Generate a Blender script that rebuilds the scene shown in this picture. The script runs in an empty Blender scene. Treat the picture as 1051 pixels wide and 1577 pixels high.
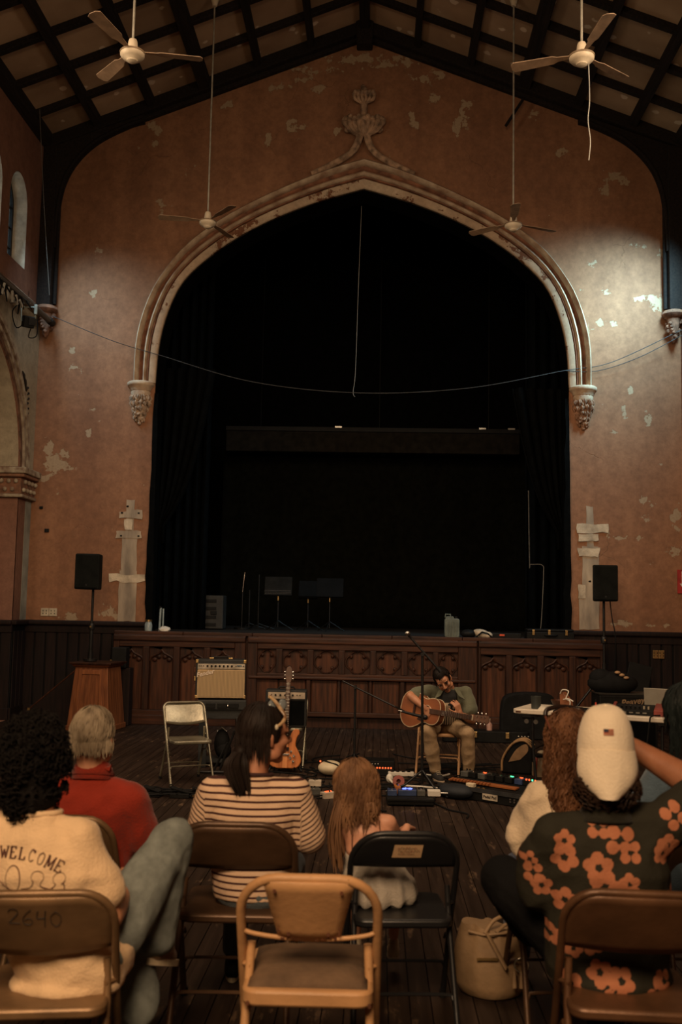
import bpy, bmesh, math, random
from math import sin, cos, pi, radians as R, sqrt, atan2, hypot
from mathutils import Vector as V, Matrix as M, Euler, noise
from mathutils.bvhtree import BVHTree
random.seed(7)
SC = bpy.context.scene
C = SC.collection
# ------------------------------------------------------------------ camera
def make_camera():
    yaw, pitch, roll = .0374, .0952, .019
    f = V((-sin(yaw)*cos(pitch), cos(yaw)*cos(pitch), sin(pitch)))
    r0 = V((cos(yaw), sin(yaw), 0)); u0 = r0.cross(f)
    r = r0*cos(roll)+u0*sin(roll); u = r.cross(f)
    cd = bpy.data.cameras.new('camera'); co = bpy.data.objects.new('camera', cd); C.objects.link(co)
    m = M.Identity(4)
    for i in range(3):
        m[i][0] = r[i]; m[i][1] = u[i]; m[i][2] = -f[i]
    m.translation = V((0, 0, 1.67)); co.matrix_world = m
    cd.sensor_fit = 'VERTICAL'; cd.sensor_height = 36; cd.lens = 35
    cd.dof.use_dof = True; cd.dof.focus_distance = 10.5; cd.dof.aperture_fstop = 3.2
    cd.clip_start = .05
    SC.camera = co
make_camera()
# ------------------------------------------------------------------ light
SC.view_settings.view_transform = 'Standard'; SC.view_settings.look = 'None'
SC.view_settings.gamma = 1; SC.view_settings.use_curve_mapping = False
SC.view_settings.exposure = 0.42
wd = bpy.data.worlds.new('world'); SC.world = wd; wd.use_nodes = True
wd.node_tree.nodes['Background'].inputs[0].default_value = (.55, .68, .78, 1)
wd.node_tree.nodes['Background'].inputs[1].default_value = 2.2
def area(name, loc, target, size, power, col, size_y=None, spread=180):
    d = bpy.data.lights.new(name, 'AREA'); d.energy = power; d.color = col; d.size = size
    if size_y: d.shape = 'RECTANGLE'; d.size_y = size_y
    d.spread = R(spread)
    o = bpy.data.objects.new(name, d); C.objects.link(o); o.location = loc
    o.rotation_euler = (V(target)-V(loc)).to_track_quat('-Z', 'Z').to_euler()
    return o
WARM = (1, .66, .38); COOL = (.80, .95, 1)
area('hall_lamp_rear', (-.8, -.6, 4.4), (-.2, 4.2, .6), 2.0, 255, WARM)
area('hall_lamp_middle', (-.3, 6.2, 7.0), (-.3, 10.2, .8), 3.0, 105, (1, .70, .45), None, 125)
area('side_daylight_left', (-5.05, 7.5, 5.7), (-.2, 12.4, 2.6), 5.0, 92, (1, .76, .53), 1.4, 118)
area('side_daylight_right', (4.3, 7.5, 5.7), (-.2, 12.4, 2.6), 5.0, 92, (1, .76, .53), 1.4, 118)
area('window_daylight_right', (4.20, 13.25, 6.9), (3.25, 14.6, 5.75), .5, 56, (.42, .79, 1.0), .9, 94)
area('window_daylight_left', (-4.80, 13.25, 6.9), (-3.8, 14.6, 4.9), .6, 15, (.55, .82, 1.0), 1.0, 96)
# ------------------------------------------------------------------ helpers: tags
def tag(o, label=None, cat=None, group=None, kind=None):
    if label: o['label'] = label
    if cat: o['category'] = cat
    if group: o['group'] = group
    if kind: o['kind'] = kind
    return o
def thing(name, label, cat, loc=(0, 0, 0), rz=0, group=None, sc=1):
    o = bpy.data.objects.new(name, None); C.objects.link(o); o.empty_display_size = .1
    o.location = loc; o.rotation_euler = (0, 0, rz); o.scale = (sc, sc, sc)
    return tag(o, label, cat, group)
def dup(root, loc, rz, label=None, group=None):
    def cp(o, par):
        c = o.copy(); C.objects.link(c)
        if par: c.parent = par
        for ch in o.children: cp(ch, c)
        return c
    r = cp(root, None); r.location = loc; r.rotation_euler = (0, 0, rz)
    if label: r['label'] = label
    if group: r['group'] = group
    return r
# ------------------------------------------------------------------ helpers: mesh builder
def frame(a, b):
    return (V(b)-V(a)).normalized().to_track_quat('Z', 'Y').to_matrix()
class MB:
    def __init__(s): s.v = []; s.f = []
    def add(s, vs, fs):
        n = len(s.v); s.v += [tuple(x) for x in vs]; s.f += [tuple(i+n for i in q) for q in fs]; return s
    def box(s, c, d, rot=None):
        x, y, z = d[0]/2, d[1]/2, d[2]/2
        vs = [V((a, b, e)) for a in (-x, x) for b in (-y, y) for e in (-z, z)]
        if rot is not None:
            m = rot if isinstance(rot, M) else Euler(rot).to_matrix()
            vs = [m @ p for p in vs]
        c = V(c)
        return s.add([p+c for p in vs], [(0, 1, 3, 2), (4, 6, 7, 5), (0, 4, 5, 1), (2, 3, 7, 6), (0, 2, 6, 4), (1, 5, 7, 3)])
    def b2(s, lo, hi):
        return s.box([(a+b)/2 for a, b in zip(lo, hi)], [abs(b-a) for a, b in zip(lo, hi)])
    def loft(s, rings, cap=True, closed=False):
        n = len(rings[0]); vs = [p for r in rings for p in r]; fs = []
        k = len(rings)
        for i in range(k if closed else k-1):
            a = i*n; b = ((i+1) % k)*n
            for j in range(n): fs.append((a+j, a+(j+1) % n, b+(j+1) % n, b+j))
        if cap and not closed: fs += [tuple(range(n-1, -1, -1)), tuple(range((k-1)*n, k*n))]
        return s.add(vs, fs)
    def tube(s, pts, r, n=8, closed=False, flat=1.0):
        pts = [V(p) for p in pts]; k = len(pts); rings = []
        up = None
        for i, p in enumerate(pts):
            a = pts[i-1] if (i > 0 or closed) else p; b = pts[(i+1) % k] if (i < k-1 or closed) else p
            t = (b-a).normalized()
            if up is None:
                up = t.orthogonal().normalized() if abs(t.z) > .95 else V((0, 0, 1)).cross(t).normalized()
            up = (up-t*up.dot(t)).normalized(); w = t.cross(up)
            rr = r[i] if isinstance(r, (list, tuple)) else r
            rings.append([p+up*rr*cos(2*pi*j/n)+w*rr*flat*sin(2*pi*j/n) for j in range(n)])
        return s.loft(rings, True, closed)
    def cyl(s, a, b, r, r2=None, n=12): return s.tube([a, b], [r, r if r2 is None else r2], n)
    def lathe(s, prof, n=20, c=(0, 0, 0), rot=None):
        m = rot or M.Identity(3); c = V(c)
        return s.loft([[c+m @ V((max(r, 1e-4)*cos(2*pi*j/n), max(r, 1e-4)*sin(2*pi*j/n), z)) for j in range(n)] for r, z in prof])
    def ball(s, c, r, n=12, rot=None):
        r = V(r) if isinstance(r, (tuple, list, V)) else V((r, r, r)); c = V(c)
        m = Euler(rot).to_matrix() if rot is not None else M.Identity(3)
        k = max(6, n//2+1); rings = []
        for i in range(k+1):
            t = pi*(i/k) if 0 < i < k else (1e-3 if i == 0 else pi-1e-3)
            rings.append([c+m @ V((r.x*sin(t)*cos(2*pi*j/n), r.y*sin(t)*sin(2*pi*j/n), -r.z*cos(t))) for j in range(n)])
        return s.loft(rings)
    def prism(s, poly, d0, d1, plane='XZ', m=None):
        def P(a, b, d):
            p = {'XZ': (a, d, b), 'XY': (a, b, d), 'YZ': (d, a, b)}[plane]
            return m @ V(p) if m is not None else V(p)
        return s.loft([[P(a, b, d0) for a, b in poly], [P(a, b, d1) for a, b in poly]])
    def build(s, name, mat, parent=None, smooth=False, bevel=0, loc=None, kind=None, seg=2):
        me = bpy.data.meshes.new(name); me.from_pydata(s.v, [], s.f); me.validate()
        bm = bmesh.new(); bm.from_mesh(me); bmesh.ops.recalc_face_normals(bm, faces=bm.faces); bm.to_mesh(me); bm.free()
        me.materials.append(mat)
        o = bpy.data.objects.new(name, me); C.objects.link(o)
        if parent: o.parent = parent
        if loc: o.location = loc
        if smooth:
            me.polygons.foreach_set('use_smooth', [True]*len(me.polygons))
            me.set_sharp_from_angle(angle=R(50))
        if bevel:
            b = o.modifiers.new('bevel', 'BEVEL'); b.width = bevel; b.segments = seg; b.limit_method = 'ANGLE'; b.angle_limit = R(40)
        if kind: o['kind'] = kind
        return o
def rrect(w, h, r, n=5, cx=0, cy=0):
    out = []
    for sx, sy, a0 in ((1, 1, 0), (-1, 1, 90), (-1, -1, 180), (1, -1, 270)):
        for i in range(n+1):
            a = R(a0+90*i/n); out.append((cx+sx*(w/2-r)+r*cos(a), cy+sy*(h/2-r)+r*sin(a)))
    return out
def spline(pts, n=8, closed=False):
    pts = [V(p) for p in pts]; k = len(pts); out = []
    for i in range(k if closed else k-1):
        g = lambda j: pts[j % k] if closed else pts[min(max(j, 0), k-1)]
        a, b, c, d = g(i-1), g(i), g(i+1), g(i+2)
        for q in range(n):
            t = q/n
            out.append(.5*((2*b)+(c-a)*t+(2*a-5*b+4*c-d)*t*t+(3*b-a-3*c+d)*t**3))
    if not closed: out.append(pts[-1])
    return out
def resample(pts, n):
    pts = [V(p) for p in pts]; L = [0]
    for a, b in zip(pts, pts[1:]): L.append(L[-1]+(b-a).length)
    out = []; j = 0
    for i in range(n):
        t = L[-1]*i/(n-1)
        while j < len(L)-2 and L[j+1] < t: j += 1
        out.append(pts[j].lerp(pts[j+1], (t-L[j])/max(1e-9, L[j+1]-L[j])))
    return out
# ------------------------------------------------------------------ helpers: materials
MATS = {}
def nt(name):
    m = bpy.data.materials.new(name); m.use_nodes = True
    t = m.node_tree; b = t.nodes['Principled BSDF']
    def N(typ, ins=None, **kw):
        n = t.nodes.new(typ)
        for k, v in kw.items(): setattr(n, k, v)
        for k, v in (ins or {}).items():
            if isinstance(v, bpy.types.NodeSocket): t.links.new(v, n.inputs[k])
            else: n.inputs[k].default_value = v
        return n
    return m, t, b, N
def c4(c): return (c[0], c[1], c[2], 1)
def mat(name, col, rough=.6, metal=0, var=.2, scale=9, bump=.12, col2=None, stretch=(1, 1, 1), spec=.4, fine=60, emit=0, rand=0, sheen=0):
    if name in MATS: return MATS[name]
    m, t, b, N = nt(name)
    tc = N('ShaderNodeTexCoord'); mp = N('ShaderNodeMapping', {'Vector': tc.outputs['Object'], 'Scale': stretch})
    n1 = N('ShaderNodeTexNoise', {'Vector': mp.outputs[0], 'Scale': scale, 'Detail': 4.0})
    n2 = N('ShaderNodeTexNoise', {'Vector': mp.outputs[0], 'Scale': scale*fine/9, 'Detail': 2.0})
    col2 = col2 or tuple(max(0, c*(1-2*var)) for c in col); c1 = tuple(c*(1+var*.6) for c in col)
    rp = N('ShaderNodeValToRGB', {'Fac': n1.outputs[0]}); e = rp.color_ramp.elements
    e[0].position = .32; e[0].color = c4(col2); e[1].position = .68; e[1].color = c4(c1)
    out = rp.outputs[0]
    if rand:
        oi = N('ShaderNodeObjectInfo'); ma = N('ShaderNodeMapRange', {'Value': oi.outputs['Random'], 'To Min': 1-rand, 'To Max': 1+rand})
        mx = N('ShaderNodeVectorMath', {0: out, 1: ma.outputs[0]}, operation='MULTIPLY'); out = mx.outputs[0]
    t.links.new(out, b.inputs['Base Color'])
    b.inputs['Roughness'].default_value = rough; b.inputs['Metallic'].default_value = metal
    b.inputs['Specular IOR Level'].default_value = spec
    if sheen: b.inputs['Sheen Weight'].default_value = sheen
    if bump:
        bp = N('ShaderNodeBump', {'Height': n2.outputs[0], 'Strength': bump, 'Distance': .01}); t.links.new(bp.outputs[0], b.inputs['Normal'])
    if emit:
        t.links.new(out, b.inputs['Emission Color']); b.inputs['Emission Strength'].default_value = emit
    MATS[name] = m; return m
def plaster(name, base, base2, peel, flake_scale=2.2, attr=True, fleck=.0):
    m, t, b, N = nt(name)
    geo = N('ShaderNodeNewGeometry'); P = geo.outputs['Position']
    st = N('ShaderNodeMapping', {'Vector': P, 'Scale': (1.6, 1.6, .12)})
    n1 = N('ShaderNodeTexNoise', {'Vector': P, 'Scale': .55, 'Detail': 5.0})
    n2 = N('ShaderNodeTexNoise', {'Vector': st.outputs[0], 'Scale': 1.5, 'Detail': 4.0})
    n3 = N('ShaderNodeTexNoise', {'Vector': P, 'Scale': 30.0, 'Detail': 3.0})
    mixf = N('ShaderNodeMath', {0: n1.outputs[0], 1: n2.outputs[0]}, operation='ADD')
    rp = N('ShaderNodeValToRGB', {'Fac': N('ShaderNodeMath', {0: mixf.outputs[0], 1: .5}, operation='MULTIPLY').outputs[0]})
    e = rp.color_ramp.elements; e[0].position = .36; e[0].color = c4(base2); e[1].position = .62; e[1].color = c4(base)
    # peeling paint: blob attribute plus noise, thresholded; plus random flecks
    nz = N('ShaderNodeTexNoise', {'Vector': P, 'Scale': 7.0, 'Detail': 6.0, 'Roughness': .62})
    off = N('ShaderNodeMath', {0: nz.outputs[0], 1: .5}, operation='SUBTRACT')
    sc = N('ShaderNodeMath', {0: off.outputs[0], 1: 2.4}, operation='MULTIPLY')
    if attr:
        at = N('ShaderNodeAttribute', attribute_name='peel')
        sm = N('ShaderNodeMath', {0: at.outputs['Fac'], 1: sc.outputs[0]}, operation='ADD').outputs[0]
    else: sm = sc.outputs[0]
    mk = N('ShaderNodeMapRange', {'Value': sm, 'From Min': .50, 'From Max': .56})
    n4 = N('ShaderNodeTexNoise', {'Vector': P, 'Scale': flake_scale, 'Detail': 7.0, 'Roughness': .7})
    fl = N('ShaderNodeMapRange', {'Value': n4.outputs[0], 'From Min': .690-fleck, 'From Max': .712-fleck})
    # hairline cracks
    wp = N('ShaderNodeVectorMath', {0: P, 1: N('ShaderNodeVectorMath', {0: N('ShaderNodeTexNoise', {'Vector': P, 'Scale': 2.5, 'Detail': 4.0}).outputs['Color'], 1: (.6, .6, .6)}, operation='MULTIPLY').outputs[0]}, operation='ADD')
    vo = N('ShaderNodeTexVoronoi', {'Vector': wp.outputs[0], 'Scale': .9}, feature='DISTANCE_TO_EDGE')
    cr = N('ShaderNodeMapRange', {'Value': vo.outputs['Distance'], 'From Min': .0015, 'From Max': .005, 'To Min': 1.0, 'To Max': 0.0})
    cm = N('ShaderNodeMapRange', {'Value': N('ShaderNodeTexNoise', {'Vector': P, 'Scale': .8, 'Detail': 2.0}).outputs[0], 'From Min': .55, 'From Max': .66})
    crk = N('ShaderNodeMath', {0: cr.outputs[0], 1: cm.outputs[0]}, operation='MULTIPLY')
    mx = N('ShaderNodeMath', {0: mk.outputs[0], 1: fl.outputs[0]}, operation='MAXIMUM')
    pc = N('ShaderNodeMixRGB', {'Fac': n3.outputs[0], 'Color1': c4(peel), 'Color2': c4(tuple(x*.62 for x in peel))})
    gr = N('ShaderNodeMapRange', {'Value': N('ShaderNodeTexNoise', {'Vector': P, 'Scale': 9.0, 'Detail': 8.0, 'Roughness': .75}).outputs[0], 'From Min': .3, 'From Max': .7, 'To Min': .74, 'To Max': 1.22})
    bs = N('ShaderNodeVectorMath', {0: rp.outputs[0], 1: gr.outputs[0]}, operation='MULTIPLY')
    a = N('ShaderNodeMixRGB', {'Fac': mx.outputs[0], 'Color1': bs.outputs[0], 'Color2': pc.outputs[0]})
    a2 = N('ShaderNodeMixRGB', {'Fac': crk.outputs[0], 'Color1': a.outputs[0], 'Color2': c4(tuple(x*.62 for x in base))})
    t.links.new(a2.outputs[0], b.inputs['Base Color']); b.inputs['Roughness'].default_value = .85; b.inputs['Specular IOR Level'].default_value = .2
    h = N('ShaderNodeMath', {0: N('ShaderNodeMath', {0: n3.outputs[0], 1: .25}, operation='MULTIPLY').outputs[0], 1: mx.outputs[0]}, operation='SUBTRACT')
    h2 = N('ShaderNodeMath', {0: h.outputs[0], 1: crk.outputs[0]}, operation='SUBTRACT')
    bp = N('ShaderNodeBump', {'Height': h2.outputs[0], 'Strength': .55, 'Distance': .012}); t.links.new(bp.outputs[0], b.inputs['Normal'])
    MATS[name] = m; return m
def wood(name, c1, c2, rough=.45, axis='Z', scale=5, rand=.15, bump=.15):
    st = {'Z': (6, 6, .5), 'X': (.5, 6, 6), 'Y': (6, .5, 6)}[axis]
    return mat(name, c1, rough, 0, .2, scale, bump, c2, st, .25, 30, 0, rand)
# palette
m_black = mat('black_paint', (.0065, .0065, .006), .6, spec=.18)
m_blackcloth = mat('black_cloth', (.0032, .0034, .0032), .95, bump=.3, spec=.04)
m_metal = mat('steel', (.42, .40, .36), .32, 1, .1)
m_darkmetal = mat('dark_metal', (.02, .02, .02), .4, .5)
m_chrome = mat('chrome', (.75, .72, .68), .18, 1, .05)
m_brass = mat('brass', (.62, .42, .18), .35, 1, .15)
m_rubber = mat('rubber', (.008, .008, .008), .85, spec=.15)
m_cream = mat('cream_plastic', (.55, .46, .32), .5)
m_white = mat('white_plastic', (.62, .58, .50), .45, var=.06)
m_wood = wood('dark_stained_oak', (.044, .0152, .007), (.014, .0055, .0035), .5, 'Z')
m_woodx = wood('dark_stained_oak_rail', (.052, .018, .008), (.018, .007, .004), .5, 'X')
m_woodpale = wood('stained_oak_panel', (.078, .0265, .0115), (.028, .0105, .0055), .5, 'Z')
m_beam = wood('roof_timber', (.016, .0105, .0075), (.006, .0045, .004), .9, 'Y')
m_wain = wood('wainscot_oak', (.014, .0062, .0045), (.006, .003, .0024), .7, 'Z')

# text: font outline turned into a thin mesh, lying in its local XY plane
def text(name, s, size, mt, parent, loc, rot, ext=.001, shear=0, fat=0):
    cu = bpy.data.curves.new(name, 'FONT'); cu.body = s; cu.size = size; cu.extrude = ext; cu.shear = shear; cu.offset = fat
    cu.align_x = 'CENTER'; cu.align_y = 'CENTER'; cu.resolution_u = 3
    t = bpy.data.objects.new(name, cu); C.objects.link(t)
    bpy.context.view_layer.update()
    me = bpy.data.meshes.new_from_object(t.evaluated_get(bpy.context.evaluated_depsgraph_get()))
    bpy.data.objects.remove(t); me.name = name
    me.materials.clear(); me.materials.append(mt)
    o = bpy.data.objects.new(name, me); C.objects.link(o)
    if parent: o.parent = parent
    o.location = loc; o.rotation_euler = rot
    return o
# ================================================================== the hall
YB, XL, XR, XC = 14.6, -5.18, 4.44, -.316
XA = -.29                                   # centre of the stage arch
def S(o): o['kind'] = 'structure'; return o
zroof = lambda x: 10.60-.385*abs(x-XC)       # underside of the ceiling panels
zwall = lambda x: 10.38-.385*abs(x-XC)
OUT = [(3.40, 4.96), (3.38, 5.65), (3.21, 6.28), (2.95, 6.74), (2.63, 7.12), (2.1, 7.52), (1.4, 7.90), (.6, 8.25), (0, 8.44)]
INN = [(3.08, 4.96), (3.05, 5.5), (2.94, 6.03), (2.70, 6.55), (2.2, 7.02), (1.57, 7.42), (.79, 7.76), (0, 8.0)]
def arch_line(half, n):
    p = resample(spline([(a, b, 0) for a, b in half], 8), n)
    left = [(XA-q.x, q.y) for q in p]; right = [(XA+q.x, q.y) for q in reversed(p[:-1])]
    return left+right
inn = arch_line(INN, 30); out = arch_line(OUT, 30)
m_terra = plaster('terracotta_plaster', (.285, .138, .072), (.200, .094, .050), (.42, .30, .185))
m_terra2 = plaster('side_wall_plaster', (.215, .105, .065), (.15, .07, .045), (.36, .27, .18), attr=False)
m_green = plaster('faded_green_plaster', (.38, .32, .22), (.29, .235, .155), (.46, .39, .28), attr=False)
# back wall as a fine grid (it carries the peel attribute), cut out for the stage opening
PEEL = [(-1.15, 9.88, .45, .10), (-.6, 10.08, .40, .12), (.25, 10.05, .45, .12), (.85, 9.85, .35, .08), (-1.7, 9.62, .25, .07), (-3.5, 8.83, .12, .26), (-1.78, 8.75, .10, .2), (-1.35, 9.05, .16, .10), (-1.35, 8.99, .2, .1), (1.22, 9.15, .12, .35), (1.10, 8.95, .09, .15), (.45, 9.03, .12, .1),
        (.45, 9.2, .10, .12), (-3.37, 7.72, .12, .2), (-4.27, 7.0, .1, .12), (-4.85, 3.75, .25, .22), (-4.78, 3.66, .3, .12), (-4.95, 3.95, .12, .2), (-5.0, 3.5, .15, .08),
        (3.53, 8.15, .25, .18), (3.35, 8.08, .12, .15), (4.08, 6.30, .18, .16), (3.90, 6.33, .14, .08), (4.2, 6.2, .12, .16), (3.25, 5.95, .09, .10), (3.12, 5.85, .12, .08),
        (3.45, 5.95, .10, .07), (3.0, 6.45, .12, .05), (3.35, 6.42, .10, .05), (3.78, 7.15, .2, .05), (-1.3, 9.75, .3, .08), (-.85, 9.9, .25, .07), (-.3, 10.1, .3, .14), (.1, 10.0, .35, .08),
        (.6, 9.75, .3, .10), (-2.4, 9.35, .12, .08), (-1.0, 9.6, .15, .08), (2.3, 9.2, .12, .08), (-4.2, 2.1, .10, .18), (-3.9, 1.5, .25, .10), (-4.5, 1.45, .3, .06), (-3.2, 1.5, .1, .06),
        (3.9, 3.3, .14, .12), (3.9, 3.0, .08, .12), (3.7, 5.0, .06, .14), (3.95, 4.5, .08, .2), (3.6, 4.6, .10, .10), (3.4, 4.3, .14, .07), (4.1, 3.85, .07, .07), (3.6, 2.75, .3, .05),
        (3.95, 2.4, .08, .08), (4.3, 2.55, .2, .10), (4.33, 3.1, .1, .25), (3.3, 4.68, .1, .06), (4.2, 7.0, .15, .08), (3.6, 1.52, .5, .05), (4.2, 1.5, .3, .05), (-4.6, 5.2, .1, .08), (-4.3, 4.55, .12, .1),
        (-4.35, 4.2, .06, .12), (-3.55, 9.0, .1, .14), (2.75, 8.6, .15, .08), (-2.95, 8.35, .1, .1), (-4.4, 6.3, .1, .12), (-4.65, 5.45, .08, .1), (3.2, 6.9, .09, .14), (.75, 9.45, .15, .12), (-.75, 8.9, .1, .1)]
def back_wall():
    jl, jr = XA-3.08, XA+3.08
    def rng(a, b, st): k = max(1, round((b-a)/st)); return [a+(b-a)*i/k for i in range(k)]
    xs = rng(XL, jl, .06)+rng(jl, jr, .06)+rng(jr, XR, .06)+[XR]
    zs = rng(0, 4.96, .06)+rng(4.96, 10.7, .06)+[10.7]
    mid = arch_line([((a[0]+b[0])/2, (a[1]+b[1])/2) for a, b in zip([tuple(q)[:2] for q in resample([(x, y, 0) for x, y in OUT], 12)], [tuple(q)[:2] for q in resample([(x, y, 0) for x, y in INN], 12)])], 30)
    def inside(x, z):
        if abs(x-XA) > 3.08 and z < 4.96: return False
        if z < 4.96: return True
        prev = None
        for (x0, z0), (x1, z1) in zip(mid, mid[1:]):
            if x0 <= x <= x1 and x1 > x0: return z < z0+(z1-z0)*(x-x0)/(x1-x0)
        return False
    nx = len(xs); vs = []; pl = []
    for z in zs:
        for x in xs:
            vs.append((x, YB, min(z, zwall(x)+.12)))
            p = 0
            for a, b, ra, rb in PEEL:
                d = ((x-a)/ra)**2+((z-b)/rb)**2
                if d < 6: p = max(p, .72*math.exp(-d*1.1))
            pl.append(p)
    fs = []
    for i in range(len(zs)-1):
        for j in range(nx-1):
            cx, cz = (xs[j]+xs[j+1])/2, (zs[i]+zs[i+1])/2
            if zs[i] > zwall(cx)+.16 or inside(cx, cz): continue
            fs.append((i*nx+j, i*nx+j+1, (i+1)*nx+j+1, (i+1)*nx+j))
    me = bpy.data.meshes.new('wall_back'); me.from_pydata(vs, [], fs)
    a = me.attributes.new('peel', 'FLOAT', 'POINT'); a.data.foreach_set('value', pl)
    me.materials.append(m_terra)
    o = bpy.data.objects.new('wall_back', me); C.objects.link(o)
    return S(o)
wb = back_wall()
# pale plaster scars where carved shafts were torn off, with their bolt holes
m_scar = mat('bare_plaster', (.40, .31, .21), .9, 0, .35, 5, .5, (.19, .15, .11), (1, 1, .3))
m_scarpale = mat('fresh_plaster_patch', (.56, .45, .31), .9, 0, .2, 8, .5)
def ragged(pts, amp=.02, sub=5, seed=0):
    out = []; k = len(pts)
    for i in range(k):
        a, b = pts[i], pts[(i+1) % k]
        for q in range(sub):
            t = q/sub; x = a[0]+(b[0]-a[0])*t; z = a[1]+(b[1]-a[1])*t
            nv = noise.noise_vector(V((x*9, z*9, seed*3.7)))
            out.append((x+nv.x*amp, z+nv.y*amp))
    return out
def slab(poly, mt, name='plaster_scar', d=.012, seed=0, parent=None, amp=.02):
    p = ragged(poly, amp, 5, seed)
    return MB().prism(p, YB-d, YB+.02).build(name, mt, parent or wb)
def rect(x0, x1, z0, z1): return [(x0, z0), (x1, z0), (x1, z1), (x0, z1)]
slab(rect(-3.80, -3.54, 1.40, 2.15), m_scar, seed=1)
slab(rect(-3.78, -3.56, 2.05, 2.62), m_scar, seed=2, d=.0095)
slab(rect(-3.74, -3.62, 2.5, 3.2), m_scar, seed=3, d=.0075)
slab(rect(-3.88, -3.50, 2.62, 2.74), m_scar, seed=4, d=.014, amp=.03)
slab(rect(-3.85, -3.50, 2.92, 3.03), m_scar, seed=5, d=.0155, amp=.03)
slab(rect(-3.95, -3.42, 1.98, 2.10), m_scarpale, seed=6, d=.016, amp=.04)
slab(rect(-3.76, -3.65, 2.74, 2.90), m_scarpale, seed=12, d=.018, amp=.03)
slab(rect(2.93, 3.22, 1.42, 1.95), m_scar, seed=7); slab(rect(2.98, 3.22, 1.9, 2.62), m_scar, seed=8, d=.0095)
slab(rect(3.04, 3.14, 2.6, 3.2), m_scar, seed=9, d=.0075)
slab(rect(2.90, 3.36, 2.82, 2.94), m_scarpale, seed=10, d=.02, amp=.03)
slab(rect(2.93, 3.22, 2.70, 2.79), m_scarpale, seed=11, d=.02, amp=.03)
slab(rect(2.92, 3.22, 2.46, 2.60), m_scarpale, seed=13, d=.02, amp=.035)
slab(rect(2.92, 3.02, 1.86, 2.06), m_scarpale, seed=14, d=.018, amp=.03)
for x, z, w in ((-5.02, 3.06, .05), (-4.92, 2.72, .065), (-3.80, 2.66, .03), (-3.54, 2.66, .03), (-3.80, 3.0, .035), (-3.55, 3.0, .03), (-3.72, 3.1, .03)):
    MB().box((x, YB-.009, z), (w, .026, w*.8)).build('bolt_hole', m_black, wb, bevel=.004)
# carved moulding round the stage arch, swept in bands
m_stone = mat('painted_stone', (.47, .36, .24), .75, 0, .3, 6, .5, (.29, .175, .105))
m_hollow = mat('red_painted_hollow', (.22, .090, .045), .8, 0, .3, 7, .3)
m_flaky = plaster('flaking_arch_paint', (.46, .345, .23), (.36, .24, .15), (.19, .08, .04), 3.2, False, .14)
def band(name, prof, mt):
    rings = []
    n = len(inn)
    for i in range(n):
        o_, i_ = out[i], inn[i]
        ring = [(o_[0]+(i_[0]-o_[0])*s, YB-d, o_[1]+(i_[1]-o_[1])*s) for s, d in prof]
        rings.append([V(p) for p in ring]+[V((ring[-1][0], YB+.03, ring[-1][2])), V((ring[0][0], YB+.03, ring[0][2]))])
    return MB().loft(rings).build(name, mt, arch, True)
arch = tag(bpy.data.objects.new('trim_1', None), kind='structure'); C.objects.link(arch)
band('outer_roll', [(0, .03), (.02, .12), (.10, .17), (.19, .14), (.22, .07)], m_stone)
band('hollow', [(.21, .05), (.28, .035), (.38, .05), (.42, .07)], m_hollow)
band('inner_roll', [(.41, .05), (.44, .10), (.50, .115), (.56, .09), (.58, .06)], m_stone)
band('fillet', [(.575, .05), (.60, .075), (.64, .075), (.66, .045)], m_hollow)
band('flat_face', [(.655, .04), (.70, .065), (.95, .05), (1.0, .03)], m_flaky)
# dark reveal of the stage opening
def reveal():
    p = [(XA-3.08, 0)]+[q for q in inn]+[(XA+3.08, 0)]
    r = []
    for x, z in p: r.append([V((x, YB-.02, z)), V((x, YB+.55, z))])
    m = MB(); m.v = [q for k in r for q in k]
    m.f = [(2*i, 2*i+2, 2*i+3, 2*i+1) for i in range(len(r)-1)]
    return S(m.build('trim_2', m_blackcloth))
reveal()
for sx in (-1, 1):
    MB().prism(ragged([(XA+sx*3.10, 1.3), (XA+sx*3.00, 1.3), (XA+sx*3.02, 3.2), (XA+sx*3.03, 4.8), (XA+sx*3.085, 4.8), (XA+sx*(3.12 if sx < 0 else 3.10), 2.5)], .03, 6, sx), YB-.03, YB+.01).build('torn_black_edging', m_blackcloth, wb)
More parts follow.
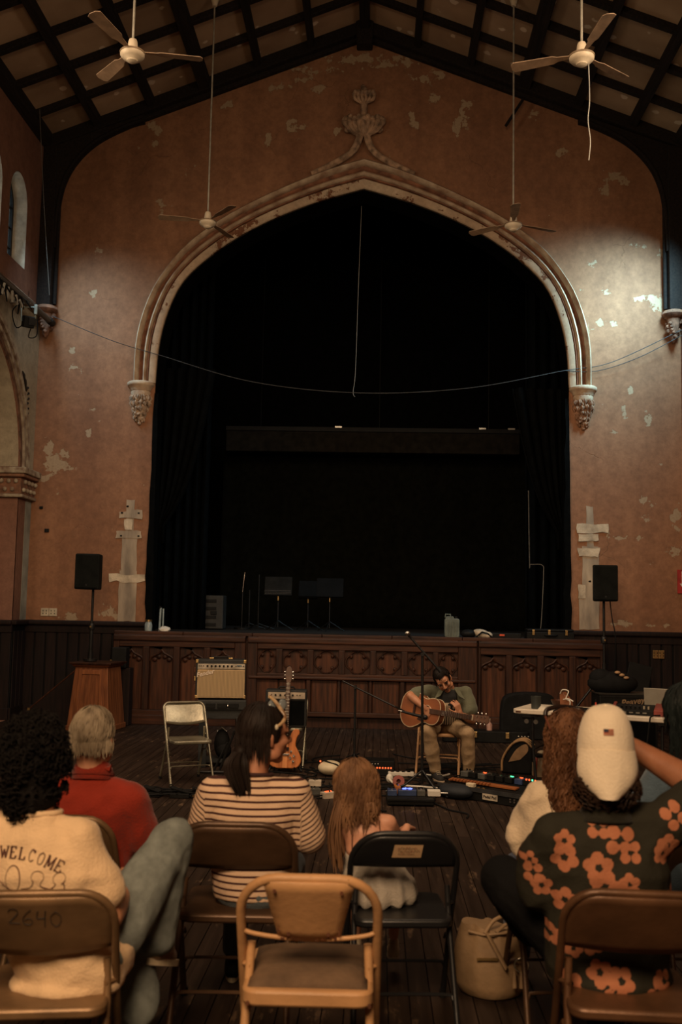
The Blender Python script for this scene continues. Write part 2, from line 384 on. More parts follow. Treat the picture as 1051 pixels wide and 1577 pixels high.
# carved corbels under the arch
def corbel(x):
    t = thing('arch_corbel', 'carved foliage corbel under the %s end of the stage arch' % ('left' if x < 0 else 'right'), 'corbel', (x, YB, 4.37), group='arch corbels')
    m = MB()
    prof = [(.20, .60), (.205, .56), (.185, .545)]
    m.lathe([(.02, .46), (.15, .47), (.165, .51), (.19, .535), (.205, .55), (.205, .585), (.19, .60), (.02, .60)], 18)
    m.build('abacus', m_stone, t, True)
    MB().lathe([(.01, .38), (.135, .39), (.15, .44), (.135, .48), (.01, .48)], 16).build('neck_ring', m_stone, t, True)
    m = MB(); random.seed(3)
    m.lathe([(.01, -.02), (.03, 0), (.07, .10), (.11, .22), (.125, .40), (.01, .41)], 14)
    for row, (zz, rr, k, sz) in enumerate(((.36, .125, 7, .036), (.28, .12, 7, .036), (.2, .095, 6, .034), (.12, .07, 5, .03), (.05, .04, 3, .026))):
        for i in range(k):
            a = -pi+pi*(i+.5*(row % 2))/(k-1); a = min(0, a)
            m.ball((rr*cos(a), rr*sin(a), zz+random.uniform(-.01, .01)), (sz, sz, sz*1.15), 8)
            m.tube([(rr*cos(a)*1.1, rr*sin(a)*1.1, zz-.05), (rr*cos(a)*1.36, rr*sin(a)*1.36, zz), (rr*cos(a)*1.15, rr*sin(a)*1.15, zz+.04)], .011, 6)
    for q in range(34):
        zz = random.uniform(.02, .38); a = random.uniform(-pi, 0); rr = .035+.1*(zz/.38)**.7
        m.ball((rr*cos(a)*1.15, rr*sin(a)*1.15, zz), (random.uniform(.012, .03), random.uniform(.012, .025), random.uniform(.025, .05)), 7, (random.uniform(-.6, .6), random.uniform(-.9, .9), a))
    m.ball((0, -.02, -.02), .03, 8)
    m.build('carved_leaves', mat('carved_stone_%s' % ('a' if x < 0 else 'b'), (.42, .29, .19) if x < 0 else (.30, .155, .085), .8, 0, .3, 14, .4), t, True)
corbel(XA-3.30); corbel(XA+3.29)
# finial over the apex
def finial():
    t = thing('arch_finial', 'carved leafy stone finial rising from the point of the stage arch', 'finial', (-.31, YB, 8.37))
    ms = mat('finial_stone', (.40, .25, .15), .85, 0, .35, 10, .5)
    m = MB()
    for s in (-1, 1):
        for off, r in ((0, .045), (.055, .03)):
            m.tube(spline([(s*(.78-off*.6), -.06, -.16), (s*(.45-off), -.08, .0), (s*(.19-off*.8), -.09, .17), (s*(.085-off*.7), -.09, .36), (s*(.055-off*.5), -.08, .52)], 6), r, 8)
    m.build('ogee_stems', ms, t, True)
    m = MB(); random.seed(5)
    m.lathe([(.02, .42), (.10, .46), (.14, .52), (.12, .6), (.07, .68), (.02, .68)], 12, (0, -.06, 0))
    for i in range(9):
        x = -.26+.52*i/8; d = abs(x)
        m.tube(spline([(x*.25, -.09, .44), (x*.8, -.16+.1*d, .50), (x*1.05, -.17+.15*d, .60), (x*1.15, -.12, .66+.05*(i % 2)), (x*.95, -.20+.2*d, .70)], 4), [.028]*4+[.034]*4+[.045]*4+[.040]*4+[.02], 7)
    for s in (-1, 1):
        m.ball((s*.27, -.08, .66), (.055, .05, .075), 8); m.ball((s*.24, -.08, .53), (.06, .05, .045), 8)
    m.build('lower_leaves', ms, t, True)
    MB().lathe([(.13, .62), (.14, .66), (.12, .72), (.05, .74), (.055, .95), (.07, .99), (.01, 1.0)], 10, (0, -.06, 0)).build('shaft', ms, t, True)
    m = MB()
    for i in range(6):
        x = -.13+.26*i/5
        m.tube(spline([(x*.2, -.08, .95), (x, -.13, .99), (x*1.15, -.11, 1.08), (x*.9, -.16, 1.12)], 4), [.02]*4+[.028]*4+[.034]*4+[.02], 7)
    m.ball((0, -.09, 1.14), (.06, .06, .08), 9); m.ball((-.02, -.09, 1.21), (.035, .035, .04), 8)
    m.build('upper_leaves', ms, t, True)
finial()
# ---------------------------------------------------------------- roof
ceil = bpy.data.objects.new('ceiling', None); C.objects.link(ceil); S(ceil)
xb = [-5.25, -4.37, -3.56, -2.75, -1.94, -1.13, -.316, .49, 1.30, 2.11, 2.92, 3.73, 4.55]
yb = [14.62, 13.70, 12.90, 12.10, 11.30, 10.50, 9.70, 8.90, 8.10]
def ceil_mat():
    m, t, b, N = nt('stained_ceiling_board')
    P = N('ShaderNodeNewGeometry').outputs['Position']
    n1 = N('ShaderNodeTexNoise', {'Vector': P, 'Scale': 1.1, 'Detail': 5.0})
    rp = N('ShaderNodeValToRGB', {'Fac': n1.outputs[0]}); e = rp.color_ramp.elements
    e[0].position = .35; e[0].color = (.27, .175, .105, 1); e[1].position = .65; e[1].color = (.42, .29, .18, 1)
    wn = N('ShaderNodeVectorMath', {0: P, 1: N('ShaderNodeVectorMath', {0: N('ShaderNodeTexNoise', {'Vector': P, 'Scale': 7.0}).outputs['Color'], 1: (.10, .10, .10)}, operation='MULTIPLY').outputs[0]}, operation='ADD')
    vo = N('ShaderNodeTexVoronoi', {'Vector': wn.outputs[0], 'Scale': 3.4, 'Randomness': 1.0})
    bl = N('ShaderNodeMapRange', {'Value': vo.outputs['Distance'], 'From Min': .17, 'From Max': .21, 'To Min': 1.0, 'To Max': .0})
    sel = N('ShaderNodeMapRange', {'Value': N('ShaderNodeSeparateColor', {0: vo.outputs['Color']}).outputs[0], 'From Min': .30, 'From Max': .34, 'To Min': 0.0, 'To Max': .8})
    mk = N('ShaderNodeMath', {0: bl.outputs[0], 1: sel.outputs[0]}, operation='MULTIPLY')
    mx = N('ShaderNodeMixRGB', {'Fac': mk.outputs[0], 'Color1': rp.outputs[0], 'Color2': (.68, .56, .42, 1)})
    oi = N('ShaderNodeObjectInfo'); ma = N('ShaderNodeMapRange', {'Value': oi.outputs['Random'], 'To Min': .8, 'To Max': 1.15})
    sm = N('ShaderNodeVectorMath', {0: mx.outputs[0], 1: ma.outputs[0]}, operation='MULTIPLY')
    t.links.new(sm.outputs[0], b.inputs['Base Color']); b.inputs['Roughness'].default_value = .9; b.inputs['Specular IOR Level'].default_value = .15
    return m
m_ceil = ceil_mat()
for i in range(len(yb)-1):
    for j in range(12):
        x0, x1 = xb[j], xb[j+1]; y0, y1 = yb[i+1], yb[i]
        m = MB()
        vs = [V((x, y, zroof(x)+d)) for d in (0, .03) for y in (y0, y1) for x in (x0, x1)]
        m.add(vs, [(0, 1, 3, 2), (4, 6, 7, 5), (0, 4, 5, 1), (2, 3, 7, 6), (0, 2, 6, 4), (1, 5, 7, 3)])
        m.build('ceiling_panel', m_ceil, ceil)
m = MB()
for j in range(12):
    x0, x1 = xb[j], xb[j+1]
    m.add([V((x, y, zroof(x)+d)) for d in (0, .03) for y in (-2.6, yb[-1]) for x in (x0, x1)], [(0, 1, 3, 2), (4, 6, 7, 5), (0, 4, 5, 1), (2, 3, 7, 6), (0, 2, 6, 4), (1, 5, 7, 3)])
m.build('rear_ceiling_boards', m_ceil, ceil, kind='stuff')
for j, x in enumerate(xb):                                       # purlins run the length of the hall
    main = j in (0, 3, 6, 9, 12); w, d = (.15, .17) if main else (.095, .135)
    xx = x+.12 if j == 0 else x-.12 if j == 12 else x
    s = 0 if j == 6 else (.385 if x < XC else -.385)
    vs = [V((xx+a, y, zroof(xx)+s*a+e)) for e in (-d, .02) for y in (-2.6, 14.60) for a in (-w/2, w/2)]
    MB().add(vs, [(0, 1, 3, 2), (4, 6, 7, 5), (0, 4, 5, 1), (2, 3, 7, 6), (0, 2, 6, 4), (1, 5, 7, 3)]).build('roof_purlin', m_beam, ceil, bevel=.012)
for i, y in enumerate(yb[1:]+[7.3, 6.5, 5.7, 4.9, 4.1, 3.3, 2.5, 1.7, .9, .1]):
    for sd in (-1, 1):
        xe = XL if sd < 0 else XR; w, d = .095, .095
        poly = [(XC, zroof(XC)-d), (xe, zroof(xe)-d), (xe, zroof(xe)+.02), (XC, zroof(XC)+.02)]
        MB().prism(poly, y-w/2, y+w/2).build('rafter', m_beam, ceil, bevel=.01)
# gable timbers against the wall
for sd in (-1, 1):
    xe = XL if sd < 0 else XR
    MB().prism([(XC, zwall(XC)+.03), (xe, zwall(xe)+.03), (xe, zroof(xe)+.02), (XC, zroof(XC)+.02)], YB-.20, YB-.002).build('gable_timber', m_beam, ceil, bevel=.015)
    MB().prism([(XC, zwall(XC)-.03), (xe, zwall(xe)-.03), (xe, zwall(xe)+.06), (XC, zwall(XC)+.06)], YB-.10, YB-.001).build('gable_moulding', m_beam, ceil, bevel=.015)
MB().prism([(XC-.12, 10.20), (XC+.12, 10.20), (XC+.14, 10.62), (XC-.14, 10.62)], YB-.24, YB-.01).build('ridge_boss', m_beam, ceil, bevel=.02)
# corner posts with curved braces
for sd in (-1, 1):
    xe = XL if sd < 0 else XR; g = -sd
    t = thing('corner_post', 'black timber wall post with curved brace in the %s corner' % ('left' if sd < 0 else 'right'), 'post', (0, 0, 0), group='corner posts')
    MB().b2((min(xe, xe+g*.21), YB-.21, 6.10), (max(xe, xe+g*.21), YB-.004, 8.60)).build('post', m_beam, t, bevel=.012)
    MB().cyl((xe+g*.24, YB-.08, 6.14), (xe+g*.24, YB-.08, 8.2), .03, n=8).build('shaft_moulding', m_beam, t, True)
    cur = [tuple(p)[:2] for p in spline([(.21, 7.0, 0), (.225, 7.5, 0), (.30, 8.0, 0), (.48, 8.38, 0), (.80, 8.70, 0), (1.25, 8.94, 0), (1.5, 9.02, 0)], 6)]
    poly = [(xe+g*a, b) for a, b in cur]+[(xe+g*1.5, 9.10), (xe+g*.1, 8.60), (xe+g*.1, 7.0)]
    MB().prism(poly, YB-.17, YB-.004).build('curved_brace', m_beam, t)
    MB().tube([(xe+g*a, YB-.15, b) for a, b in cur], .03, 8).build('brace_moulding', m_beam, t, True)
    k = thing('corner_capital', 'small carved capital below the %s corner post' % ('left' if sd < 0 else 'right'), 'capital', (xe+g*.14, YB-.13, 5.62), group='corner capitals')
    mcap = mat('capital_stone', (.22, .105, .06), .85, 0, .35, 12, .5)
    MB().lathe([(.02, .36), (.13, .37), (.17, .42), (.16, .46), (.12, .48), (.02, .48)], 12).build('abacus', mcap, k, True)
    m = MB(); random.seed(11); m.lathe([(.01, .0), (.045, .04), (.07, .18), (.10, .36), (.01, .37)], 10)
    for q in range(22):
        a = random.uniform(0, 2*pi); zz = random.uniform(.05, .34); rr = .04+.2*zz
        m.ball((rr*cos(a), rr*sin(a), zz), random.uniform(.02, .042), 6)
    m.build('carved_leaves', mcap, k, True)
# ---------------------------------------------------------------- left wall with its arch and lancet windows
AC, AR = 12.25, 1.80                        # centre and inner radius of the side arch
WIN = [(13.17, 13.86, 6.45, 7.76), (12.20, 12.89, 6.45, 7.76)]
def lancet(y0, y1, z0, z1, n=8):
    r = (y1-y0)/2; c = (y0+y1)/2; zs = z1-r*1.25
    up = [(c-r*cos(pi*i/(2*n))*1.0, zs+(z1-zs)*sin(pi*i/(2*n))) for i in range(n+1)]
    dn = [(2*c-a, b) for a, b in reversed(up[:-1])]
    return [(y0, z0)]+up+dn+[(y1, z0)]
def side_wall(name, X, openings, mt, thick):
    """wall slab in the YZ plane with real openings, triangulated by Blender"""
    cu = bpy.data.curves.new(name, 'CURVE'); cu.dimensions = '2D'; cu.fill_mode = 'BOTH'; cu.extrude = thick/2
    def poly(p):
        s = cu.splines.new('POLY'); s.points.add(len(p)-1); s.use_cyclic_u = True
        for q, (a, b) in zip(s.points, p): q.co = (a, b, 0, 1)
    poly([(-2.6, 0), (14.6, 0), (14.6, 8.75), (-2.6, 8.75)])
    for p in openings: poly(p)
    t = bpy.data.objects.new('tmp', cu); C.objects.link(t); bpy.context.view_layer.update()
    me = bpy.data.meshes.new_from_object(t.evaluated_get(bpy.context.evaluated_depsgraph_get())); bpy.data.objects.remove(t)
    for v in me.vertices: a, b, c = v.co; v.co = (X+c, a, b)
    me.materials.clear(); me.materials.append(mt); me.name = name
    o = bpy.data.objects.new(name, me); C.objects.link(o); return S(o)
def arch_open(c, r, z0=0, zs=3.6, n=24):
    return [(c-r, z0)]+[(c-r*cos(pi*i/n), zs+r*sin(pi*i/n)) for i in range(n+1)]+[(c+r, z0)]
ops = [lancet(*w) for w in WIN]+[arch_open(AC, AR), arch_open(AC-4.6, AR), arch_open(AC-9.2, AR)]
ops = [[(a, max(b, .001)) for a, b in p] for p in ops]
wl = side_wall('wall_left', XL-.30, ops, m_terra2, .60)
# pale plaster field round the side arch (between cornice and arch), and the arch's pier
def ringpart(r0, r1, d0, d1, name, mt, parent, n=30, foot=3.6):
    m = MB(); rg = []
    for i in range(n+1):
        a = pi*i/n
        rg.append([V((XL+d, AC-r*cos(a), 3.6+r*sin(a))) for r, d in ((r0, d0), (r0, d1), (r1, d1), (r1, d0))])
    m.loft(rg); return m.build(name, mt, parent, True)
def spandrel():
    m = MB(); pts = []
    n = 24
    top = 5.93
    for i in range(n+1):
        a = pi/2*(1-i/n)
        pts.append((AC+2.06*cos(a), 3.6+2.06*sin(a)))
    poly = pts+[(14.595, 3.6), (14.595, top), (AC, top)]
    m.prism(poly, XL-.01, XL+.006, 'YZ'); return m.build('pale_plaster_field', m_green, wl)
spandrel()
MB().b2((XL-.01, 14.36, 1.4), (XL+.006, 14.595, 3.2)).build('pier_edge_paint', mat('grey_edge_paint', (.27, .26, .20), .8, 0, .2, 4, .3), wl)
m_sidest = mat('side_arch_stone', (.34, .29, .20), .8, 0, .35, 8, .4, (.16, .095, .06))
m_sidered = mat('side_arch_hollow', (.17, .085, .05), .85, 0, .3, 8, .3)
ringpart(1.99, 2.07, -.01, .05, 'outer_moulding', m_sidest, wl); ringpart(1.93, 1.99, -.01, .018, 'moulding_hollow', m_sidered, wl)
ringpart(1.87, 1.93, -.01, .045, 'middle_moulding', m_sidest, wl); ringpart(1.80, 1.87, -.01, .012, 'inner_hollow', m_sidered, wl)
def soffit():
    m = MB(); rg = []
    for i in range(25):
        a = pi*i/24; rg.append([V((XL-.02, AC-1.795*cos(a), 3.6+1.795*sin(a))), V((XL-.60, AC-1.795*cos(a), 3.6+1.795*sin(a))), V((XL-.60, AC-1.81*cos(a), 3.6+1.81*sin(a))), V((XL-.02, AC-1.81*cos(a), 3.6+1.81*sin(a)))])
    m.loft(rg); m.build('arch_soffit', m_green, wl)
soffit()
# closing wall of the aisle behind the arch
S(MB().b2((-7.4, -2.6, 0), (-7.3, 14.8, 6.2)).build('wall_aisle', m_green))
S(MB().b2((-7.4, 14.06, 0), (XL-.0, 14.08, 3.2)).build('wall_aisle_end', m_terra2))
S(MB().b2((-7.4, 14.065, 3.2), (XL-.0, 14.09, 6.2)).build('wall_aisle_end_upper', m_green))
S(MB().b2((-7.4, -2.6, 6.1), (-5.79, 14.8, 6.2)).build('ceiling_aisle', m_green))
# impost capital with ball-flowers
def impost():
    t = thing('impost_capital', 'carved impost with rows of ball flowers under the left side arch', 'capital', (0, 0, 0))
    x0, x1, y = -7.0, XL+.13, 14.06
    m = MB()
    def course(z0, z1, p, mt=None, nm='course'):
        MB().prism([(x0, y-p), (XL+p, y-p), (XL+p, 14.598), (XL-.0, 14.598), (XL-.0, y), (x0, y)], z0, z1, 'XY').build(nm, mt or m_sidest, t, bevel=.015)
    mr = mat('impost_red', (.21, .095, .05), .85, 0, .35, 10, .4, (.12, .06, .035))
    course(3.49, 3.58, .14, nm='abacus'); course(3.44, 3.49, .11, mr, 'upper_roll'); course(3.20, 3.44, .05, mr, 'frieze'); course(3.15, 3.20, .08, nm='lower_roll')
    for r_, zz in ((0, 3.385), (1, 3.265)):
        for k in range(14):
            xx = XL-.02-.105*k-(.05 if r_ else 0)
            MB().ball((xx, y-.065, zz), (.032, .034, .034), 8).build('ball_flower', m_sidest, t, True)
        for k in range(4):
            MB().ball((XL+.065, y+.08+.14*k-(.05 if r_ else 0), zz), (.034, .032, .034), 8).build('ball_flower', m_sidest, t, True)
impost()
# torn-off chunks and ink-dark scuffs beside the arch
random.seed(21)
m_gouge = mat('gouged_plaster', (.018, .013, .010), .95)
for k in range(12):
    zz = 3.95+.075*k; yy = 14.28-.006*k+random.uniform(-.015, .015)
    MB().tube([(XL+.007, yy-.03, zz-.02), (XL+.010, yy+random.uniform(-.01, .02), zz+.012), (XL+.007, yy+.05, zz+.03)], [.006, .022, .006], 5).build('plaster_gouge', m_gouge, wl)
MB().tube(spline([(XL+.012, 13.95, 4.98), (XL+.014, 14.05, 4.86), (XL+.012, 14.15, 4.72)], 4), [.006, .02, .028, .02, .03, .026, .018, .02, .006], 6).build('plaster_gouge', m_gouge, wl)
# cornice
m_corn = mat('cornice_plaster', (.25, .17, .10), .8, 0, .35, 7, .4)
S(MB().prism([(XL-.01, 5.93), (XL+.10, 5.95), (XL+.10, 5.99), (XL+.05, 6.01), (XL+.06, 6.06), (XL+.03, 6.09), (XL-.01, 6.12)], -2.6, 14.59, 'XZ').build('trim_3', m_corn, bevel=.008))
MB().b2((XL+.061, -2.6, 6.00), (XL+.075, 14.5, 6.045)).build('red_paint_line', m_sidered, bpy.data.objects['trim_3'])
# windows: frame, leaded glass
m_glass = nt('window_glass')
def glass():
    m, t, b, N = m_glass
    n = N('ShaderNodeTexNoise', {'Scale': 3.0}); rp = N('ShaderNodeValToRGB', {'Fac': n.outputs[0]})
    rp.color_ramp.elements[0].color = (.75, .8, .8, 1); rp.color_ramp.elements[1].color = (.9, .95, .95, 1)
    t.links.new(rp.outputs[0], b.inputs['Base Color']); b.inputs['Roughness'].default_value = .08; b.inputs['Specular IOR Level'].default_value = .6
    tr = N('ShaderNodeBsdfTransparent', {'Color': rp.outputs[0]}); mxs = N('ShaderNodeMixShader', {0: .12, 1: tr.outputs[0], 2: b.outputs[0]}); t.links.new(mxs.outputs[0], t.nodes['Material Output'].inputs['Surface'])
    return m
m_glass = glass()
m_reveal = mat('limewashed_reveal', (.52, .46, .36), .85, 0, .2, 5, .4)
for wi, (w, sd, XW) in enumerate([(w, 1, XL) for w in WIN]+[(w, -1, XR) for w in WIN]):
    p = lancet(*w)
    wn = bpy.data.objects.new('window_%d' % (wi+1), None); C.objects.link(wn); S(wn)
    q = lancet(w[0]+.05, w[1]-.05, w[2]+.05, w[3]-.06)
    rg = [[V((XW-sd*.20, a, b)), V((XW-sd*.26, a, b)), V((XW-sd*.26, c, d)), V((XW-sd*.20, c, d))] for (a, b), (c, d) in zip(p, q)]
    MB().loft(rg, closed=True).build('window_frame', m_darkmetal, wn)
    MB().prism(q, XW-sd*.24, XW-sd*.235, 'YZ').build('pane', m_glass, wn)
    for zz in (6.75, 7.05, 7.35): MB().b2((XW-sd*.245, w[0]+.05, zz-.008), (XW-sd*.215, w[1]-.05, zz+.008)).build('glazing_bar', m_darkmetal, wn)
    MB().b2((XW-sd*.245, (w[0]+w[1])/2-.01, w[2]+.05), (XW-sd*.215, (w[0]+w[1])/2+.01, w[3]-.1)).build('glazing_bar', m_darkmetal, wn)
    p2 = lancet(w[0]+.006, w[1]-.006, w[2]+.006, w[3]-.006)
    m = MB(); m.v = [V((d, a, b)) for a, b in p2 for d in (XW-sd*.002, XW-sd*.20)]; k = len(p2)
    m.f = [(2*i, (2*i+2) % (2*k), (2*i+3) % (2*k), 2*i+1) for i in range(k)]
    m.build('window_reveal', m_reveal, wn)
# right wall, rear wall, floor
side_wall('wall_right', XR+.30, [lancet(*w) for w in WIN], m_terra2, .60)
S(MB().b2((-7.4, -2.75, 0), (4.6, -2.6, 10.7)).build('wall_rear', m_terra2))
fl = S(MB().b2((-7.4, -2.7, -.12), (5.0, 14.7, -.03)).build('floor', m_black))
def floor_mat():
    m, t, b, N = nt('worn_floorboard')
    P = N('ShaderNodeNewGeometry').outputs['Position']
    st = N('ShaderNodeMapping', {'Vector': P, 'Scale': (9, .5, 9)})
    n1 = N('ShaderNodeTexNoise', {'Vector': st.outputs[0], 'Scale': 3.0, 'Detail': 5.0})
    rp = N('ShaderNodeValToRGB', {'Fac': n1.outputs[0]}); e = rp.color_ramp.elements
    e[0].position = .3; e[0].color = (.015, .0092, .0065, 1); e[1].position = .7; e[1].color = (.036, .0225, .016, 1)
    st2 = N('ShaderNodeMapping', {'Vector': P, 'Scale': (5, 1.1, 1)})
    n2 = N('ShaderNodeTexNoise', {'Vector': st2.outputs[0], 'Scale': 2.4, 'Detail': 7.0, 'Roughness': .75})
    n3 = N('ShaderNodeTexNoise', {'Vector': P, 'Scale': .9, 'Detail': 2.0})
    s = N('ShaderNodeMath', {0: n2.outputs[0], 1: N('ShaderNodeMath', {0: n3.outputs[0], 1: .35}, operation='MULTIPLY').outputs[0]}, operation='ADD')
    mk = N('ShaderNodeMapRange', {'Value': s.outputs[0], 'From Min': .765, 'From Max': .84, 'To Max': .6})
    oi = N('ShaderNodeObjectInfo'); ma = N('ShaderNodeMapRange', {'Value': oi.outputs['Random'], 'To Min': .8, 'To Max': 1.15})
    sm = N('ShaderNodeVectorMath', {0: rp.outputs[0], 1: ma.outputs[0]}, operation='MULTIPLY')
    mx = N('ShaderNodeMixRGB', {'Fac': mk.outputs[0], 'Color1': sm.outputs[0], 'Color2': (.15, .095, .058, 1)})
    t.links.new(mx.outputs[0], b.inputs['Base Color'])
    rr = N('ShaderNodeMapRange', {'Value': n1.outputs[0], 'To Min': .38, 'To Max': .7}); t.links.new(rr.outputs[0], b.inputs['Roughness'])
    b.inputs['Specular IOR Level'].default_value = .14
    bp = N('ShaderNodeBump', {'Height': n1.outputs[0], 'Strength': .15, 'Distance': .01}); t.links.new(bp.outputs[0], b.inputs['Normal'])
    return m
m_floor = floor_mat()
def floorboards():
    w = .092; cols = []; random.seed(4)
    x = -5.17; bw = MB().b2((-.5, -.5, -1), (.5, .5, 0)); proto = bw.build('floorboard', m_floor, fl)
    me = proto.data; bpy.data.objects.remove(proto)
    segs = []
    while x < XR:
        y = 1.2+random.uniform(0, 3)
        segs.append((x, -2.6, y))
        while y < 14.59:
            L = random.uniform(3.4, 5.2); segs.append((x, y, min(14.59, y+L))); y += L
        x += w
    def vis(s):
        xm = s[0]; y1 = s[2]
        return y1 > 3.6 and s[1] < 12.6 and abs(xm) < .345*min(y1, 12.8)+.25
    v = sorted([s for s in segs if vis(s)], key=lambda s: max(s[1], 3.6)+.6*abs(s[0]))
    part = v[:292]; rest = [s for s in segs if s not in set(part)]
    for s in part:
        o = bpy.data.objects.new('floorboard', me); C.objects.link(o); o.parent = fl
        o.location = (s[0]+w/2, (s[1]+s[2])/2, random.uniform(-.0015, 0)); o.scale = (w-.005, s[2]-s[1]-.004, .03)
    m = MB()
    for s in rest: m.b2((s[0]+.0025, s[1]+.002, -.03), (s[0]+w-.0025, s[2]-.002, -.0005))
    m.build('outer_floorboards', m_floor, fl, kind='stuff')
    m = MB()
    for k in range(23): m.b2((-7.3+k*.092, -2.6, -.03), (-7.3+k*.092+.088, 14.05, -.0005))
    m.build('aisle_floorboards', m_floor, fl, kind='stuff')
floorboards()
# ---------------------------------------------------------------- wainscot
def wainscot(x0, x1, y, name, zt=1.38, n=None):
    t = bpy.data.objects.new(name, None); C.objects.link(t); S(t)
    n = n or round((x1-x0)/.165); w = (x1-x0)/n
    MB().b2((x0, y-.012, 0), (x1, y, zt-.02)).build('backing', m_black, t)
    for i in range(n):
        MB().b2((x0+i*w+.012, y-.04, .16), (x0+(i+1)*w-.012, y-.01, zt-.14)).build('wainscot_board', m_wain, t, bevel=.008)
    MB().b2((x0, y-.055, zt-.16), (x1, y-.01, zt-.03)).build('top_rail', m_wain, t, bevel=.008)
    MB().b2((x0, y-.10, zt-.05), (x1, y-.005, zt+.02)).build('cap_moulding', m_wain, t, bevel=.02)
    MB().b2((x0, y-.06, 0), (x1, y-.01, .17)).build('skirting', m_wain, t, bevel=.01)
wainscot(XL-.0, -3.37, YB, 'trim_4'); wainscot(2.80, XR-.02, YB, 'trim_5'); wainscot(-7.0, XL+.02, 14.06, 'trim_6')
t_ = bpy.data.objects.new('trim_8', None); C.objects.link(t_); S(t_)
for k in range(3): MB().b2((XL-.01, 14.09+.16*k, .16), (XL+.035, 14.23+.16*k, 1.24)).build('wainscot_board', m_wain, t_, bevel=.008)
MB().b2((XL-.01, 14.05, 0), (XL+.02, 14.595, 1.36)).build('backing', m_black, t_); MB().b2((XL-.01, 14.0, 1.33), (XL+.09, 14.595, 1.40)).build('cap_moulding', m_wain, t_, bevel=.02); MB().b2((XL-.01, 14.03, 0), (XL+.05, 14.595, .17)).build('skirting', m_wain, t_)
# ================================================================== stage
YS, ZS = 14.0, 1.27
SX0, SX1 = -3.68, 3.15
st = S(MB().b2((SX0, YS+.02, ZS-.05), (SX1, YB+.02, ZS)).build('trim_7', m_wood))          # stage apron top
MB().b2((XA-3.9, YB+.02, ZS-.08), (XA+3.9, 20.9, ZS-.001)).build('stage_boards', mat('stage_boards', (.018, .013, .010), .6, col2=(.008, .007, .006)), st)
for i in range(7):
    w = (SX1-SX0)/7; MB().b2((SX0+i*w, YS-.05, ZS-.035), (SX0+(i+1)*w-.004, YS+.03, ZS+.015)).build('nosing_board', m_woodx, st, bevel=.01)
S(MB().b2((XA-3.9, 20.8, 1.0), (XA+3.9, 20.9, 9.5)).build('wall_stage', m_blackcloth))
for sx in (-1, 1): S(MB().b2((XA+sx*3.9-.05, YB+.012, .9), (XA+sx*3.9+.05, 20.9, 9.5)).build('wall_stage_%s' % ('left' if sx < 0 else 'right'), m_blackcloth))
S(MB().b2((XA-3.95, YB+.012, 9.4), (XA+3.95, 20.9, 9.5)).build('ceiling_stage', m_blackcloth))
for sx in (-1, 1): S(MB().b2((XA+sx*3.5-.42, YB+.52, 1.0), (XA+sx*3.5+.42, YB+.56, 9.5)).build('wall_proscenium_%s' % ('left' if sx < 0 else 'right'), m_blackcloth))
S(MB().b2((XA-3.95, YB+.52, 8.1), (XA+3.95, YB+.56, 9.5)).build('wall_proscenium_top', m_blackcloth))
# carved stage front
sf = thing('stage_panelling', 'carved dark oak stage front with pointed panels and a row of quatrefoils', 'panelling', (0, YS, 0))
def bar(nm, x0, x1, z0, z1, d=0, th=.06, mt=None, bev=.008): return MB().b2((x0, d-th, z0), (x1, d, z1)).build(nm, mt or m_wood, sf, bevel=bev)
MB().b2((SX0, .03, 0), (SX1, .06, ZS-.04)).build('backing_boards', m_wood, sf)
for xs in (SX0, SX1): MB().b2((xs-.012, .0, 0), (xs+.012, .58, ZS-.03)).build('side_panel', m_wood, sf)
def ogee(x0, x1, zt, zb, drop):
    """ogee-headed opening line from left springing over the point to the right springing"""
    c = (x0+x1)/2; h = (x1-x0)/2
    half = [(-h, zb), (-h*.86, zb+drop*.33), (-h*.5, zb+drop*.55), (-h*.2, zb+drop*.72), (0, zb+drop)]
    p = [tuple(q)[:2] for q in spline([(a, b, 0) for a, b in half], 4)]
    L = [(c+a, b) for a, b in p]; Rr = [(c-a, b) for a, b in reversed(p[:-1])]
    return L+Rr
def pointed_panel(x0, x1, zt, zb0):
    MB().b2((x0-.005, .012, zb0), (x1+.005, .03, zt)).build('panel_board', m_woodpale, sf)
    ln = ogee(x0, x1, zt, zt-.20, .155)
    k = len(ln)//2
    for half in (ln[:k+1], ln[k:]):
        left = half[0][0] < half[-1][0] and half is not ln[k:]
        cx = x0 if left else x1
        poly = half+([(half[-1][0], zt), (x0, zt)] if left else [(x1, zt), (half[0][0], zt)])
        MB().prism(poly, -.012, .014).build('tracery_spandrel', m_wood, sf)
    MB().tube([(a, -.02, b) for a, b in ln], .014, 6).build('ogee_moulding', m_wood, sf, True)
    m = MB()
    c = (x0+x1)/2; h = (x1-x0)/2
    for s in (-1, 1):
        for q in (.25, .6): MB().ball((c+s*h*q, -.008, zt-.20+.155*(.62 if q < .4 else .36)-.035), (.035, .012, .03), 8).build('cusp', m_wood, sf, True)
        MB().tube([(c+s*(h-.012), -.004, zb0+.02), (c+s*(h-.012), -.004, zt-.2)], .010, 6).build('edge_bead', m_wood, sf, True)
def bay(x0, x1, pans, zt, zb0):
    bar('stile', x0, pans[0][0], .0, ZS-.03); bar('stile', pans[-1][1], x1, .0, ZS-.03)
    bar('top_rail', pans[0][0], pans[-1][1], zt, ZS-.03, mt=m_woodx); bar('base_rail', pans[0][0], pans[-1][1], .0, zb0, mt=m_woodx)
    for a, b in zip(pans, pans[1:]): bar('mullion', a[1], b[0], zb0, zt, th=.055)
    for p in pans: pointed_panel(p[0], p[1], zt, zb0)
    bar('plinth', x0, x1, 0, .13, th=.085, mt=m_woodx); bar('cap_rail', x0, x1, ZS-.12, ZS-.04, th=.085, mt=m_woodx, bev=.015)
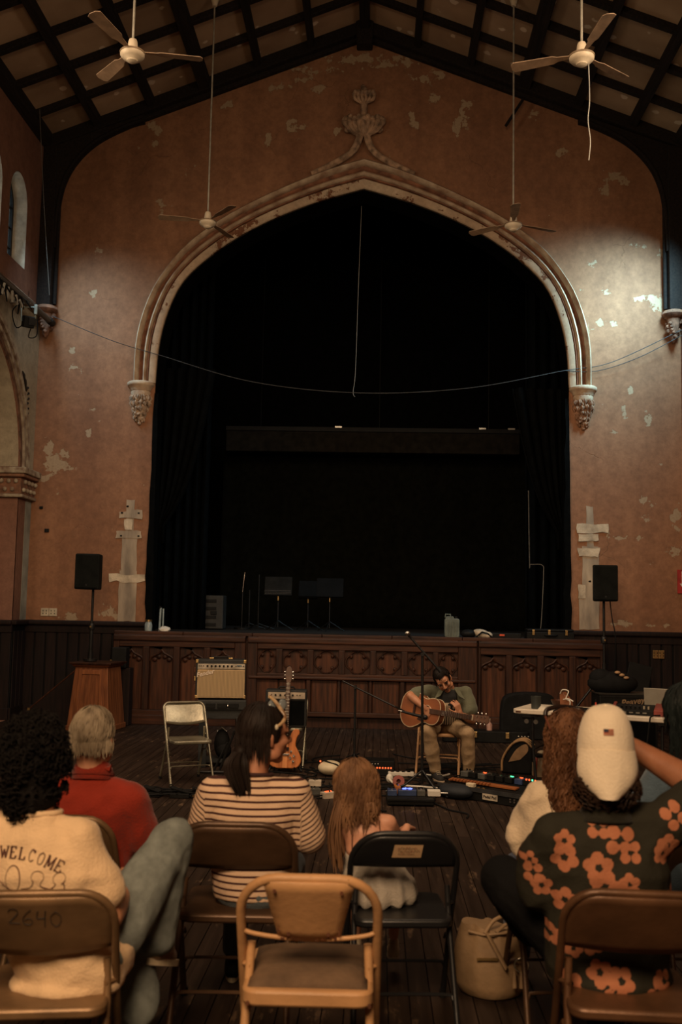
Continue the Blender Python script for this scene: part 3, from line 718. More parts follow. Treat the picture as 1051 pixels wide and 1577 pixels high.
bay(SX0, -1.82, [(-3.60, -3.26), (-3.17, -2.83), (-2.74, -2.40), (-2.31, -1.97)], 1.07, .20)
bay(1.42, SX1, [(1.45, 1.80), (1.885, 2.23), (2.32, 2.665), (2.755, 3.09)], 1.05, .20)
# centre bay: quatrefoils above, plain boards below
cx0, cx1 = -1.79, 1.40
qs = [(-1.65, -1.39), (-1.30, -.95), (-.865, -.515), (-.43, -.08), (.005, .355), (.44, .79), (.87, 1.14)]
bar('stile', cx0, qs[0][0], .17, ZS-.03); bar('stile', qs[-1][1], cx1, .17, ZS-.03)
bar('top_rail', qs[0][0], qs[-1][1], 1.07, ZS-.03, mt=m_woodx); bar('middle_rail', qs[0][0], qs[-1][1], .66, .74, mt=m_woodx)
bar('cap_rail', cx0, cx1, ZS-.12, ZS-.04, th=.085, mt=m_woodx, bev=.015); bar('rail_moulding', cx0+.02, cx1-.02, .66, .70, th=.08, mt=m_woodx, bev=.012)
bar('bottom_rail', cx0, cx1, .155, .22, th=.065, mt=m_woodx)
for a, b in zip(qs, qs[1:]): bar('mullion', a[1], b[0], .74, 1.07, th=.055)
for x0, x1 in qs:
    MB().b2((x0, .012, .74), (x1, .03, 1.07)).build('quatrefoil_board', m_woodpale, sf)
    c, w, zc, h = (x0+x1)/2, (x1-x0)/2, .905, .165
    n = 48; qf = []
    for i in range(n):
        a = 2*pi*i/n; r = .80+.15*abs(cos(2*a))**.7 if w > .15 else .84+.1*abs(cos(2*a))**.7
        qf.append((c+w*r*cos(a), zc+h*r*sin(a)))
    for k in range(4):                        # four corner spandrels outside the quatrefoil
        cor = [(c+w, zc+h), (c-w, zc+h), (c-w, zc-h), (c+w, zc-h)][k]
        arc = [qf[(12*k+i) % n] for i in range(13)]
        e0 = (c+w, zc) if k in (0, ) else None
        ends = [[(c+w, zc), (c, zc+h)], [(c, zc+h), (c-w, zc)], [(c-w, zc), (c, zc-h)], [(c, zc-h), (c+w, zc)]][k]
        MB().prism(arc+[ends[1], cor, ends[0]], -.014, .014).build('tracery_spandrel', m_wood, sf)
    MB().tube([(a, -.018, b) for a, b in qf], .012, 6, closed=True).build('quatrefoil_moulding', m_wood, sf, True)
    m = MB()
    for a in (45, 135, 225, 315): MB().ball((c+w*.70*cos(R(a)), -.01, zc+h*.70*sin(R(a))), (.026, .014, .026), 8).build('cusp', m_wood, sf, True)
lp = [(-1.72, -1.36), (-1.34, -.97), (-.89, -.53), (-.48, -.10), (-.04, .33), (.42, .78), (.82, 1.30)]
for x0, x1 in lp: MB().b2((x0, -.012, .21), (x1, .03, .665)).build('lower_board', m_woodpale, sf, bevel=.012)
for x in (-.93, .375): bar('post', x-.03, x+.03, .17, .67, th=.055)
for x in (-.505, -.07, .80): bar('lower_mullion', x-.02, x+.02, .2, .67, th=.045)
bar('support_block', -.34, -.24, 0, .17, th=.04); bar('support_block', .95, 1.05, 0, .17, th=.04)
# stair up to the stage at the left, seen from the side
t = thing('stage_stair', 'dark wooden stair side sloping up to the stage left of the pedestal', 'stairs', (0, 0, 0))
MB().prism([(-4.72, 0), (-4.72, .20), (-4.02, .80), (-3.74, .80), (-3.74, 0)], 13.66, 13.70).build('stringer', m_wain, t, bevel=.006)
MB().tube([(-4.73, 13.675, .21), (-4.03, 13.675, .815)], .011, 6).build('edge_strip', m_woodpale, t)
MB().box((-4.74, 13.67, .20), (.035, .03, .035)).build('metal_corner', m_brass, t)
for k in range(4): MB().b2((-4.66+.2*k, 13.7, .17*(k+1)-.03), (-3.74, 13.95, .17*(k+1))).build('tread', m_wain, t)
# small dark box behind the pedestal
t = thing('monitor_box', 'small black box standing behind the speaker pole by the stage corner', 'box', (-3.52, 13.75, .78))
MB().box((0, 0, .14), (.2, .2, .28)).build('body', m_black, t, bevel=.01); MB().box((-.12, 0, .10), (.03, .1, .02)).build('latch', m_brass, t)
MB().box((-.03, .05, -.39), (.36, .2, .78)).build('plinth', m_wain, t, bevel=.01)
# ---------------------------------------------------------------- curtains and stage dressing
def drape(name, label, cat, x0, x1, y, z0, z1, folds, depth, parent=None, shape=None, mt=m_blackcloth):
    n = folds*8; m = MB(); rows = 10; vs = []
    for r in range(rows+1):
        z = z0+(z1-z0)*r/rows
        a, b = (x0, x1) if shape is None else shape(z)
        for th in (0, .02):
            pass
        for i in range(n+1):
            q = i/n; vs.append(V((a+(b-a)*q, y+depth*sin(q*folds*2*pi)+.3*depth*sin(q*folds*5.1+r*.15), z)))
    fs = [(r*(n+1)+i, r*(n+1)+i+1, (r+1)*(n+1)+i+1, (r+1)*(n+1)+i) for r in range(rows) for i in range(n)]
    m.add(vs, fs); o = m.build(name, mt, parent, True)
    so = o.modifiers.new('thick', 'SOLIDIFY'); so.thickness = .02
    if label: tag(o, label, cat)
    return o
m_blue = mat('blue_black_velvet', (.0024, .0032, .0038), .9, bump=.2, spec=.04)
drape('stage_curtain', 'blue-black leg curtain hanging at the left side of the stage', 'curtain', -3.5, -2.75, 15.9, ZS, 8.6, 5, .07, mt=m_blue)
drape('stage_curtain', 'blue-black leg curtain hanging at the right side of the stage', 'curtain', 2.35, 3.2, 15.9, ZS, 8.6, 5, .07, mt=m_blue)
def tied(s):
    xo, xi = XA+s*3.15, XA+s*2.30
    def sh(z):
        t = max(0, min(1, (z-3.0)/2.4)); a = xo; b = xo+(xi-xo)*(t**.55)*1.0+(-s*.12)*(1-t)
        return (a, b) if s < 0 else (b, a)
    return sh
drape('tied_curtain', 'black curtain gathered back to the left edge of the stage', 'curtain', 0, 0, 15.3, 2.6, 5.35, 5, .06, shape=tied(-1), mt=m_blackcloth)
drape('tied_curtain', 'black curtain gathered back to the right edge of the stage', 'curtain', 0, 0, 15.3, 2.6, 5.1, 5, .06, shape=tied(1), mt=m_blackcloth)
drape('backdrop', 'black backdrop hanging across the back of the stage', 'backdrop', -3.1, 3.0, 19.6, ZS, 4.75, 9, .03, mt=mat('backdrop_cloth', (.0062, .0062, .0042), .95, bump=.3, spec=.04))
t = thing('lighting_batten', 'long dark horizontal box batten hanging above the stage backdrop', 'batten', (0, 19.0, 0))
MB().b2((-2.95, -.15, 4.62), (2.68, .15, 5.02)).build('box', mat('batten_grey', (.017, .0145, .011), .9, spec=.05), t, bevel=.02)
MB().b2((-2.95, -.18, 5.02), (2.68, .15, 5.10)).build('top_edge', m_black, t)
for x in (-2.3, 0, 2.1): MB().cyl((x, 0, 5.1), (x, 0, 9.4), .008, n=6).build('hanging_wire', m_black, t)
for x in (-.85, 1.9, 2.45): MB().b2((x, -.19, 5.09), (x+.13, -.15, 5.12)).build('clamp', m_metal, t)
# music stands, mic stands
def music_stand(x, y, h, w, lab, tilt=12, grey=False):
    t = thing('music_stand', lab, 'music stand', (x, y, ZS), group='music stands on the stage')
    mt = mat('music_stand_grey', (.012, .0115, .010), .85, spec=.1) if grey else mat('music_stand_black', (.004, .004, .004), .85, spec=.1)
    MB().box((0, -.03, h-.1), (w, .012, .30), (R(-tilt), 0, 0)).build('desk', mt, t, bevel=.004)
    MB().box((0, -.07, h-.255), (w, .06, .012), (R(-tilt), 0, 0)).build('lip', mt, t)
    MB().cyl((0, 0, .05), (0, 0, h-.1), .011, n=8).build('pole', m_darkmetal, t, True)
    MB().cyl((0, -.02, h-.34), (0, -.02, h-.27), .016, n=8).build('knob', m_brass, t, True)
    for a in (20, 140, 260): MB().tube([(0, 0, .16), (.26*cos(R(a)), .26*sin(R(a)), .005)], .008, 6).build('leg', m_darkmetal, t)
    if grey:
        for k in range(3): MB().box((0, -.075, h-.18-.025*k), (w-.01, .004, .006), (R(-tilt), 0, 0)).build('ridge', m_darkmetal, t)
music_stand(-1.62, 16.4, .83, .45, 'grey music stand on stage, leftmost with a ribbed desk', grey=True)
music_stand(-1.16, 16.9, .80, .32, 'small black music stand on stage, between the two wider ones', 30)
music_stand(-.77, 16.4, .82, .44, 'wide black music stand on stage, rightmost of the three')
t = thing('stage_microphone_stand', 'microphone stand on the stage with a bright steel upper tube', 'microphone stand', (-2.24, 16.6, ZS))
MB().cyl((0, 0, .03), (0, 0, .7), .010, n=8).build('pole', m_darkmetal, t, True); MB().cyl((.0, -.01, .62), (.03, -.01, .95), .011, n=8).build('upper_tube', m_chrome, t, True)
MB().cyl((0, 0, 0), (0, 0, .03), .13, n=16).build('base', m_black, t)
for x, y, h, lab in ((-2.16, 16.9, .66, 'thin dark microphone stand on stage just right of the bright one'), (-1.98, 16.7, .92, 'taller dark microphone stand on stage left of the music stands')):
    t = thing('stage_microphone_stand', lab, 'microphone stand', (x, y, ZS))
    MB().cyl((0, 0, .03), (0, 0, h), .010, n=8).build('pole', m_darkmetal, t, True)
    for a in (10, 130, 250): MB().tube([(0, 0, .10), (.28*cos(R(a)), .28*sin(R(a)), .01)], .009, 6).build('leg', m_darkmetal, t)
t = thing('stacked_case', 'dark ribbed speaker case standing at the left back of the stage', 'case', (-2.67, 16.2, ZS))
m_case = mat('case_grey', (.020, .020, .018), .6)
MB().box((0, 0, .28), (.40, .35, .54)).build('body', m_case, t, bevel=.015)
for z in (.08, .2, .34, .46): MB().box((-.04, -.18, z), (.26, .015, .05)).build('rib', m_black, t, bevel=.004)
MB().box((.05, -.185, .27), (.10, .02, .06)).build('handle', m_black, t, bevel=.006)
# things along the edge of the stage
t = thing('jerry_can', 'grey-green plastic can standing on the stage edge above the guitarist', 'can', (1.07, YS+.25, ZS))
mj = mat('grey_green_plastic', (.105, .125, .105), .5)
m = MB(); m.prism(rrect(.21, .27, .03, 3, 0, .135), -.08, .08); m.prism([(-.10, .25), (.04, .25), (.02, .30), (-.08, .30)], -.06, .06); m.build('body', mj, t, bevel=.012)
MB().tube([(-.02, 0, .27), (-.02, 0, .325), (-.09, 0, .325), (-.09, 0, .28)], .014, 8).build('handle', mj, t, True)
MB().cyl((.06, 0, .27), (.06, 0, .30), .022, n=12).build('cap', m_black, t, True)
for x in (-.06, -.02, .02, .06): MB().b2((x-.008, -.088, .03), (x+.008, -.079, .23)).build('rib', mj, t, bevel=.003)
def shoe_bag():
    t = thing('cloth_bundle', 'cream and black cloth bundle lying on the stage edge right of the can', 'bundle', (1.42, YS+.2, ZS))
    m = MB(); m.ball((.07, 0, .06), (.13, .10, .065), 14, (0, .25, 0)); m.ball((.15, -.02, .045), (.07, .08, .05), 12); m.build('cream_cloth', mat('cream_cloth', (.52, .43, .31), .9), t, True)
    m = MB(); m.ball((-.12, 0, .06), (.11, .10, .065), 12); m.tube([(-.02, -.1, .02), (.06, -.12, .09), (.14, -.1, .07), (.2, -.08, .02)], .012, 6); m.build('black_cloth', m_black, t, True)
shoe_bag()
def stage_case(nm, x, w, h, lab, lat, lit):
    t = thing(nm, lab, 'case', (x, YS+.24, ZS))
    MB().box((0, 0, h*.36), (w, .26, h*.72)).build('body', m_black, t, bevel=.012); MB().box((0, 0, h*.86), (w*.985, .25, h*.27)).build('lid', m_black, t, bevel=.02)
    for lx in lat:
        MB().box((lx, -.136, h*.66), (.035, .012, .075)).build('latch', lit, t, bevel=.004)
    MB().tube([(-.09, -.135, h*.45), (-.07, -.165, h*.42), (.07, -.165, h*.42), (.09, -.135, h*.45)], .010, 6).build('handle', m_black, t, True)
stage_case('instrument_case', 2.44, .66, .15, 'flat black instrument case with three brass latches on the stage edge', (-.24, -.02, .22), m_brass)
t = thing('stage_box', 'low black unit with a red display on the stage edge, left of the brass-latched case', 'box', (1.83, YS+.3, ZS))
MB().box((0, 0, .04), (.42, .25, .08)).build('body', m_black, t, bevel=.01)
MB().box((-.06, -.128, .05), (.07, .006, .022)).build('display', mat('red_display', (.5, .06, .02), .4, emit=.35), t)
t = thing('white_tape_lump', 'crumpled white paper lying on the left end of the stage', 'paper', (-3.05, YS+.35, ZS))
m = MB(); m.ball((0, 0, .03), (.09, .06, .045), 8); 
for v in range(len(m.v)): m.v[v] = tuple(V(m.v[v])+noise.noise_vector(V(m.v[v])*25)*.02)
m.build('sheet', m_white, t)
t = thing('clear_bottle', 'clear plastic tube standing by the left jamb of the stage', 'tube', (-3.16, YS+.5, ZS))
m_clear = mat('pale_clear_plastic', (.30, .36, .36), .25, spec=.6)
MB().cyl((0, 0, 0), (.01, 0, .34), .016, n=10).build('tube', m_clear, t, True); MB().cyl((.05, 0, 0), (.05, 0, .33), .012, n=10).build('rod', m_clear, t, True); MB().cyl((0, 0, .33), (.01, 0, .36), .018, n=10).build('cap', m_black, t)
t = thing('glass_jar', 'small glass jar at the very left corner of the stage opening', 'jar', (-3.30, YS+.4, ZS))
MB().lathe([(.01, 0), (.05, .0), (.055, .02), (.055, .10), (.045, .12), (.045, .14), (.01, .14)], 14).build('body', m_clear, t, True); MB().lathe([(.01, .14), (.05, .14), (.05, .165), (.01, .165)], 14).build('lid', m_brass, t, True)
# ---------------------------------------------------------------- loudspeakers on stands
def speaker_body(t, w, h, d, z):
    m_spk = mat('speaker_cabinet', (.008, .009, .008), .75, spec=.12); m_gr = mat('speaker_grille', (.009, .010, .009), .85, bump=.6, fine=200, spec=.08)
    MB().prism([(-w/2, -d/2), (w/2, -d/2), (w*.36, d/2), (-w*.36, d/2)], z, z+h, 'XY').build('cabinet', m_spk, t, bevel=.02)
    MB().prism(rrect(w-.03, h-.04, .02, 4, 0, z+h/2), -d/2-.012, -d/2+.002).build('grille', m_gr, t, bevel=.004)
    MB().cyl((0, -d/2-.014, z+.06), (0, -d/2-.011, z+.06), .014, n=14).build('badge', m_darkmetal, t)
    MB().tube([(-w*.5, 0, z+h*.55), (-w*.53, .0, z+h*.55), (-w*.53, .08, z+h*.55), (-w*.46, .08, z+h*.55)], .012, 6).build('handle', m_spk, t)
def speaker_stand(x, y, zb, zt, lab, tripod=True):
    t = thing('speaker_stand', lab, 'speaker stand', (x, y, zb), group=None)
    H = zt-zb
    MB().cyl((0, 0, .02 if not tripod else .3), (0, 0, H*.55), .026, n=12).build('lower_pole', m_darkmetal, t, True)
    MB().cyl((0, 0, H*.5), (0, 0, H), .017, n=12).build('upper_pole', m_darkmetal, t, True)
    MB().lathe([(.01, -.05), (.04, -.04), (.045, 0), (.035, .04), (.01, .05)], 14, (0, 0, H*(.72 if tripod else .48))).build('collar', m_darkmetal, t, True)
    MB().cyl((0, -.03, H*(.72 if tripod else .48)), (0, -.055, H*(.72 if tripod else .48)), .012, n=8).build('knob', m_brass, t, True)
    if tripod:
        for a in (200, 320, 80): MB().tube([(.02*cos(R(a)), .02*sin(R(a)), .62), (.30*cos(R(a)), .30*sin(R(a)), .30), (.5*cos(R(a)), .5*sin(R(a)), .012)], .012, 8).build('leg', m_darkmetal, t, True)
        MB().cyl((0, 0, .56), (0, 0, .64), .04, n=12).build('hub', m_darkmetal, t, True)
    else:
        MB().cyl((0, 0, .0), (0, 0, .03), .09, n=20).build('base_plate', m_darkmetal, t, True); MB().cyl((0, 0, .03), (0, 0, .12), .035, n=12).build('socket', m_darkmetal, t, True)
speaker_stand(-3.80, 13.25, .895, 1.84, 'black speaker pole standing on the wooden pedestal at left', False)
t = thing('loudspeaker', 'black loudspeaker on the pole above the wooden pedestal at left', 'loudspeaker', (-3.85, 13.25, 1.84)); speaker_body(t, .335, .475, .32, 0)
speaker_stand(2.995, 13.3, 0, 1.81, 'black tripod speaker stand at right behind the white table')
t = thing('loudspeaker', 'black loudspeaker on the tripod stand at the right of the stage', 'loudspeaker', (2.995, 13.3, 1.81), R(-4)); speaker_body(t, .33, .475, .32, 0)
t = tag(MB().tube(spline([(3.07, 13.36, 2.0), (3.10, 13.3, 1.6), (3.14, 13.28, 1.3), (3.12, 13.3, .6), (3.2, 13.3, .03)], 6), .007, 6).build('speaker_cable', m_rubber, None, True), 'thin black cable hanging from the right loudspeaker', 'cable')
# wooden tapered pedestal
t = thing('pedestal', 'tapered panelled wooden pedestal carrying the left speaker pole', 'pedestal', (-3.70, 13.3, 0), R(-7))
mpd = wood('pedestal_oak', (.200, .070, .026), (.11, .038, .016), .45, 'Z')
def frustum(w0, w1, z0, z1, nm, mt, ins=0): return MB().loft([[V((sx*w, sy*w, z)) for sx, sy in ((-1, -1), (1, -1), (1, 1), (-1, 1))] for w, z in ((w0, z0), (w1, z1))]).build(nm, mt, t, bevel=.008)
frustum(.285, .225, .06, .83, 'body', mpd)
frustum(.30, .30, 0, .07, 'foot', mpd); frustum(.285, .29, .855, .885, 'top', m_wood); frustum(.245, .27, .825, .857, 'top_moulding', mpd)
for z0, z1, x0, x1, nm in ((.10, .80, -.20, -.145, 'stile'), (.10, .80, .145, .20, 'stile'), (.73, .79, -.15, .15, 'panel_rail'), (.10, .17, -.15, .15, 'panel_rail')):
    def yy(z): return -(.285+(.225-.285)*(z-.06)/.77)
    k = lambda z: 1-(z-.06)*.25
    MB().loft([[V((x0*k(z), yy(z)-.012, z)), V((x1*k(z), yy(z)-.012, z)), V((x1*k(z), yy(z)+.01, z)), V((x0*k(z), yy(z)+.01, z))] for z in (z0, z1)]).build(nm, mpd, t, bevel=.005)
# ---------------------------------------------------------------- ceiling fans, wires
def fan(x, y, z, lab, rot):
    t = thing('ceiling_fan', lab, 'fan', (x, y, z), rot, 'ceiling fans')
    mw = mat('fan_enamel', (.60, .49, .34), .4, var=.08); top = zroof(x)-z
    MB().cyl((0, 0, .12), (0, 0, top-.02), .012, n=8).build('rod', mat('fan_rod', (.40, .36, .28), .4, .3), t, True)
    MB().lathe([(.055, .02), (.045, .10), (.042, .13), (.035, .15), (.01, .155)], 18).build('neck', mw, t, True)
    MB().lathe([(.01, -.055), (.05, -.055), (.055, -.045), (.09, -.03), (.112, -.005), (.112, .012), (.10, .028), (.02, .032)], 28).build('housing', mw, t, True)
    MB().lathe([(.10, .0135), (.116, .0135), (.118, .021), (.116, .028), (.10, .028)], 28).build('trim_ring', mat('fan_ring', (.25, .17, .10), .4), t, True)
    MB().lathe([(.01, -.072), (.03, -.07), (.05, -.058), (.05, -.05), (.01, -.05)], 20).build('bottom_cap', mw, t, True)
    MB().lathe([(.03, -.16), (.045, -.10), (.075, -.02), (.08, .0), (.02, .01)], 16, (0, 0, top)).build('canopy', mw, t, True)
    mb = mat('fan_blade', (.36, .235, .14), .7)
    for k in range(3):
        a = R(120*k); m = M.Rotation(a, 3, 'Z')
        pl = [(.10, -.018), (.22, -.03), (.26, -.05), (.62, -.062), (.645, -.03), (.645, .03), (.62, .062), (.26, .05), (.22, .03), (.10, .018)]
        vs = [m @ V((p, q, .034+q*.18+d)) for d in (0, .005) for p, q in pl]; n = len(pl)
        MB().add(vs, [tuple(range(n)), tuple(range(2*n-1, n-1, -1))]+[(i, (i+1) % n, n+(i+1) % n, n+i) for i in range(n)]).build('blade', mb, t)
fan(-2.34, 8.7, 6.72, 'white-bodied ceiling fan on a long rod, upper left', R(12))
fan(1.79, 8.7, 6.68, 'white-bodied ceiling fan on a long rod, upper right', R(40))
fan(-2.30, 12.6, 6.66, 'white-bodied ceiling fan hanging before the left shoulder of the stage arch', R(70))
fan(1.70, 12.6, 6.64, 'white-bodied ceiling fan hanging before the right shoulder of the stage arch', R(25))
m_wire = mat('wire', (.03, .028, .025), .6); m_pale = mat('pale_string', (.42, .40, .34), .7)
def wire(nm, pts, r, lab, cat, mt=m_wire, n=5): return tag(MB().tube(spline(pts, 8), r, n).build(nm, mt, None, True), lab, cat)
wire('pull_string', [(1.85, 8.7, 6.7), (1.86, 8.7, 6.3), (1.845, 8.7, 6.1), (1.865, 8.7, 5.9), (1.85, 8.7, 5.72)], .004, 'pale twisted pull string hanging below the upper right ceiling fan', 'string', m_pale)
wire('hanging_wire', [(-.33, 15.0, 7.9), (-.36, 15.0, 6.5), (-.38, 15.0, 5.3), (-.41, 15.0, 4.95), (-.38, 15.0, 4.88)], .006, 'thin pale wire hanging from the point of the stage arch', 'wire', mat('pale_wire', (.16, .15, .13), .6))
wire('slack_cable', [(-4.86, 14.2, 5.87), (-4.0, 14.35, 5.55), (-3.3, 14.5, 5.37), (-1.9, 14.5, 4.98), (-.3, 14.5, 4.83), (1.3, 14.5, 4.92), (2.72, 14.5, 5.20), (3.4, 14.5, 5.33), (4.4, 14.4, 5.80)], .006, 'thin black cable sagging across the stage opening from wall to wall', 'cable')
wire('second_cable', [(2.72, 14.5, 5.20), (3.2, 14.5, 5.20), (3.8, 14.45, 5.40), (4.4, 14.4, 5.72)], .006, 'short black cable between the arch and the right corner, below the longer one', 'cable')
wire('dropped_cable', [(2.30, 15.25, 3.50), (2.31, 15.2, 2.4), (2.33, 15.2, 2.37), (2.5, 15.2, 2.36), (2.52, 15.2, 2.2), (2.47, 15.1, 1.5), (2.42, 15.0, 1.30)], .006, 'thin pale cable dropping inside the right edge of the stage', 'cable', mat('pale_wire', (.16, .15, .13), .6))
tag(MB().cyl((1.82, 14.35, 8.88), (2.08, 14.35, 9.30), .022, n=8).build('broken_rod', m_beam, None, True), 'short dark rod slanting down from the right gable timber', 'rod')
wire('corner_wire', [(-4.98, 13.6, 8.75), (-4.96, 13.9, 7.5), (-4.93, 14.25, 6.2)], .004, 'thin grey wire hanging down along the left corner post', 'wire', mat('pale_wire', (.16, .15, .13), .6))
# lighting pipe with cables and a floodlight at the left
t = thing('lighting_pipe', 'dark pipe wrapped with cables running along the left cornice', 'pipe', (0, 0, 0))
MB().cyl((-4.92, 9.0, 5.82), (-4.92, 14.35, 5.82), .045, n=12).build('pipe', mat('pipe_steel', (.05, .05, .042), .35, .6), t, True)
MB().cyl((-4.92, 14.25, 5.82), (-4.92, 14.40, 5.82), .055, n=12).build('end_cap', m_black, t, True)
random.seed(9); m = MB()
for k in range(26):
    y = 11.3+1.9*random.random(); L = random.uniform(.08, .3)
    m.tube(spline([(-4.90, y, 5.80), (-4.85+random.uniform(-.06, .04), y+random.uniform(-.1, .1), 5.80-L), (-4.92, y+random.uniform(0, .25), 5.82)], 5), .009, 5)
m.build('cable_loops', m_rubber, t, True, kind='stuff')
for y in (13.35, 12.2): MB().box((-5.03, y, 5.82), (.30, .03, .05)).build('wall_bracket', m_metal, t)
for k in range(5): MB().box((-4.88, 12.35+.16*k, 5.68), (.02, .03, .15), (.3*k, .2, 0)).build('cable_tie', m_pale, t)
t = thing('floodlight', 'small black floodlight hanging from the pipe on the left wall', 'floodlight', (-4.90, 13.35, 5.53), R(25))
MB().box((0, 0, 0), (.15, .14, .16), (.3, 0, .2)).build('body', m_black, t, bevel=.015); MB().box((.05, -.075, -.01), (.10, .01, .10), (.3, 0, .2)).build('lens', m_darkmetal, t)
MB().tube([(-.09, 0, 0), (-.10, 0, .20), (.09, 0, .22), (.09, 0, 0)], .011, 6).build('yoke', mat('pale_bracket', (.30, .36, .33), .5), t); MB().box((.09, -.02, .18), (.04, .05, .14)).build('clamp', mat('pale_bracket', (.30, .36, .33), .5), t, bevel=.005)
MB().tube(spline([(-.02, .05, .02), (-.15, .0, -.10), (-.22, -.1, .1), (-.1, -.1, .25)], 6), .008, 5).build('cord', m_rubber, t, True); MB().tube(spline([(.05, .05, -.05), (.02, .05, -.2), (.12, .0, -.18), (.12, 0, .05)], 6), .008, 5).build('cord', m_rubber, t, True)
# plates and signs on the walls
def plate(x, z, w, h, lab, gangs=2, y=YB, mt=m_cream, cat='outlet'):
    t = thing('wall_plate', lab, cat, (x, y, z))
    for k in range(gangs):
        cx = (k-(gangs-1)/2)*w/gangs
        MB().box((cx, -.009, 0), (w/gangs-.006, .018, h)).build('cover', mt, t, bevel=.004)
        for dx in (-.025, .025):
            for dz in (-.02, .02): MB().box((cx+dx, -.019, dz), (.012, .004, .018)).build('slot', m_black, t)
plate(-4.83, 1.515, .245, .115, 'cream double outlet plate on the wall above the left wainscot')
plate(3.04, 1.11, .05, .14, 'brass switch plate beside the right speaker stand', 1, YB-.045, m_brass, 'switch')
plate(4.05, 1.08, .17, .12, 'brass outlet plate on the right wainscot', 2, YB-.045, m_brass)
t = thing('arrow_sign', 'red and white arrow sign cut off at the right edge of the photo', 'sign', (4.42, YB-.02, 2.13))
MB().box((0, 0, 0), (.16, .015, .34)).build('board', mat('sign_red', (.38, .03, .025), .5), t)
MB().prism([(-.02, .15), (.06, .15), (.06, -.03), (.08, -.03), (.02, -.13), (-.05, -.03), (-.02, -.03)], -.012, -.008).build('arrow', m_white, t)
# ================================================================== folding chairs
def cmat(nm, c, rough=.42, metal=.35, var=.25): return mat(nm, c, rough, metal, var, 5, .10)
m_tan = cmat('tan_chair_enamel', (.205, .122, .060)); m_brownch = cmat('brown_chair_enamel', (.125, .060, .029)); m_dkch = cmat('dark_brown_chair_enamel', (.092, .050, .027))
m_creamch = mat('rusty_cream_enamel', (.50, .275, .125), .5, 0, .12, 6, .15); m_blackch = mat('black_chair_enamel', (.011, .011, .012), .38, 0, .1, 5, .05)
m_grey = cmat('grey_beige_chair_enamel', (.25, .225, .16), .28, .5)
m_rust = mat('rust_spot', (.10, .035, .015), .9)
def fy(z): return .20-.435*z/.78
def chair_frame(t, mt, w=.215, top=.78, rad=.10, tr=.0125):
    pts = [(-w-.004, fy(0), .008), (-w, fy(.35), .35), (-w, fy(top-rad), top-rad)]
    for i in range(1, 7):
        a = pi/2*i/6; z = top-rad+rad*sin(a); pts.append((-w+rad*(1-cos(a)), fy(z), z))
    pts = pts+[(-x, y, z) for x, y, z in reversed(pts)]
    MB().tube(pts, tr, 10).build('front_frame', mt, t, True)
    for s in (-1, 1):
        MB().tube([(s*(w-.028), fy(.55)+.02, .545), (s*(w-.022), -.10, .42), (s*(w-.012), -.31, .010)], tr*.95, 10).build('rear_leg', mt, t, True)
        MB().cyl((s*(w-.03), -.105, .475), (s*(w-.0), -.07, .475), .008, n=8).build('hinge_link', mt, t)
        MB().tube([(s*(w-.018), fy(.30), .30), (s*(w-.02), -.02, .335), (s*(w-.02), -.17, .30)], .006, 6).build('brace_link', mt, t)
        for y in (fy(.012), -.305): MB().cyl((s*(w+.002 if y > 0 else w-.012), y, 0), (s*(w+.002 if y > 0 else w-.012), y, .03), tr*1.25, n=10).build('foot_cap', m_rubber, t, True)
    for yy, z, ww in ((None, .17, w), (-.275, .155, w-.014)):
        f = (lambda zz: fy(zz)) if yy is None else (lambda zz: -.31+.21*(zz-.01)/.41)
        p = [(-ww, f(z-.03), z-.03), (-ww+.012, f(z), z), (-ww+.05, f(z+.012), z+.012), (ww-.05, f(z+.012), z+.012), (ww-.012, f(z), z), (ww, f(z-.03), z-.03)]
        MB().tube(spline(p, 3), .007, 6).build('crossbar', mt, t, True)
def chair_seat(t, mt, w=.395, z=.44, y0=-.20, y1=.20, lip=.035):
    MB().prism(rrect(w, y1-y0, .05, 5, 0, (y0+y1)/2), z-lip, z, 'XY').build('seat', mt, t, True, bevel=.010)
def chair_panel(t, mt, w=.215, zt=.772, zb=.595, rad=.10, sag=.02, bow=.022, side=None):
    nu, nv = 20, 8; vs = []
    for i in range(nu+1):
        u = -1+2*i/nu; x = u*(w-.006)
        d = max(0, abs(x)-(w-rad)); top = zt-(rad-sqrt(max(0, rad*rad-d*d)))
        bot = zb-sag*(1-u*u)
        bot = min(bot, top-.004)
        for j in range(nv+1):
            z = bot+(top-bot)*j/nv; vs.append((x, fy(z)-bow*(1-u*u)*.8-.004*sin(pi*j/nv), z))
    m = MB(); m.add(vs, [(i*(nv+1)+j, (i+1)*(nv+1)+j, (i+1)*(nv+1)+j+1, i*(nv+1)+j+1) for i in range(nu) for j in range(nv)])
    o = m.build('backrest', mt, t, True); s = o.modifiers.new('t', 'SOLIDIFY'); s.thickness = .010; s.offset = 0
    return o
def folding_chair(lab, loc, rz, mt, sc=1.0, zb=.595, sag=.02, nm='folding_chair', seat=None, rad=.10):
    t = thing(nm, lab, 'chair', loc, rz, sc=sc)
    chair_frame(t, mt, rad=rad); chair_seat(t, seat or mt); chair_panel(t, mt, zb=zb, sag=sag, rad=rad)
    return t
ch_left = folding_chair('tan folding chair with 2640 handwritten on its back, under the curly haired man', (-1.035, 3.29, 0), R(9), m_tan, 1.02, .600, .025)
ch_right = folding_chair('rusty brown folding chair at lower right, under the man in the white cap', (.83, 3.40, 0), R(-3), m_brownch, 1.05, .600, .012)
ch_woman = folding_chair('dark brown folding chair under the woman in the striped shirt', (-.555, 4.24, 0), R(2), m_dkch, 1.04, .605, .008, rad=.12); ch_woman.scale.x = 1.11
ch_black = folding_chair('black folding chair with a paper sticker on its back, under the girl', (.112, 4.29, 0), R(5), m_blackch, 1.0, .640, .0, rad=.13)
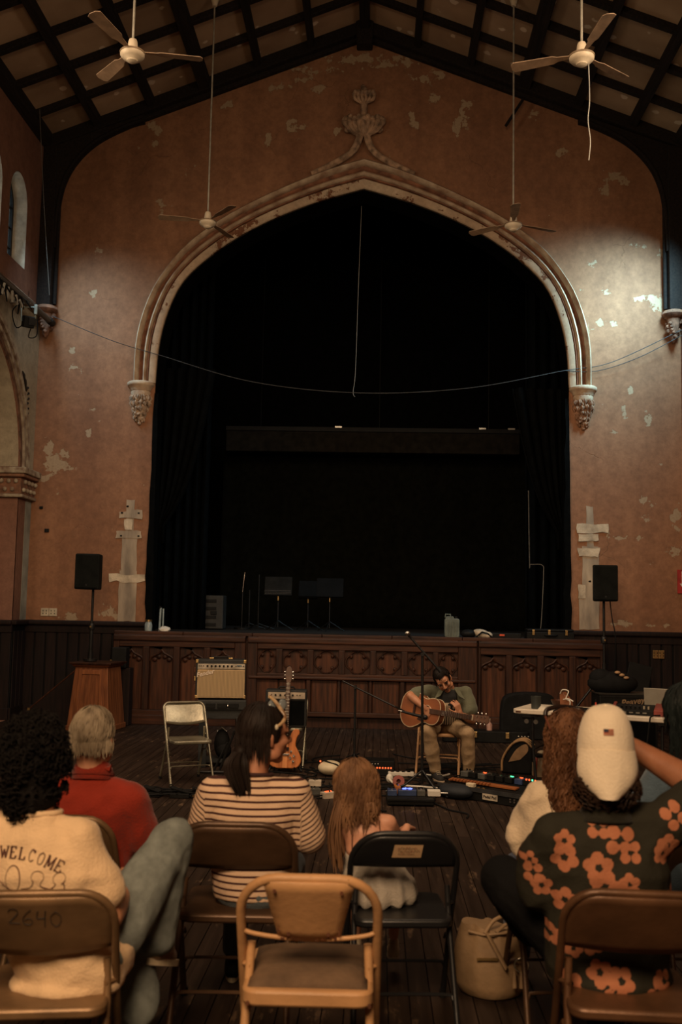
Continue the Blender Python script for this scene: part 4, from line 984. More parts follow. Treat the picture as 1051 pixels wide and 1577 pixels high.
ch_red = folding_chair('brown folding chair of the man in the red polo, mostly hidden', (-1.27, 4.32, 0), R(-2), m_tan, 1.03)
ch_jack = folding_chair('dark folding chair of the woman in the white jacket, beside the pale bag', (.80, 4.36, 0), R(3), m_dkch, 1.0)
ch_far = folding_chair('empty grey-beige folding chair facing the audience before the pedestal', (-1.755, 9.50, 0), R(206), m_grey, .93, .590, .028, rad=.06)
ch_amp = folding_chair('folding chair near the stage holding the small black amplifier', (-.935, 10.66, 0), R(178), m_grey, .93, .60)
ch_guit = folding_chair('pale folding chair the guitarist sits on', (.655, 10.36, 0), R(172), m_creamch, .97)
# the bare cream chair in the middle: tapered plate back, lower rail, cushion
t = thing('folding_chair', 'empty rusty cream folding chair with tapered plate back and brown cushion', 'chair', (-.205, 3.49, 0), R(1), sc=1.04)
chair_frame(t, m_creamch, w=.213, rad=.12, tr=.0150); chair_seat(t, m_creamch, .405, .44, -.21, .20, .05)
m = MB(); vs = []
for i in range(9):
    for j in range(7):
        v = j/6; z = .568+.207*v; h = (.093+.047*v); u = -1+2*i/8
        vs.append((u*h, fy(z)-.016+.012*u*u, z))
m.add(vs, [(i*7+j, (i+1)*7+j, (i+1)*7+j+1, i*7+j+1) for i in range(8) for j in range(6)])
bk = m.build('backrest_plate', m_creamch, t, True); s_ = bk.modifiers.new('t', 'SOLIDIFY'); s_.thickness = .008
for x, z in ((-.105, .742), (.100, .740), (-.064, .592), (.060, .592)): MB().cyl((x, fy(z)-.030, z), (x, fy(z)-.018, z), .0055, n=8).build('rivet', m_rust, t)
MB().tube(spline([(-.213, fy(.60), .605), (-.19, fy(.585)-.01, .588), (-.10, fy(.572)-.012, .573), (0, fy(.570)-.014, .570), (.10, fy(.572)-.012, .573), (.19, fy(.585)-.01, .588), (.213, fy(.60), .605)], 4), .0075, 8).build('lower_rail', m_creamch, t, True)
m = MB(); random.seed(13)
for k in range(26):
    x = random.uniform(-.09, .09); m.box((x, fy(.575)-.0215, random.uniform(.572, .579)), (random.uniform(.003, .012), .003, random.uniform(.002, .007)))
for k in range(10): x = random.choice((-1, 1))*random.uniform(.092, .098); m.box((x, fy(.6)-.022, random.uniform(.59, .62)), (.004, .004, random.uniform(.003, .009)))
for k in range(9): m.box((random.uniform(-.12, .12), fy(.77)-.0165, .785+random.uniform(-.008, .002)), (random.uniform(.006, .03), .002, .004))
m.build('rust_spots', m_rust, t, kind='stuff')
def cushion():
    m = MB(); n = 16; vs = []
    for i in range(n+1):
        for j in range(n+1):
            u, v = -1+2*i/n, -1+2*j/n
            vs.append((u*.185, -.005+v*.178, .441+.030*(1-u**6)*(1-v**6)*.9+.014*(1+v)*.5*(u*.4+.8)+.004*noise.noise(V((u*3, v*3, 1)))))
    m.add(vs, [(i*(n+1)+j, (i+1)*(n+1)+j, (i+1)*(n+1)+j+1, i*(n+1)+j+1) for i in range(n) for j in range(n)])
    o = m.build('seat_cushion', mat('brown_seat_pad', (.135, .082, .046), .85, bump=.4), t, True); s = o.modifiers.new('t', 'SOLIDIFY'); s.thickness = .012; s.offset = -1
cushion()
for x in (-.18, .19): MB().cyl((x, -.212, .405), (x, -.222, .405), .006, n=8).build('rivet', m_rust, t)
# handwriting on the left chair, sticker on the black one
m_ink = mat('black_ink', (.022, .018, .015), .8)
def strokes(name, lst, r, mt, parent, f, flat=.25):
    m = MB()
    for st_ in lst: m.tube([f(a, b) for a, b in spline2(st_)], r, 6, flat=flat)
    return m.build(name, mt, parent, True)
def spline2(p): return [tuple(q)[:2] for q in spline([(a, b, 0) for a, b in p], 5)]
DIG = {'2': [[(.02, .78), (.15, .95), (.42, .93), (.5, .72), (.3, .4), (.05, .08), (.3, .05), (.6, .02)]],
       '6': [[(.45, .95), (.2, .7), (.06, .35), (.15, .06), (.42, .04), (.52, .25), (.35, .42), (.12, .3)]],
       '4': [[(.12, .95), (.08, .7), (.1, .48), (.5, .5)], [(.5, .98), (.46, .5), (.45, -.12)]],
       '0': [[(.3, .95), (.08, .7), (.1, .25), (.32, .02), (.52, .25), (.54, .7), (.32, .95), (.25, .9)]]}
def on_back(a, b):                                    # chair-local point just behind the backrest
    x = a; z = b; u = x/.209
    return V((x, fy(z)-.022*(1-u*u)*.8-.0095, z))
lst = []
for k, ch in enumerate('2640'):
    for st_ in DIG[ch]: lst.append([(-.092+.040*k+a*.058, .688-(.004*k)+b*.052) for a, b in st_])
strokes('handwritten_number', lst, .0018, m_ink, ch_left, on_back, .5)
tk = MB()
for i in range(9):
    for z in (.682, .70, .72, .738): q = (z-.682)/.056; x0, x1 = -.055+.009*q, .062+.006*q; tk.v.append((x0+(x1-x0)*i/8, 0, z))
tk.f = [(i*4+j, (i+1)*4+j, (i+1)*4+j+1, i*4+j+1) for i in range(8) for j in range(3)]
tk.v = [tuple(V((x, fy(z)-.022*(1-(x/.209)**2)*.8-.0068-.004*sin(pi*(z-.64)/.13), z))) for x, y, z in tk.v]
tk.build('paper_sticker', mat('sticker_paper', (.52, .34, .19), .7, var=.05), ch_black)
random.seed(31); lst = []; lst2 = []
for row, (z, n) in enumerate(((.722, 7), (.709, 8), (.697, 6))):
    for k in range(n):
        x = -.030+k*.0105+random.uniform(-.002, .002)
        l = [(x, z-.004), (x+.003, z+.006+random.uniform(-.002, .003)), (x+.007, z-.003), (x+.0095, z+.004)]
        (lst if (k+row) % 3 else lst2).append(l)
on_st = lambda a, b: V((a, fy(b)-.022*(1-(a/.209)**2)*.8-.0078-.004*sin(pi*(b-.64)/.13), b))
strokes('sticker_scribble', lst, .0007, mat('sticker_ink', (.20, .14, .085), .8), ch_black, on_st, .5)
strokes('sticker_red_scribble', lst2, .0008, mat('sticker_red_ink', (.30, .08, .05), .8), ch_black, on_st, .5)
# ================================================================== amplifiers
def knob_row(t, xs, y, z, r=.010, mt=m_black):
    for x in xs: MB().cyl((x, y, z), (x, y-.016, z), r, r*.8, 10).build('knob', mt, t, True)
t = thing('combo_amplifier', 'silver-faced combo amplifier with tan grille cloth on a black stand', 'amplifier', (-1.635, 10.58, .695), R(9))
W_, H_, D_ = .52, .405, .25
MB().box((0, 0, H_/2), (W_, D_, H_)).build('cabinet', mat('black_tolex', (.013, .013, .012), .6, bump=.5, fine=200), t, bevel=.012)
MB().box((.005, -D_/2-.004, .155), (W_-.030, .012, .29)).build('grille_frame', mat('grille_edge', (.48, .33, .17), .5), t, bevel=.002)
def grille_mat():
    m, tt, b, N = nt('tan_grille_cloth'); P = N('ShaderNodeTexCoord').outputs['Object']
    w1 = N('ShaderNodeTexWave', {'Vector': P, 'Scale': 22.0, 'Distortion': .3}, bands_direction='X'); w2 = N('ShaderNodeTexWave', {'Vector': P, 'Scale': 60.0, 'Distortion': .6}, bands_direction='Z')
    a = N('ShaderNodeMath', {0: w1.outputs['Fac'], 1: N('ShaderNodeMath', {0: w2.outputs['Fac'], 1: .35}, operation='MULTIPLY').outputs[0]}, operation='ADD')
    rp = N('ShaderNodeValToRGB', {'Fac': a.outputs[0]}); rp.color_ramp.elements[0].color = (.17, .115, .055, 1); rp.color_ramp.elements[1].color = (.36, .25, .125, 1)
    tt.links.new(rp.outputs[0], b.inputs['Base Color']); b.inputs['Roughness'].default_value = .8; return m
MB().box((.005, -D_/2-.010, .157), (W_-.048, .006, .27)).build('grille_cloth', grille_mat(), t)
MB().box((.005, -D_/2-.003, .335), (W_-.030, .010, .052)).build('control_panel', mat('brushed_aluminium', (.50, .44, .35), .35, .6), t)
knob_row(t, [-.14+.042*k for k in range(7)], -D_/2-.008, .338, .0115)
for x in (-.225, -.205, -.18, .155, .185, .235): MB().cyl((x, -D_/2-.008, .338), (x, -D_/2-.013, .338), .006, n=8).build('jack', m_darkmetal, t, True)
MB().box((.19, -D_/2-.009, .342), (.05, .004, .012)).build('panel_mark', mat('panel_blue', (.06, .12, .16), .4), t)
text('logo', 'Fender', .066, mat('logo_chrome', (.72, .60, .48), .4, .2), t, (-.165, -D_/2-.015, .262), (R(90), R(-14), 0), .002, .35, .0012)
MB().tube([(-.11, 0, H_), (-.10, 0, H_+.018), (.10, 0, H_+.018), (.11, 0, H_)], .010, 6).build('handle', m_black, t, True)
for x in (-.10, .10): MB().box((x, -.01, H_+.008), (.045, .04, .014)).build('handle_cap', m_brass, t, bevel=.003)
for x in (-1, 1):
    for z in (.02, H_-.02): MB().box((x*(W_/2-.012), -D_/2+.012, z), (.03, .03, .035)).build('corner_guard', m_brass, t, bevel=.004)
for z in (.11, .20, .29): MB().box((-W_/2-.008, -.02, z), (.02, .06, .05)).build('side_strap', m_brass if z == .20 else m_rust, t, bevel=.004)
t = thing('amplifier_stand', 'black square wooden stand carrying the tan-grilled amplifier', 'stand', (-1.615, 10.6, 0), R(9))
ms = mat('stand_black', (.016, .017, .016), .6)
MB().box((0, 0, .635), (.50, .40, .10)).build('top_box', ms, t, bevel=.008); MB().box((0, 0, .54), (.46, .36, .10)).build('apron', ms, t, bevel=.006)
for x in (-1, 1):
    for y in (-1, 1): MB().box((x*.19, y*.15, .255), (.085, .07, .51)).build('leg', ms, t, bevel=.005)
for x in (-.12, 0, .12): MB().box((x, -.205, .63), (.10, .012, .05)).build('drawer_front', m_black, t, bevel=.004)
MB().ball((.06, -.215, .63), .012, 8).build('knob', m_chrome, t, True)
MB().box((0, 0, .06), (.40, .30, .03)).build('bottom_shelf', ms, t)
t = thing('floor_bag', 'black bag on the floor inside the amplifier stand', 'bag', (-1.60, 10.58, .08))
m = MB(); m.ball((0, 0, .14), (.085, .08, .15), 14); m.ball((.02, -.02, .08), (.085, .08, .09), 12); m.build('body', m_rubber, t, True); MB().tube([(-.05, -.02, .27), (0, -.02, .31), (.05, -.02, .27)], .008, 6).build('handle', m_metal, t, True)
t = thing('small_amplifier', 'small black amplifier with pale control panel on a folding chair', 'amplifier', (-.935, 10.62, .415), R(2))
MB().box((0, 0, .19), (.43, .21, .38)).build('cabinet', mat('black_tolex', (.013, .013, .012)), t, bevel=.01); MB().box((.005, -.107, .145), (.38, .008, .25)).build('grille', m_blackcloth, t, bevel=.003)
MB().box((.005, -.108, .325), (.385, .010, .065)).build('control_panel', mat('cream_panel', (.46, .37, .27), .45, .2), t); MB().box((.005, -.110, .284), (.385, .010, .012)).build('trim_strip', m_darkmetal, t)
knob_row(t, [-.11, -.06, -.01, .03, .07], -.113, .328, .011); 
for x in (.115, .145): MB().cyl((x, -.113, .33), (x, -.118, .33), .006, n=8).build('jack', m_darkmetal, t)
MB().box((-.165, -.1145, .322), (.045, .003, .008), (0, R(-40), 0)).build('panel_stripe', m_rust, t)
MB().tube([(-.09, 0, .38), (-.07, 0, .405), (.07, 0, .405), (.09, 0, .38)], .009, 6).build('handle', m_black, t, True)
t = thing('stage_amplifier', 'large black amplifier with a slanted silver logo behind the white table', 'amplifier', (2.93, 12.0, 0), R(4))
MB().box((0, 0, .36), (.68, .35, .72)).build('cabinet', m_black, t, bevel=.012); MB().box((0, -.178, .33), (.62, .01, .54)).build('grille', m_blackcloth, t, bevel=.004)
MB().box((0, -.17, .70), (.64, .02, .03)).build('panel_edge', m_darkmetal, t); MB().box((0, 0, .725), (.70, .37, .012)).build('top_plate', mat('top_plate', (.03, .026, .02), .5), t)
text('logo', 'Peavey', .10, mat('logo_silver', (.50, .34, .20), .35, .6), t, (.04, -.19, .64), (R(90), R(-9), 0), .004, .3, .002)
t = thing('gear_bag', 'black bag with tan fingers of a glove on top of the large amplifier', 'bag', (2.80, 12.0, .735))
m = MB(); m.ball((0, 0, .10), (.30, .16, .14), 16); m.ball((-.14, 0, .16), (.14, .12, .11), 12); m.build('body', m_rubber, t, True)
for k in range(3): MB().ball((.03+.05*k, -.12, .235-.03*k), (.035, .03, .02), 8).build('tan_glove_finger', mat('tan_leather', (.40, .24, .12), .6), t, True)
t = thing('leaning_board', 'dark slanted board leaning behind the gear at right', 'board', (3.45, 13.6, 0)); MB().box((0, 0, .5), (.32, .05, 1.0), (R(-8), R(14), 0)).build('board', m_black, t, bevel=.01)
# ================================================================== table and what stands on it
TA = V((1.36, 9.77, 0)); tv = V((2.66-1.32, 9.15-9.77, 0)); trz = atan2(tv.y, tv.x); TL = 1.52
t = thing('folding_table', 'white plastic folding table covered with gear, right of the guitarist', 'table', (1.32, 9.77, 0), trz)
mtb = mat('table_white', (.60, .52, .41), .5, 0, .08)
MB().prism(rrect(TL, .62, .05, 5, TL/2, .31), .685, .73, 'XY').build('tabletop', mtb, t, True, bevel=.008)
MB().box((.06, -.002, .705), (.05, .006, .012)).build('hand_slot', m_rust, t)
for x in (.20, TL-.14):
    MB().tube([(x-.02, .08, .68), (x-.02, .08, .40), (x+.02, .06, .02)] if x < 1 else [(x, .08, .68), (x, .06, .02)], .014, 8).build('leg', m_darkmetal, t, True)
    MB().tube([(x, .54, .68), (x, .54, .02)], .014, 8).build('leg', m_darkmetal, t, True); MB().cyl((x, .06, .36), (x, .54, .36), .010, n=8).build('crossbar', m_darkmetal, t, True)
    MB().box((x, .31, .67), (.06, .56, .025)).build('leg_channel', m_darkmetal, t)
for dx in (-.045, .045): MB().lathe([(.012, 0), (.022, 0), (.022, .01), (.012, .01)], 14, (.19+dx, -.004, .62), M.Rotation(pi/2, 3, 'X')).build('hinge_plate', m_metal, t)
def tw(u, v, z=.73): p = M.Rotation(trz, 3, 'Z') @ V((u, v, 0)); return (1.32+p.x, 9.77+p.y, z)
def tthing(nm, lab, cat, u, v, rz=0, z=.73): return thing(nm, lab, cat, tw(u, v, z), trz+rz)
t = tthing('dark_cup', 'dark cylindrical cup standing near the left end of the white table', 'cup', .20, .12); MB().lathe([(.01, 0), (.045, 0), (.05, .12), (.044, .12), (.04, .01), (.01, .01)], 18).build('body', mat('dark_slate', (.035, .04, .035), .5), t, True)
t = tthing('crumpled_napkin', 'small white napkin beside the dark cup on the white table', 'napkin', .28, .10); MB().prism([(-.05, 0), (.05, 0), (.03, .02), (-.02, .035)], -.03, .03).build('sheet', m_white, t)
t = tthing('leather_box', 'upright orange-brown leather sleeve with wires on the white table', 'sleeve', .47, .22, R(-20)); ml = mat('orange_leather', (.28, .10, .04), .55)
MB().prism([(-.055, 0), (.07, 0), (.05, .08), (-.02, .17), (-.06, .15)], -.03, .03).build('body', ml, t, bevel=.008)
MB().tube(spline([(-.05, -.03, .15), (-.01, -.05, .19), (.05, -.04, .18), (.03, -.05, .11), (.08, -.06, .09), (.07, -.05, .02)], 6), .006, 6).build('white_wire', m_white, t, True)
MB().tube(spline([(.0, -.05, .10), (.06, -.06, .11), (.11, -.05, .09)], 6), .006, 6).build('white_wire', m_white, t, True)
t = tthing('wooden_block', 'dark wooden bowl shape behind the leather sleeve on the white table', 'bowl', .38, .38); MB().lathe([(.02, 0), (.07, .01), (.10, .06), (.105, .075), (.09, .075), (.05, .02), (.01, .02)], 16).build('body', m_woodpale, t, True)
t = tthing('red_marker', 'slim red tube standing upright on the white table', 'tube', .76, .18); MB().cyl((0, 0, 0), (0, 0, .09), .012, .009, 10).build('body', mat('red_plastic', (.55, .07, .04), .4), t, True); MB().cyl((0, 0, .09), (0, 0, .12), .006, n=8).build('cap', m_black, t)
t = tthing('desk_mixer', 'black mixer with rust-red end cheeks at the right end of the white table', 'mixer', 1.13, .10, R(4))
MB().prism([(0, 0), (.22, 0), (.22, .085), (0, .045)], -.20, .17, 'YZ').build('body', m_black, t, bevel=.006)
for x in (-.21, .17): MB().prism([(-.01, 0), (.23, 0), (.23, .10), (-.01, .055)], x, x+(.03 if x < 0 else .10), 'YZ').build('end_cheek', mat('rust_red_end', (.20, .035, .025), .5), t, bevel=.006)
for k in range(8): MB().cyl((-.16+.04*k, .06, .055), (-.16+.04*k, .055, .08), .009, n=8).build('knob', m_cream if k > 5 else m_darkmetal, t, True)
for k in range(5): MB().box((-.15+.06*k, -.004, .025), (.035, .006, .012)).build('label_strip', m_metal, t)
t = tthing('laptop', 'open silver laptop seen from behind its lid on the white table', 'laptop', 1.31, .45, R(-3))
ml = mat('laptop_silver', (.36, .33, .27), .4, .4, .06); MB().box((0, .10, .008), (.32, .22, .016)).build('base', ml, t, bevel=.004); MB().box((0, .0, .125), (.31, .008, .215), (R(10), 0, 0)).build('lid', ml, t, bevel=.004)
t = tthing('cable_nest', 'tangle of black cables and small plugs in the middle of the white table', 'cables', .62, .12); random.seed(17); m = MB()
for k in range(9): m.tube(spline([(random.uniform(-.22, .22), random.uniform(-.06, .12), random.uniform(.006, .03)) for _ in range(4)], 6), .007, 5)
m.build('cable_coils', m_rubber, t, True, kind='stuff')
for k in range(6): MB().box((-.15+.07*k, -.04+.02*(k % 3), .012), (.03, .02, .024), (0, 0, .5*k)).build('plug', m_darkmetal if k % 2 else m_cream, t, bevel=.003)
t = tthing('red_stompbox', 'low dark red box between the cables and the mixer on the white table', 'box', .87, .16); MB().box((0, 0, .02), (.16, .12, .04)).build('body', mat('dark_red_box', (.20, .03, .025), .5), t, bevel=.006); MB().cyl((-.04, -.02, .04), (-.04, -.02, .055), .012, n=8).build('knob', m_cream, t)
for k, (u, dz) in enumerate(((.42, .34), (.46, .45), (1.02, .20), (1.30, .26))):
    a, b = tw(u, -.018, .74), tw(u-.04, -.03, .73-dz)
    tag(MB().tube(spline([tw(u+.06, .08, .745), a, tw(u-.015, -.025, .68), b], 6), .007, 6).build('table_cable', m_rubber, None, True), ['black cable hanging over the table edge below the leather sleeve', 'longer black cable hanging over the table edge left of the curly hair', 'short cable over the table edge below the mixer', 'cable with brown plug hanging below the laptop end of the table'][k], 'cable')
# ================================================================== microphones by the guitarist
def mic(t, tip, back, pale=False):
    a, b = V(tip), V(back); d = (a-b).normalized()
    MB().tube([b, b+d*.04, a-d*.045], [.010, .012, .017], 10).build('microphone_body', m_darkmetal, t, True)
    MB().ball(a-d*.022, .025, 12).build('microphone_grille', m_metal if pale else m_darkmetal, t, True)
t = thing('microphone_stand', 'tall boom microphone stand in front of the guitarist, microphone at its upper left', 'microphone stand', (.44, 9.30, 0))
MB().cyl((0, 0, .08), (-.01, 0, 1.26), .013, n=10).build('pole', m_darkmetal, t, True)
MB().cyl((.155, -.02, 1.10), (-.115, 0, 1.395), .0105, n=8).build('boom', m_darkmetal, t, True); MB().cyl((.16, -.02, 1.095), (.125, -.018, 1.133), .018, n=10).build('counterweight', m_darkmetal, t, True)
MB().cyl((-.01, -.03, 1.25), (-.01, .03, 1.25), .018, n=10).build('clutch', m_darkmetal, t, True)
for a in (190, 310, 70): MB().tube([(0, 0, .20), (.16*cos(R(a)), .16*sin(R(a)), .07), (.34*cos(R(a)), .34*sin(R(a)), .012)], .010, 8).build('leg', m_darkmetal, t, True)
mic(t, (-.165, .0, 1.455), (-.10, 0, 1.38), True)
t = thing('microphone_stand', 'low boom microphone stand whose microphone points at the guitar body', 'microphone stand', (-.20, 10.1, 0))
MB().cyl((0, 0, .06), (0, 0, .88), .012, n=10).build('pole', m_darkmetal, t, True)
MB().cyl((-.13, .03, .93), (.40, -.12, .70), .009, n=8).build('boom', m_darkmetal, t, True); MB().cyl((0, -.03, .875), (0, .04, .875), .017, n=10).build('clutch', m_darkmetal, t, True)
MB().tube(spline([(.40, -.12, .70), (.44, -.2, .69), (.48, -.35, .685)], 4), .008, 6).build('shock_arm', m_darkmetal, t, True)
for a in (30, 150, 270): MB().tube([(0, 0, .22), (.16*cos(R(a)), .16*sin(R(a)), .07), (.34*cos(R(a)), .34*sin(R(a)), .012)], .010, 8).build('leg', m_darkmetal, t, True)
mic(t, (.70, -.46, .635), (.46, -.36, .68)); MB().cyl((.46, -.36, .68), (.43, -.35, .685), .010, n=8).build('connector', m_chrome, t, True)
# ================================================================== electric guitar on a stand
def electric():
    t = thing('electric_guitar', 'orange-stained electric guitar leaning before the small amplifier', 'guitar', (-.90, 10.22, .04), R(-4))
    T = M.Rotation(R(-9), 4, 'X')
    mo = wood('orange_mahogany', (.42, .14, .04), (.27, .085, .025), .35, 'Z', 4, 0)
    out_ = [(0, 0), (.11, .005), (.155, .05), (.158, .11), (.125, .18), (.10, .23), (.11, .30), (.135, .345), (.125, .385), (.085, .39), (.055, .355), (.035, .31), (-.035, .31), (-.05, .36), (-.09, .375), (-.125, .35), (-.13, .31), (-.105, .25), (-.10, .20), (-.13, .15), (-.16, .09), (-.15, .03), (-.09, .0)]
    poly = [tuple(q)[:2] for q in spline([(a, b, 0) for a, b in out_], 4, True)]
    MB().prism(poly, -.022, .022, m=T.to_3x3()).build('body', mo, t, True, bevel=.008)
    f = lambda x, y, z: T.to_3x3() @ V((x, y, z))
    rot = T.to_3x3()
    MB().box(f(0, -.026, .14), (.05, .01, .27), rot).build('centre_strip', wood('pale_maple', (.50, .20, .07), (.4, .15, .05), .35, 'Z', 4, 0), t)
    MB().box(f(0, -.030, .58), (.046, .022, .56), rot).build('neck', wood('dark_fretboard', (.06, .028, .016), (.03, .015, .01), .5, 'Z', 4, 0), t, bevel=.004)
    for k in range(16): MB().box(f(0, -.042, .84-.56*(1-2**(-k/12))*1.35), (.044, .003, .004), rot).build('fret', m_metal, t)
    MB().prism([(-.02, .85), (.02, .85), (.035, .90), (.032, .99), (.01, 1.02), (-.02, 1.01), (-.035, .96), (-.03, .90)], -.03, -.012, m=rot).build('headstock', mat('walnut_headstock', (.10, .05, .03), .4), t, bevel=.003)
    for k in range(3):
        for s in (-1, 1): MB().ball(f(s*.042, -.022, .89+.035*k), (.012, .008, .012), 8).build('tuning_peg', m_chrome, t, True)
    for z in (.27, .19): MB().box(f(0, -.036, z), (.075, .012, .035), rot).build('pickup', m_black, t, bevel=.003)
    MB().box(f(0, -.036, .135), (.085, .014, .018), rot).build('bridge', m_chrome, t, bevel=.003); MB().box(f(0, -.036, .29), (.05, .012, .02), rot).build('pickup_cover', m_chrome, t)
    for x, z in ((.06, .165), (.09, .125), (.055, .105), (.085, .07)): MB().cyl(f(x, -.022, z), f(x, -.042, z), .012, n=10).build('knob', m_chrome, t, True)
    for k in range(6): MB().tube([f(-.015+.006*k, -.046, .135), f(-.012+.005*k, -.046, .86)], .0007, 4).build('string', m_chrome, t)
    s = thing('guitar_stand', 'black stand holding the orange electric guitar', 'stand', (-.90, 10.36, 0))
    MB().tube([(0, .05, .02), (0, .02, .45)], .012, 8).build('pole', m_darkmetal, s, True)
    for sx in (-1, 1): MB().tube([(0, .05, .20), (sx*.17, -.14, .012)], .011, 8).build('leg', m_darkmetal, s, True); MB().tube([(sx*.03, .04, .10), (sx*.10, -.05, .03), (sx*.10, -.19, .03), (sx*.10, -.20, .06)], .009, 6).build('cradle_arm', m_rubber, s, True)
    MB().tube([(0, .05, .10), (0, .22, .012)], .011, 8).build('leg', m_darkmetal, s, True)
electric()
# ================================================================== floor gear
t = thing('oval_lamp', 'cream oval pod lying on the floor between the guitars', 'pod', (-.435, 10.1, 0)); MB().ball((0, 0, .075), (.125, .12, .072), 20).build('body', mat('cream_pod', (.56, .47, .32), .5, var=.08), t, True)
MB().tube(spline([(-.08, -.02, .155), (0, -.07, .135), (.08, -.08, .11), (.14, -.08, .03), (.2, -.02, .01)], 6), .008, 6).build('cord', m_rubber, t, True); MB().ball((-.10, -.02, .14), .009, 6).build('red_light', mat('red_led', (1, .12, .03), .4, emit=1.5), t)
def pedal(t, x, y, w, d, h, mt, led=None, kn=2, rz=0, z=0):
    o = MB().box((0, 0, h/2), (w, d, h)).build('pedal', mt, t, bevel=.005, loc=(x, y, z)); o.rotation_euler = (0, 0, rz)
    for k in range(kn): MB().cyl(((k-(kn-1)/2)*.03, d*.25, h), ((k-(kn-1)/2)*.03, d*.25, h+.014), .008, n=8).build('knob', m_black, o, True)
    MB().cyl((0, -d*.28, h), (0, -d*.28, h+.012), .009, n=8).build('switch', m_chrome, o, True)
    if led: MB().box((0, 0, h+.003), (w*.5, .02, .008)).build('light', led, o)
    return o
m_led_b = mat('blue_led', (.12, .18, 1), .4, emit=2.5); m_led_r = mat('red_led', (1, .12, .03), .4, emit=1.5); m_led_g = mat('green_led', (.1, 1, .45), .4, emit=1.5)
PC = [mat('pedal_grey', (.10, .10, .09), .4, .3), mat('pedal_cream', (.50, .42, .32), .5), mat('pedal_orange', (.45, .15, .03), .45), mat('pedal_green', (.10, .22, .16), .45), m_black, mat('pedal_blue', (.03, .05, .12), .4), mat('pedal_red', (.22, .03, .02), .45)]
t = thing('pedalboard', 'small flat pedalboard with glowing blue pedal behind the girl', 'pedalboard', (.31, 8.78, 0), R(2))
MB().box((0, 0, .035), (.40, .28, .05)).build('board', m_black, t, bevel=.008)
for y in (-.14, -.10): MB().box((.0, y, .052), (.40, .02, .02)).build('rail', m_rubber, t, bevel=.004)
pedal(t, -.15, .05, .08, .12, .05, PC[5], None, 2, 0, .06); pedal(t, -.02, .06, .16, .11, .05, PC[5], m_led_b, 3, 0, .06); pedal(t, -.10, .12, .05, .08, .07, PC[2], None, 1, .1, .06)
pedal(t, .10, .06, .07, .11, .05, PC[0], None, 2, 0, .06)
for k in range(7): MB().ball((-.06+.013*k, .005+.012*(k % 3), .125), .0045, 6).build('blue_light', m_led_b, t)
MB().box((.21, .02, .09), (.11, .09, .05)).build('power_block', m_white, t, bevel=.006); MB().cyl((.265, .02, .09), (.33, .01, .09), .007, n=6).build('plug', m_metal, t)
t = thing('pedal_case', 'long wedge pedalboard case with orange-topped rows at the guitarist feet', 'pedalboard', (1.12, 9.18, 0), R(-38))
MB().prism([(-.30, 0), (.30, 0), (.30, .15), (-.30, .08)], -.46, .46, 'YZ').build('case', m_black, t, bevel=.008)
MB().box((.0, -.305, .095), (.90, .012, .035)).build('front_rail', mat('case_edge', (.03, .03, .03), .5), t)
mow = wood('orange_wood', (.28, .095, .03), (.18, .055, .02), .4, 'X', 4, 0)
MB().box((-.10, -.10, .118), (.70, .07, .012), (R(6), 0, 0)).build('wood_strip', mow, t)
random.seed(23)
for k in range(9): pedal(t, -.40+.095*k, .10, .075, .12, .05, random.choice([PC[4], PC[4], PC[0], PC[5], PC[4]]), m_led_r if k in (2, 6) else m_led_g if k == 5 else None, 2, random.uniform(-.1, .1), .125)
for k in range(12): MB().box((-.41+.035*k, -.13, .125), (.022, .05, .018), (R(6), 0, 0)).build('wooden_key', mow, t, bevel=.003)
MB().box((-.17, -.19, .10), (.08, .05, .05)).build('power_plug', m_cream, t, bevel=.005)
for x in (-.05, -.0): MB().cyl((x, -.25, .10), (x, -.28, .10), .015, n=10).build('jack_plug', m_brass, t, True)
for x in (-.18, -.14, .30, .34): 
    for z in (.04, .06): MB().cyl((x, -.30, z), (x, -.308, z), .008, n=8).build('rivet', m_chrome, t)
MB().box((.10, -.308, .052), (.15, .006, .055)).build('name_plate', mat('plate_white', (.42, .36, .27), .5), t)
text('name_lettering', 'Pedal Pad', .034, m_ink, t, (.10, -.313, .052), (R(90), 0, 0), .0006, 0, .0008)
for k in range(4): MB().ball((.27+.03*k, .02, .185), .009, 6).build('indicator', [m_led_r, m_led_r, m_led_g, m_led_r][k], t)
t = thing('soft_bag', 'dark blue-black soft case on the floor left of the wedge pedalboard', 'bag', (.735, 9.08, 0), R(-30)); m = MB(); m.ball((0, 0, .06), (.17, .11, .065), 16); m.ball((-.08, .04, .05), (.12, .10, .06), 12); m.build('body', mat('navy_nylon', (.010, .013, .018), .7), t, True)
t = thing('power_strip', 'white power strip lying under the guitarist chair', 'power strip', (.27, 10.15, 0), R(4)); MB().box((0, 0, .025), (.26, .06, .045)).build('body', m_white, t, bevel=.01)
for k in range(4): MB().box((-.09+.055*k, -.01, .05), (.03, .03, .006)).build('socket', m_darkmetal, t)
MB().tube(spline([(.13, 0, .02), (.25, .05, .012), (.4, .0, .012), (.5, .1, .012)], 6), .010, 6).build('cord', m_white, t, True)
t = thing('extension_cord', 'white extension cord with plug ends curving past the guitarist shoe', 'cord', (0, 0, 0))
MB().tube(spline([(.14, 9.72, .05), (.20, 9.60, .02), (.30, 9.55, .014), (.45, 9.52, .014), (.60, 9.45, .014), (.66, 9.35, .014), (.72, 9.45, .02), (.78, 9.55, .035), (.86, 9.50, .03)], 8), .0105, 6).build('cord', m_white, t, True)
MB().box((.86, 9.50, .03), (.07, .05, .05), (0, 0, .4)).build('plug', m_white, t, bevel=.012); MB().ball((.15, 9.73, .05), (.035, .03, .045), 8).build('plug', m_white, t, True)
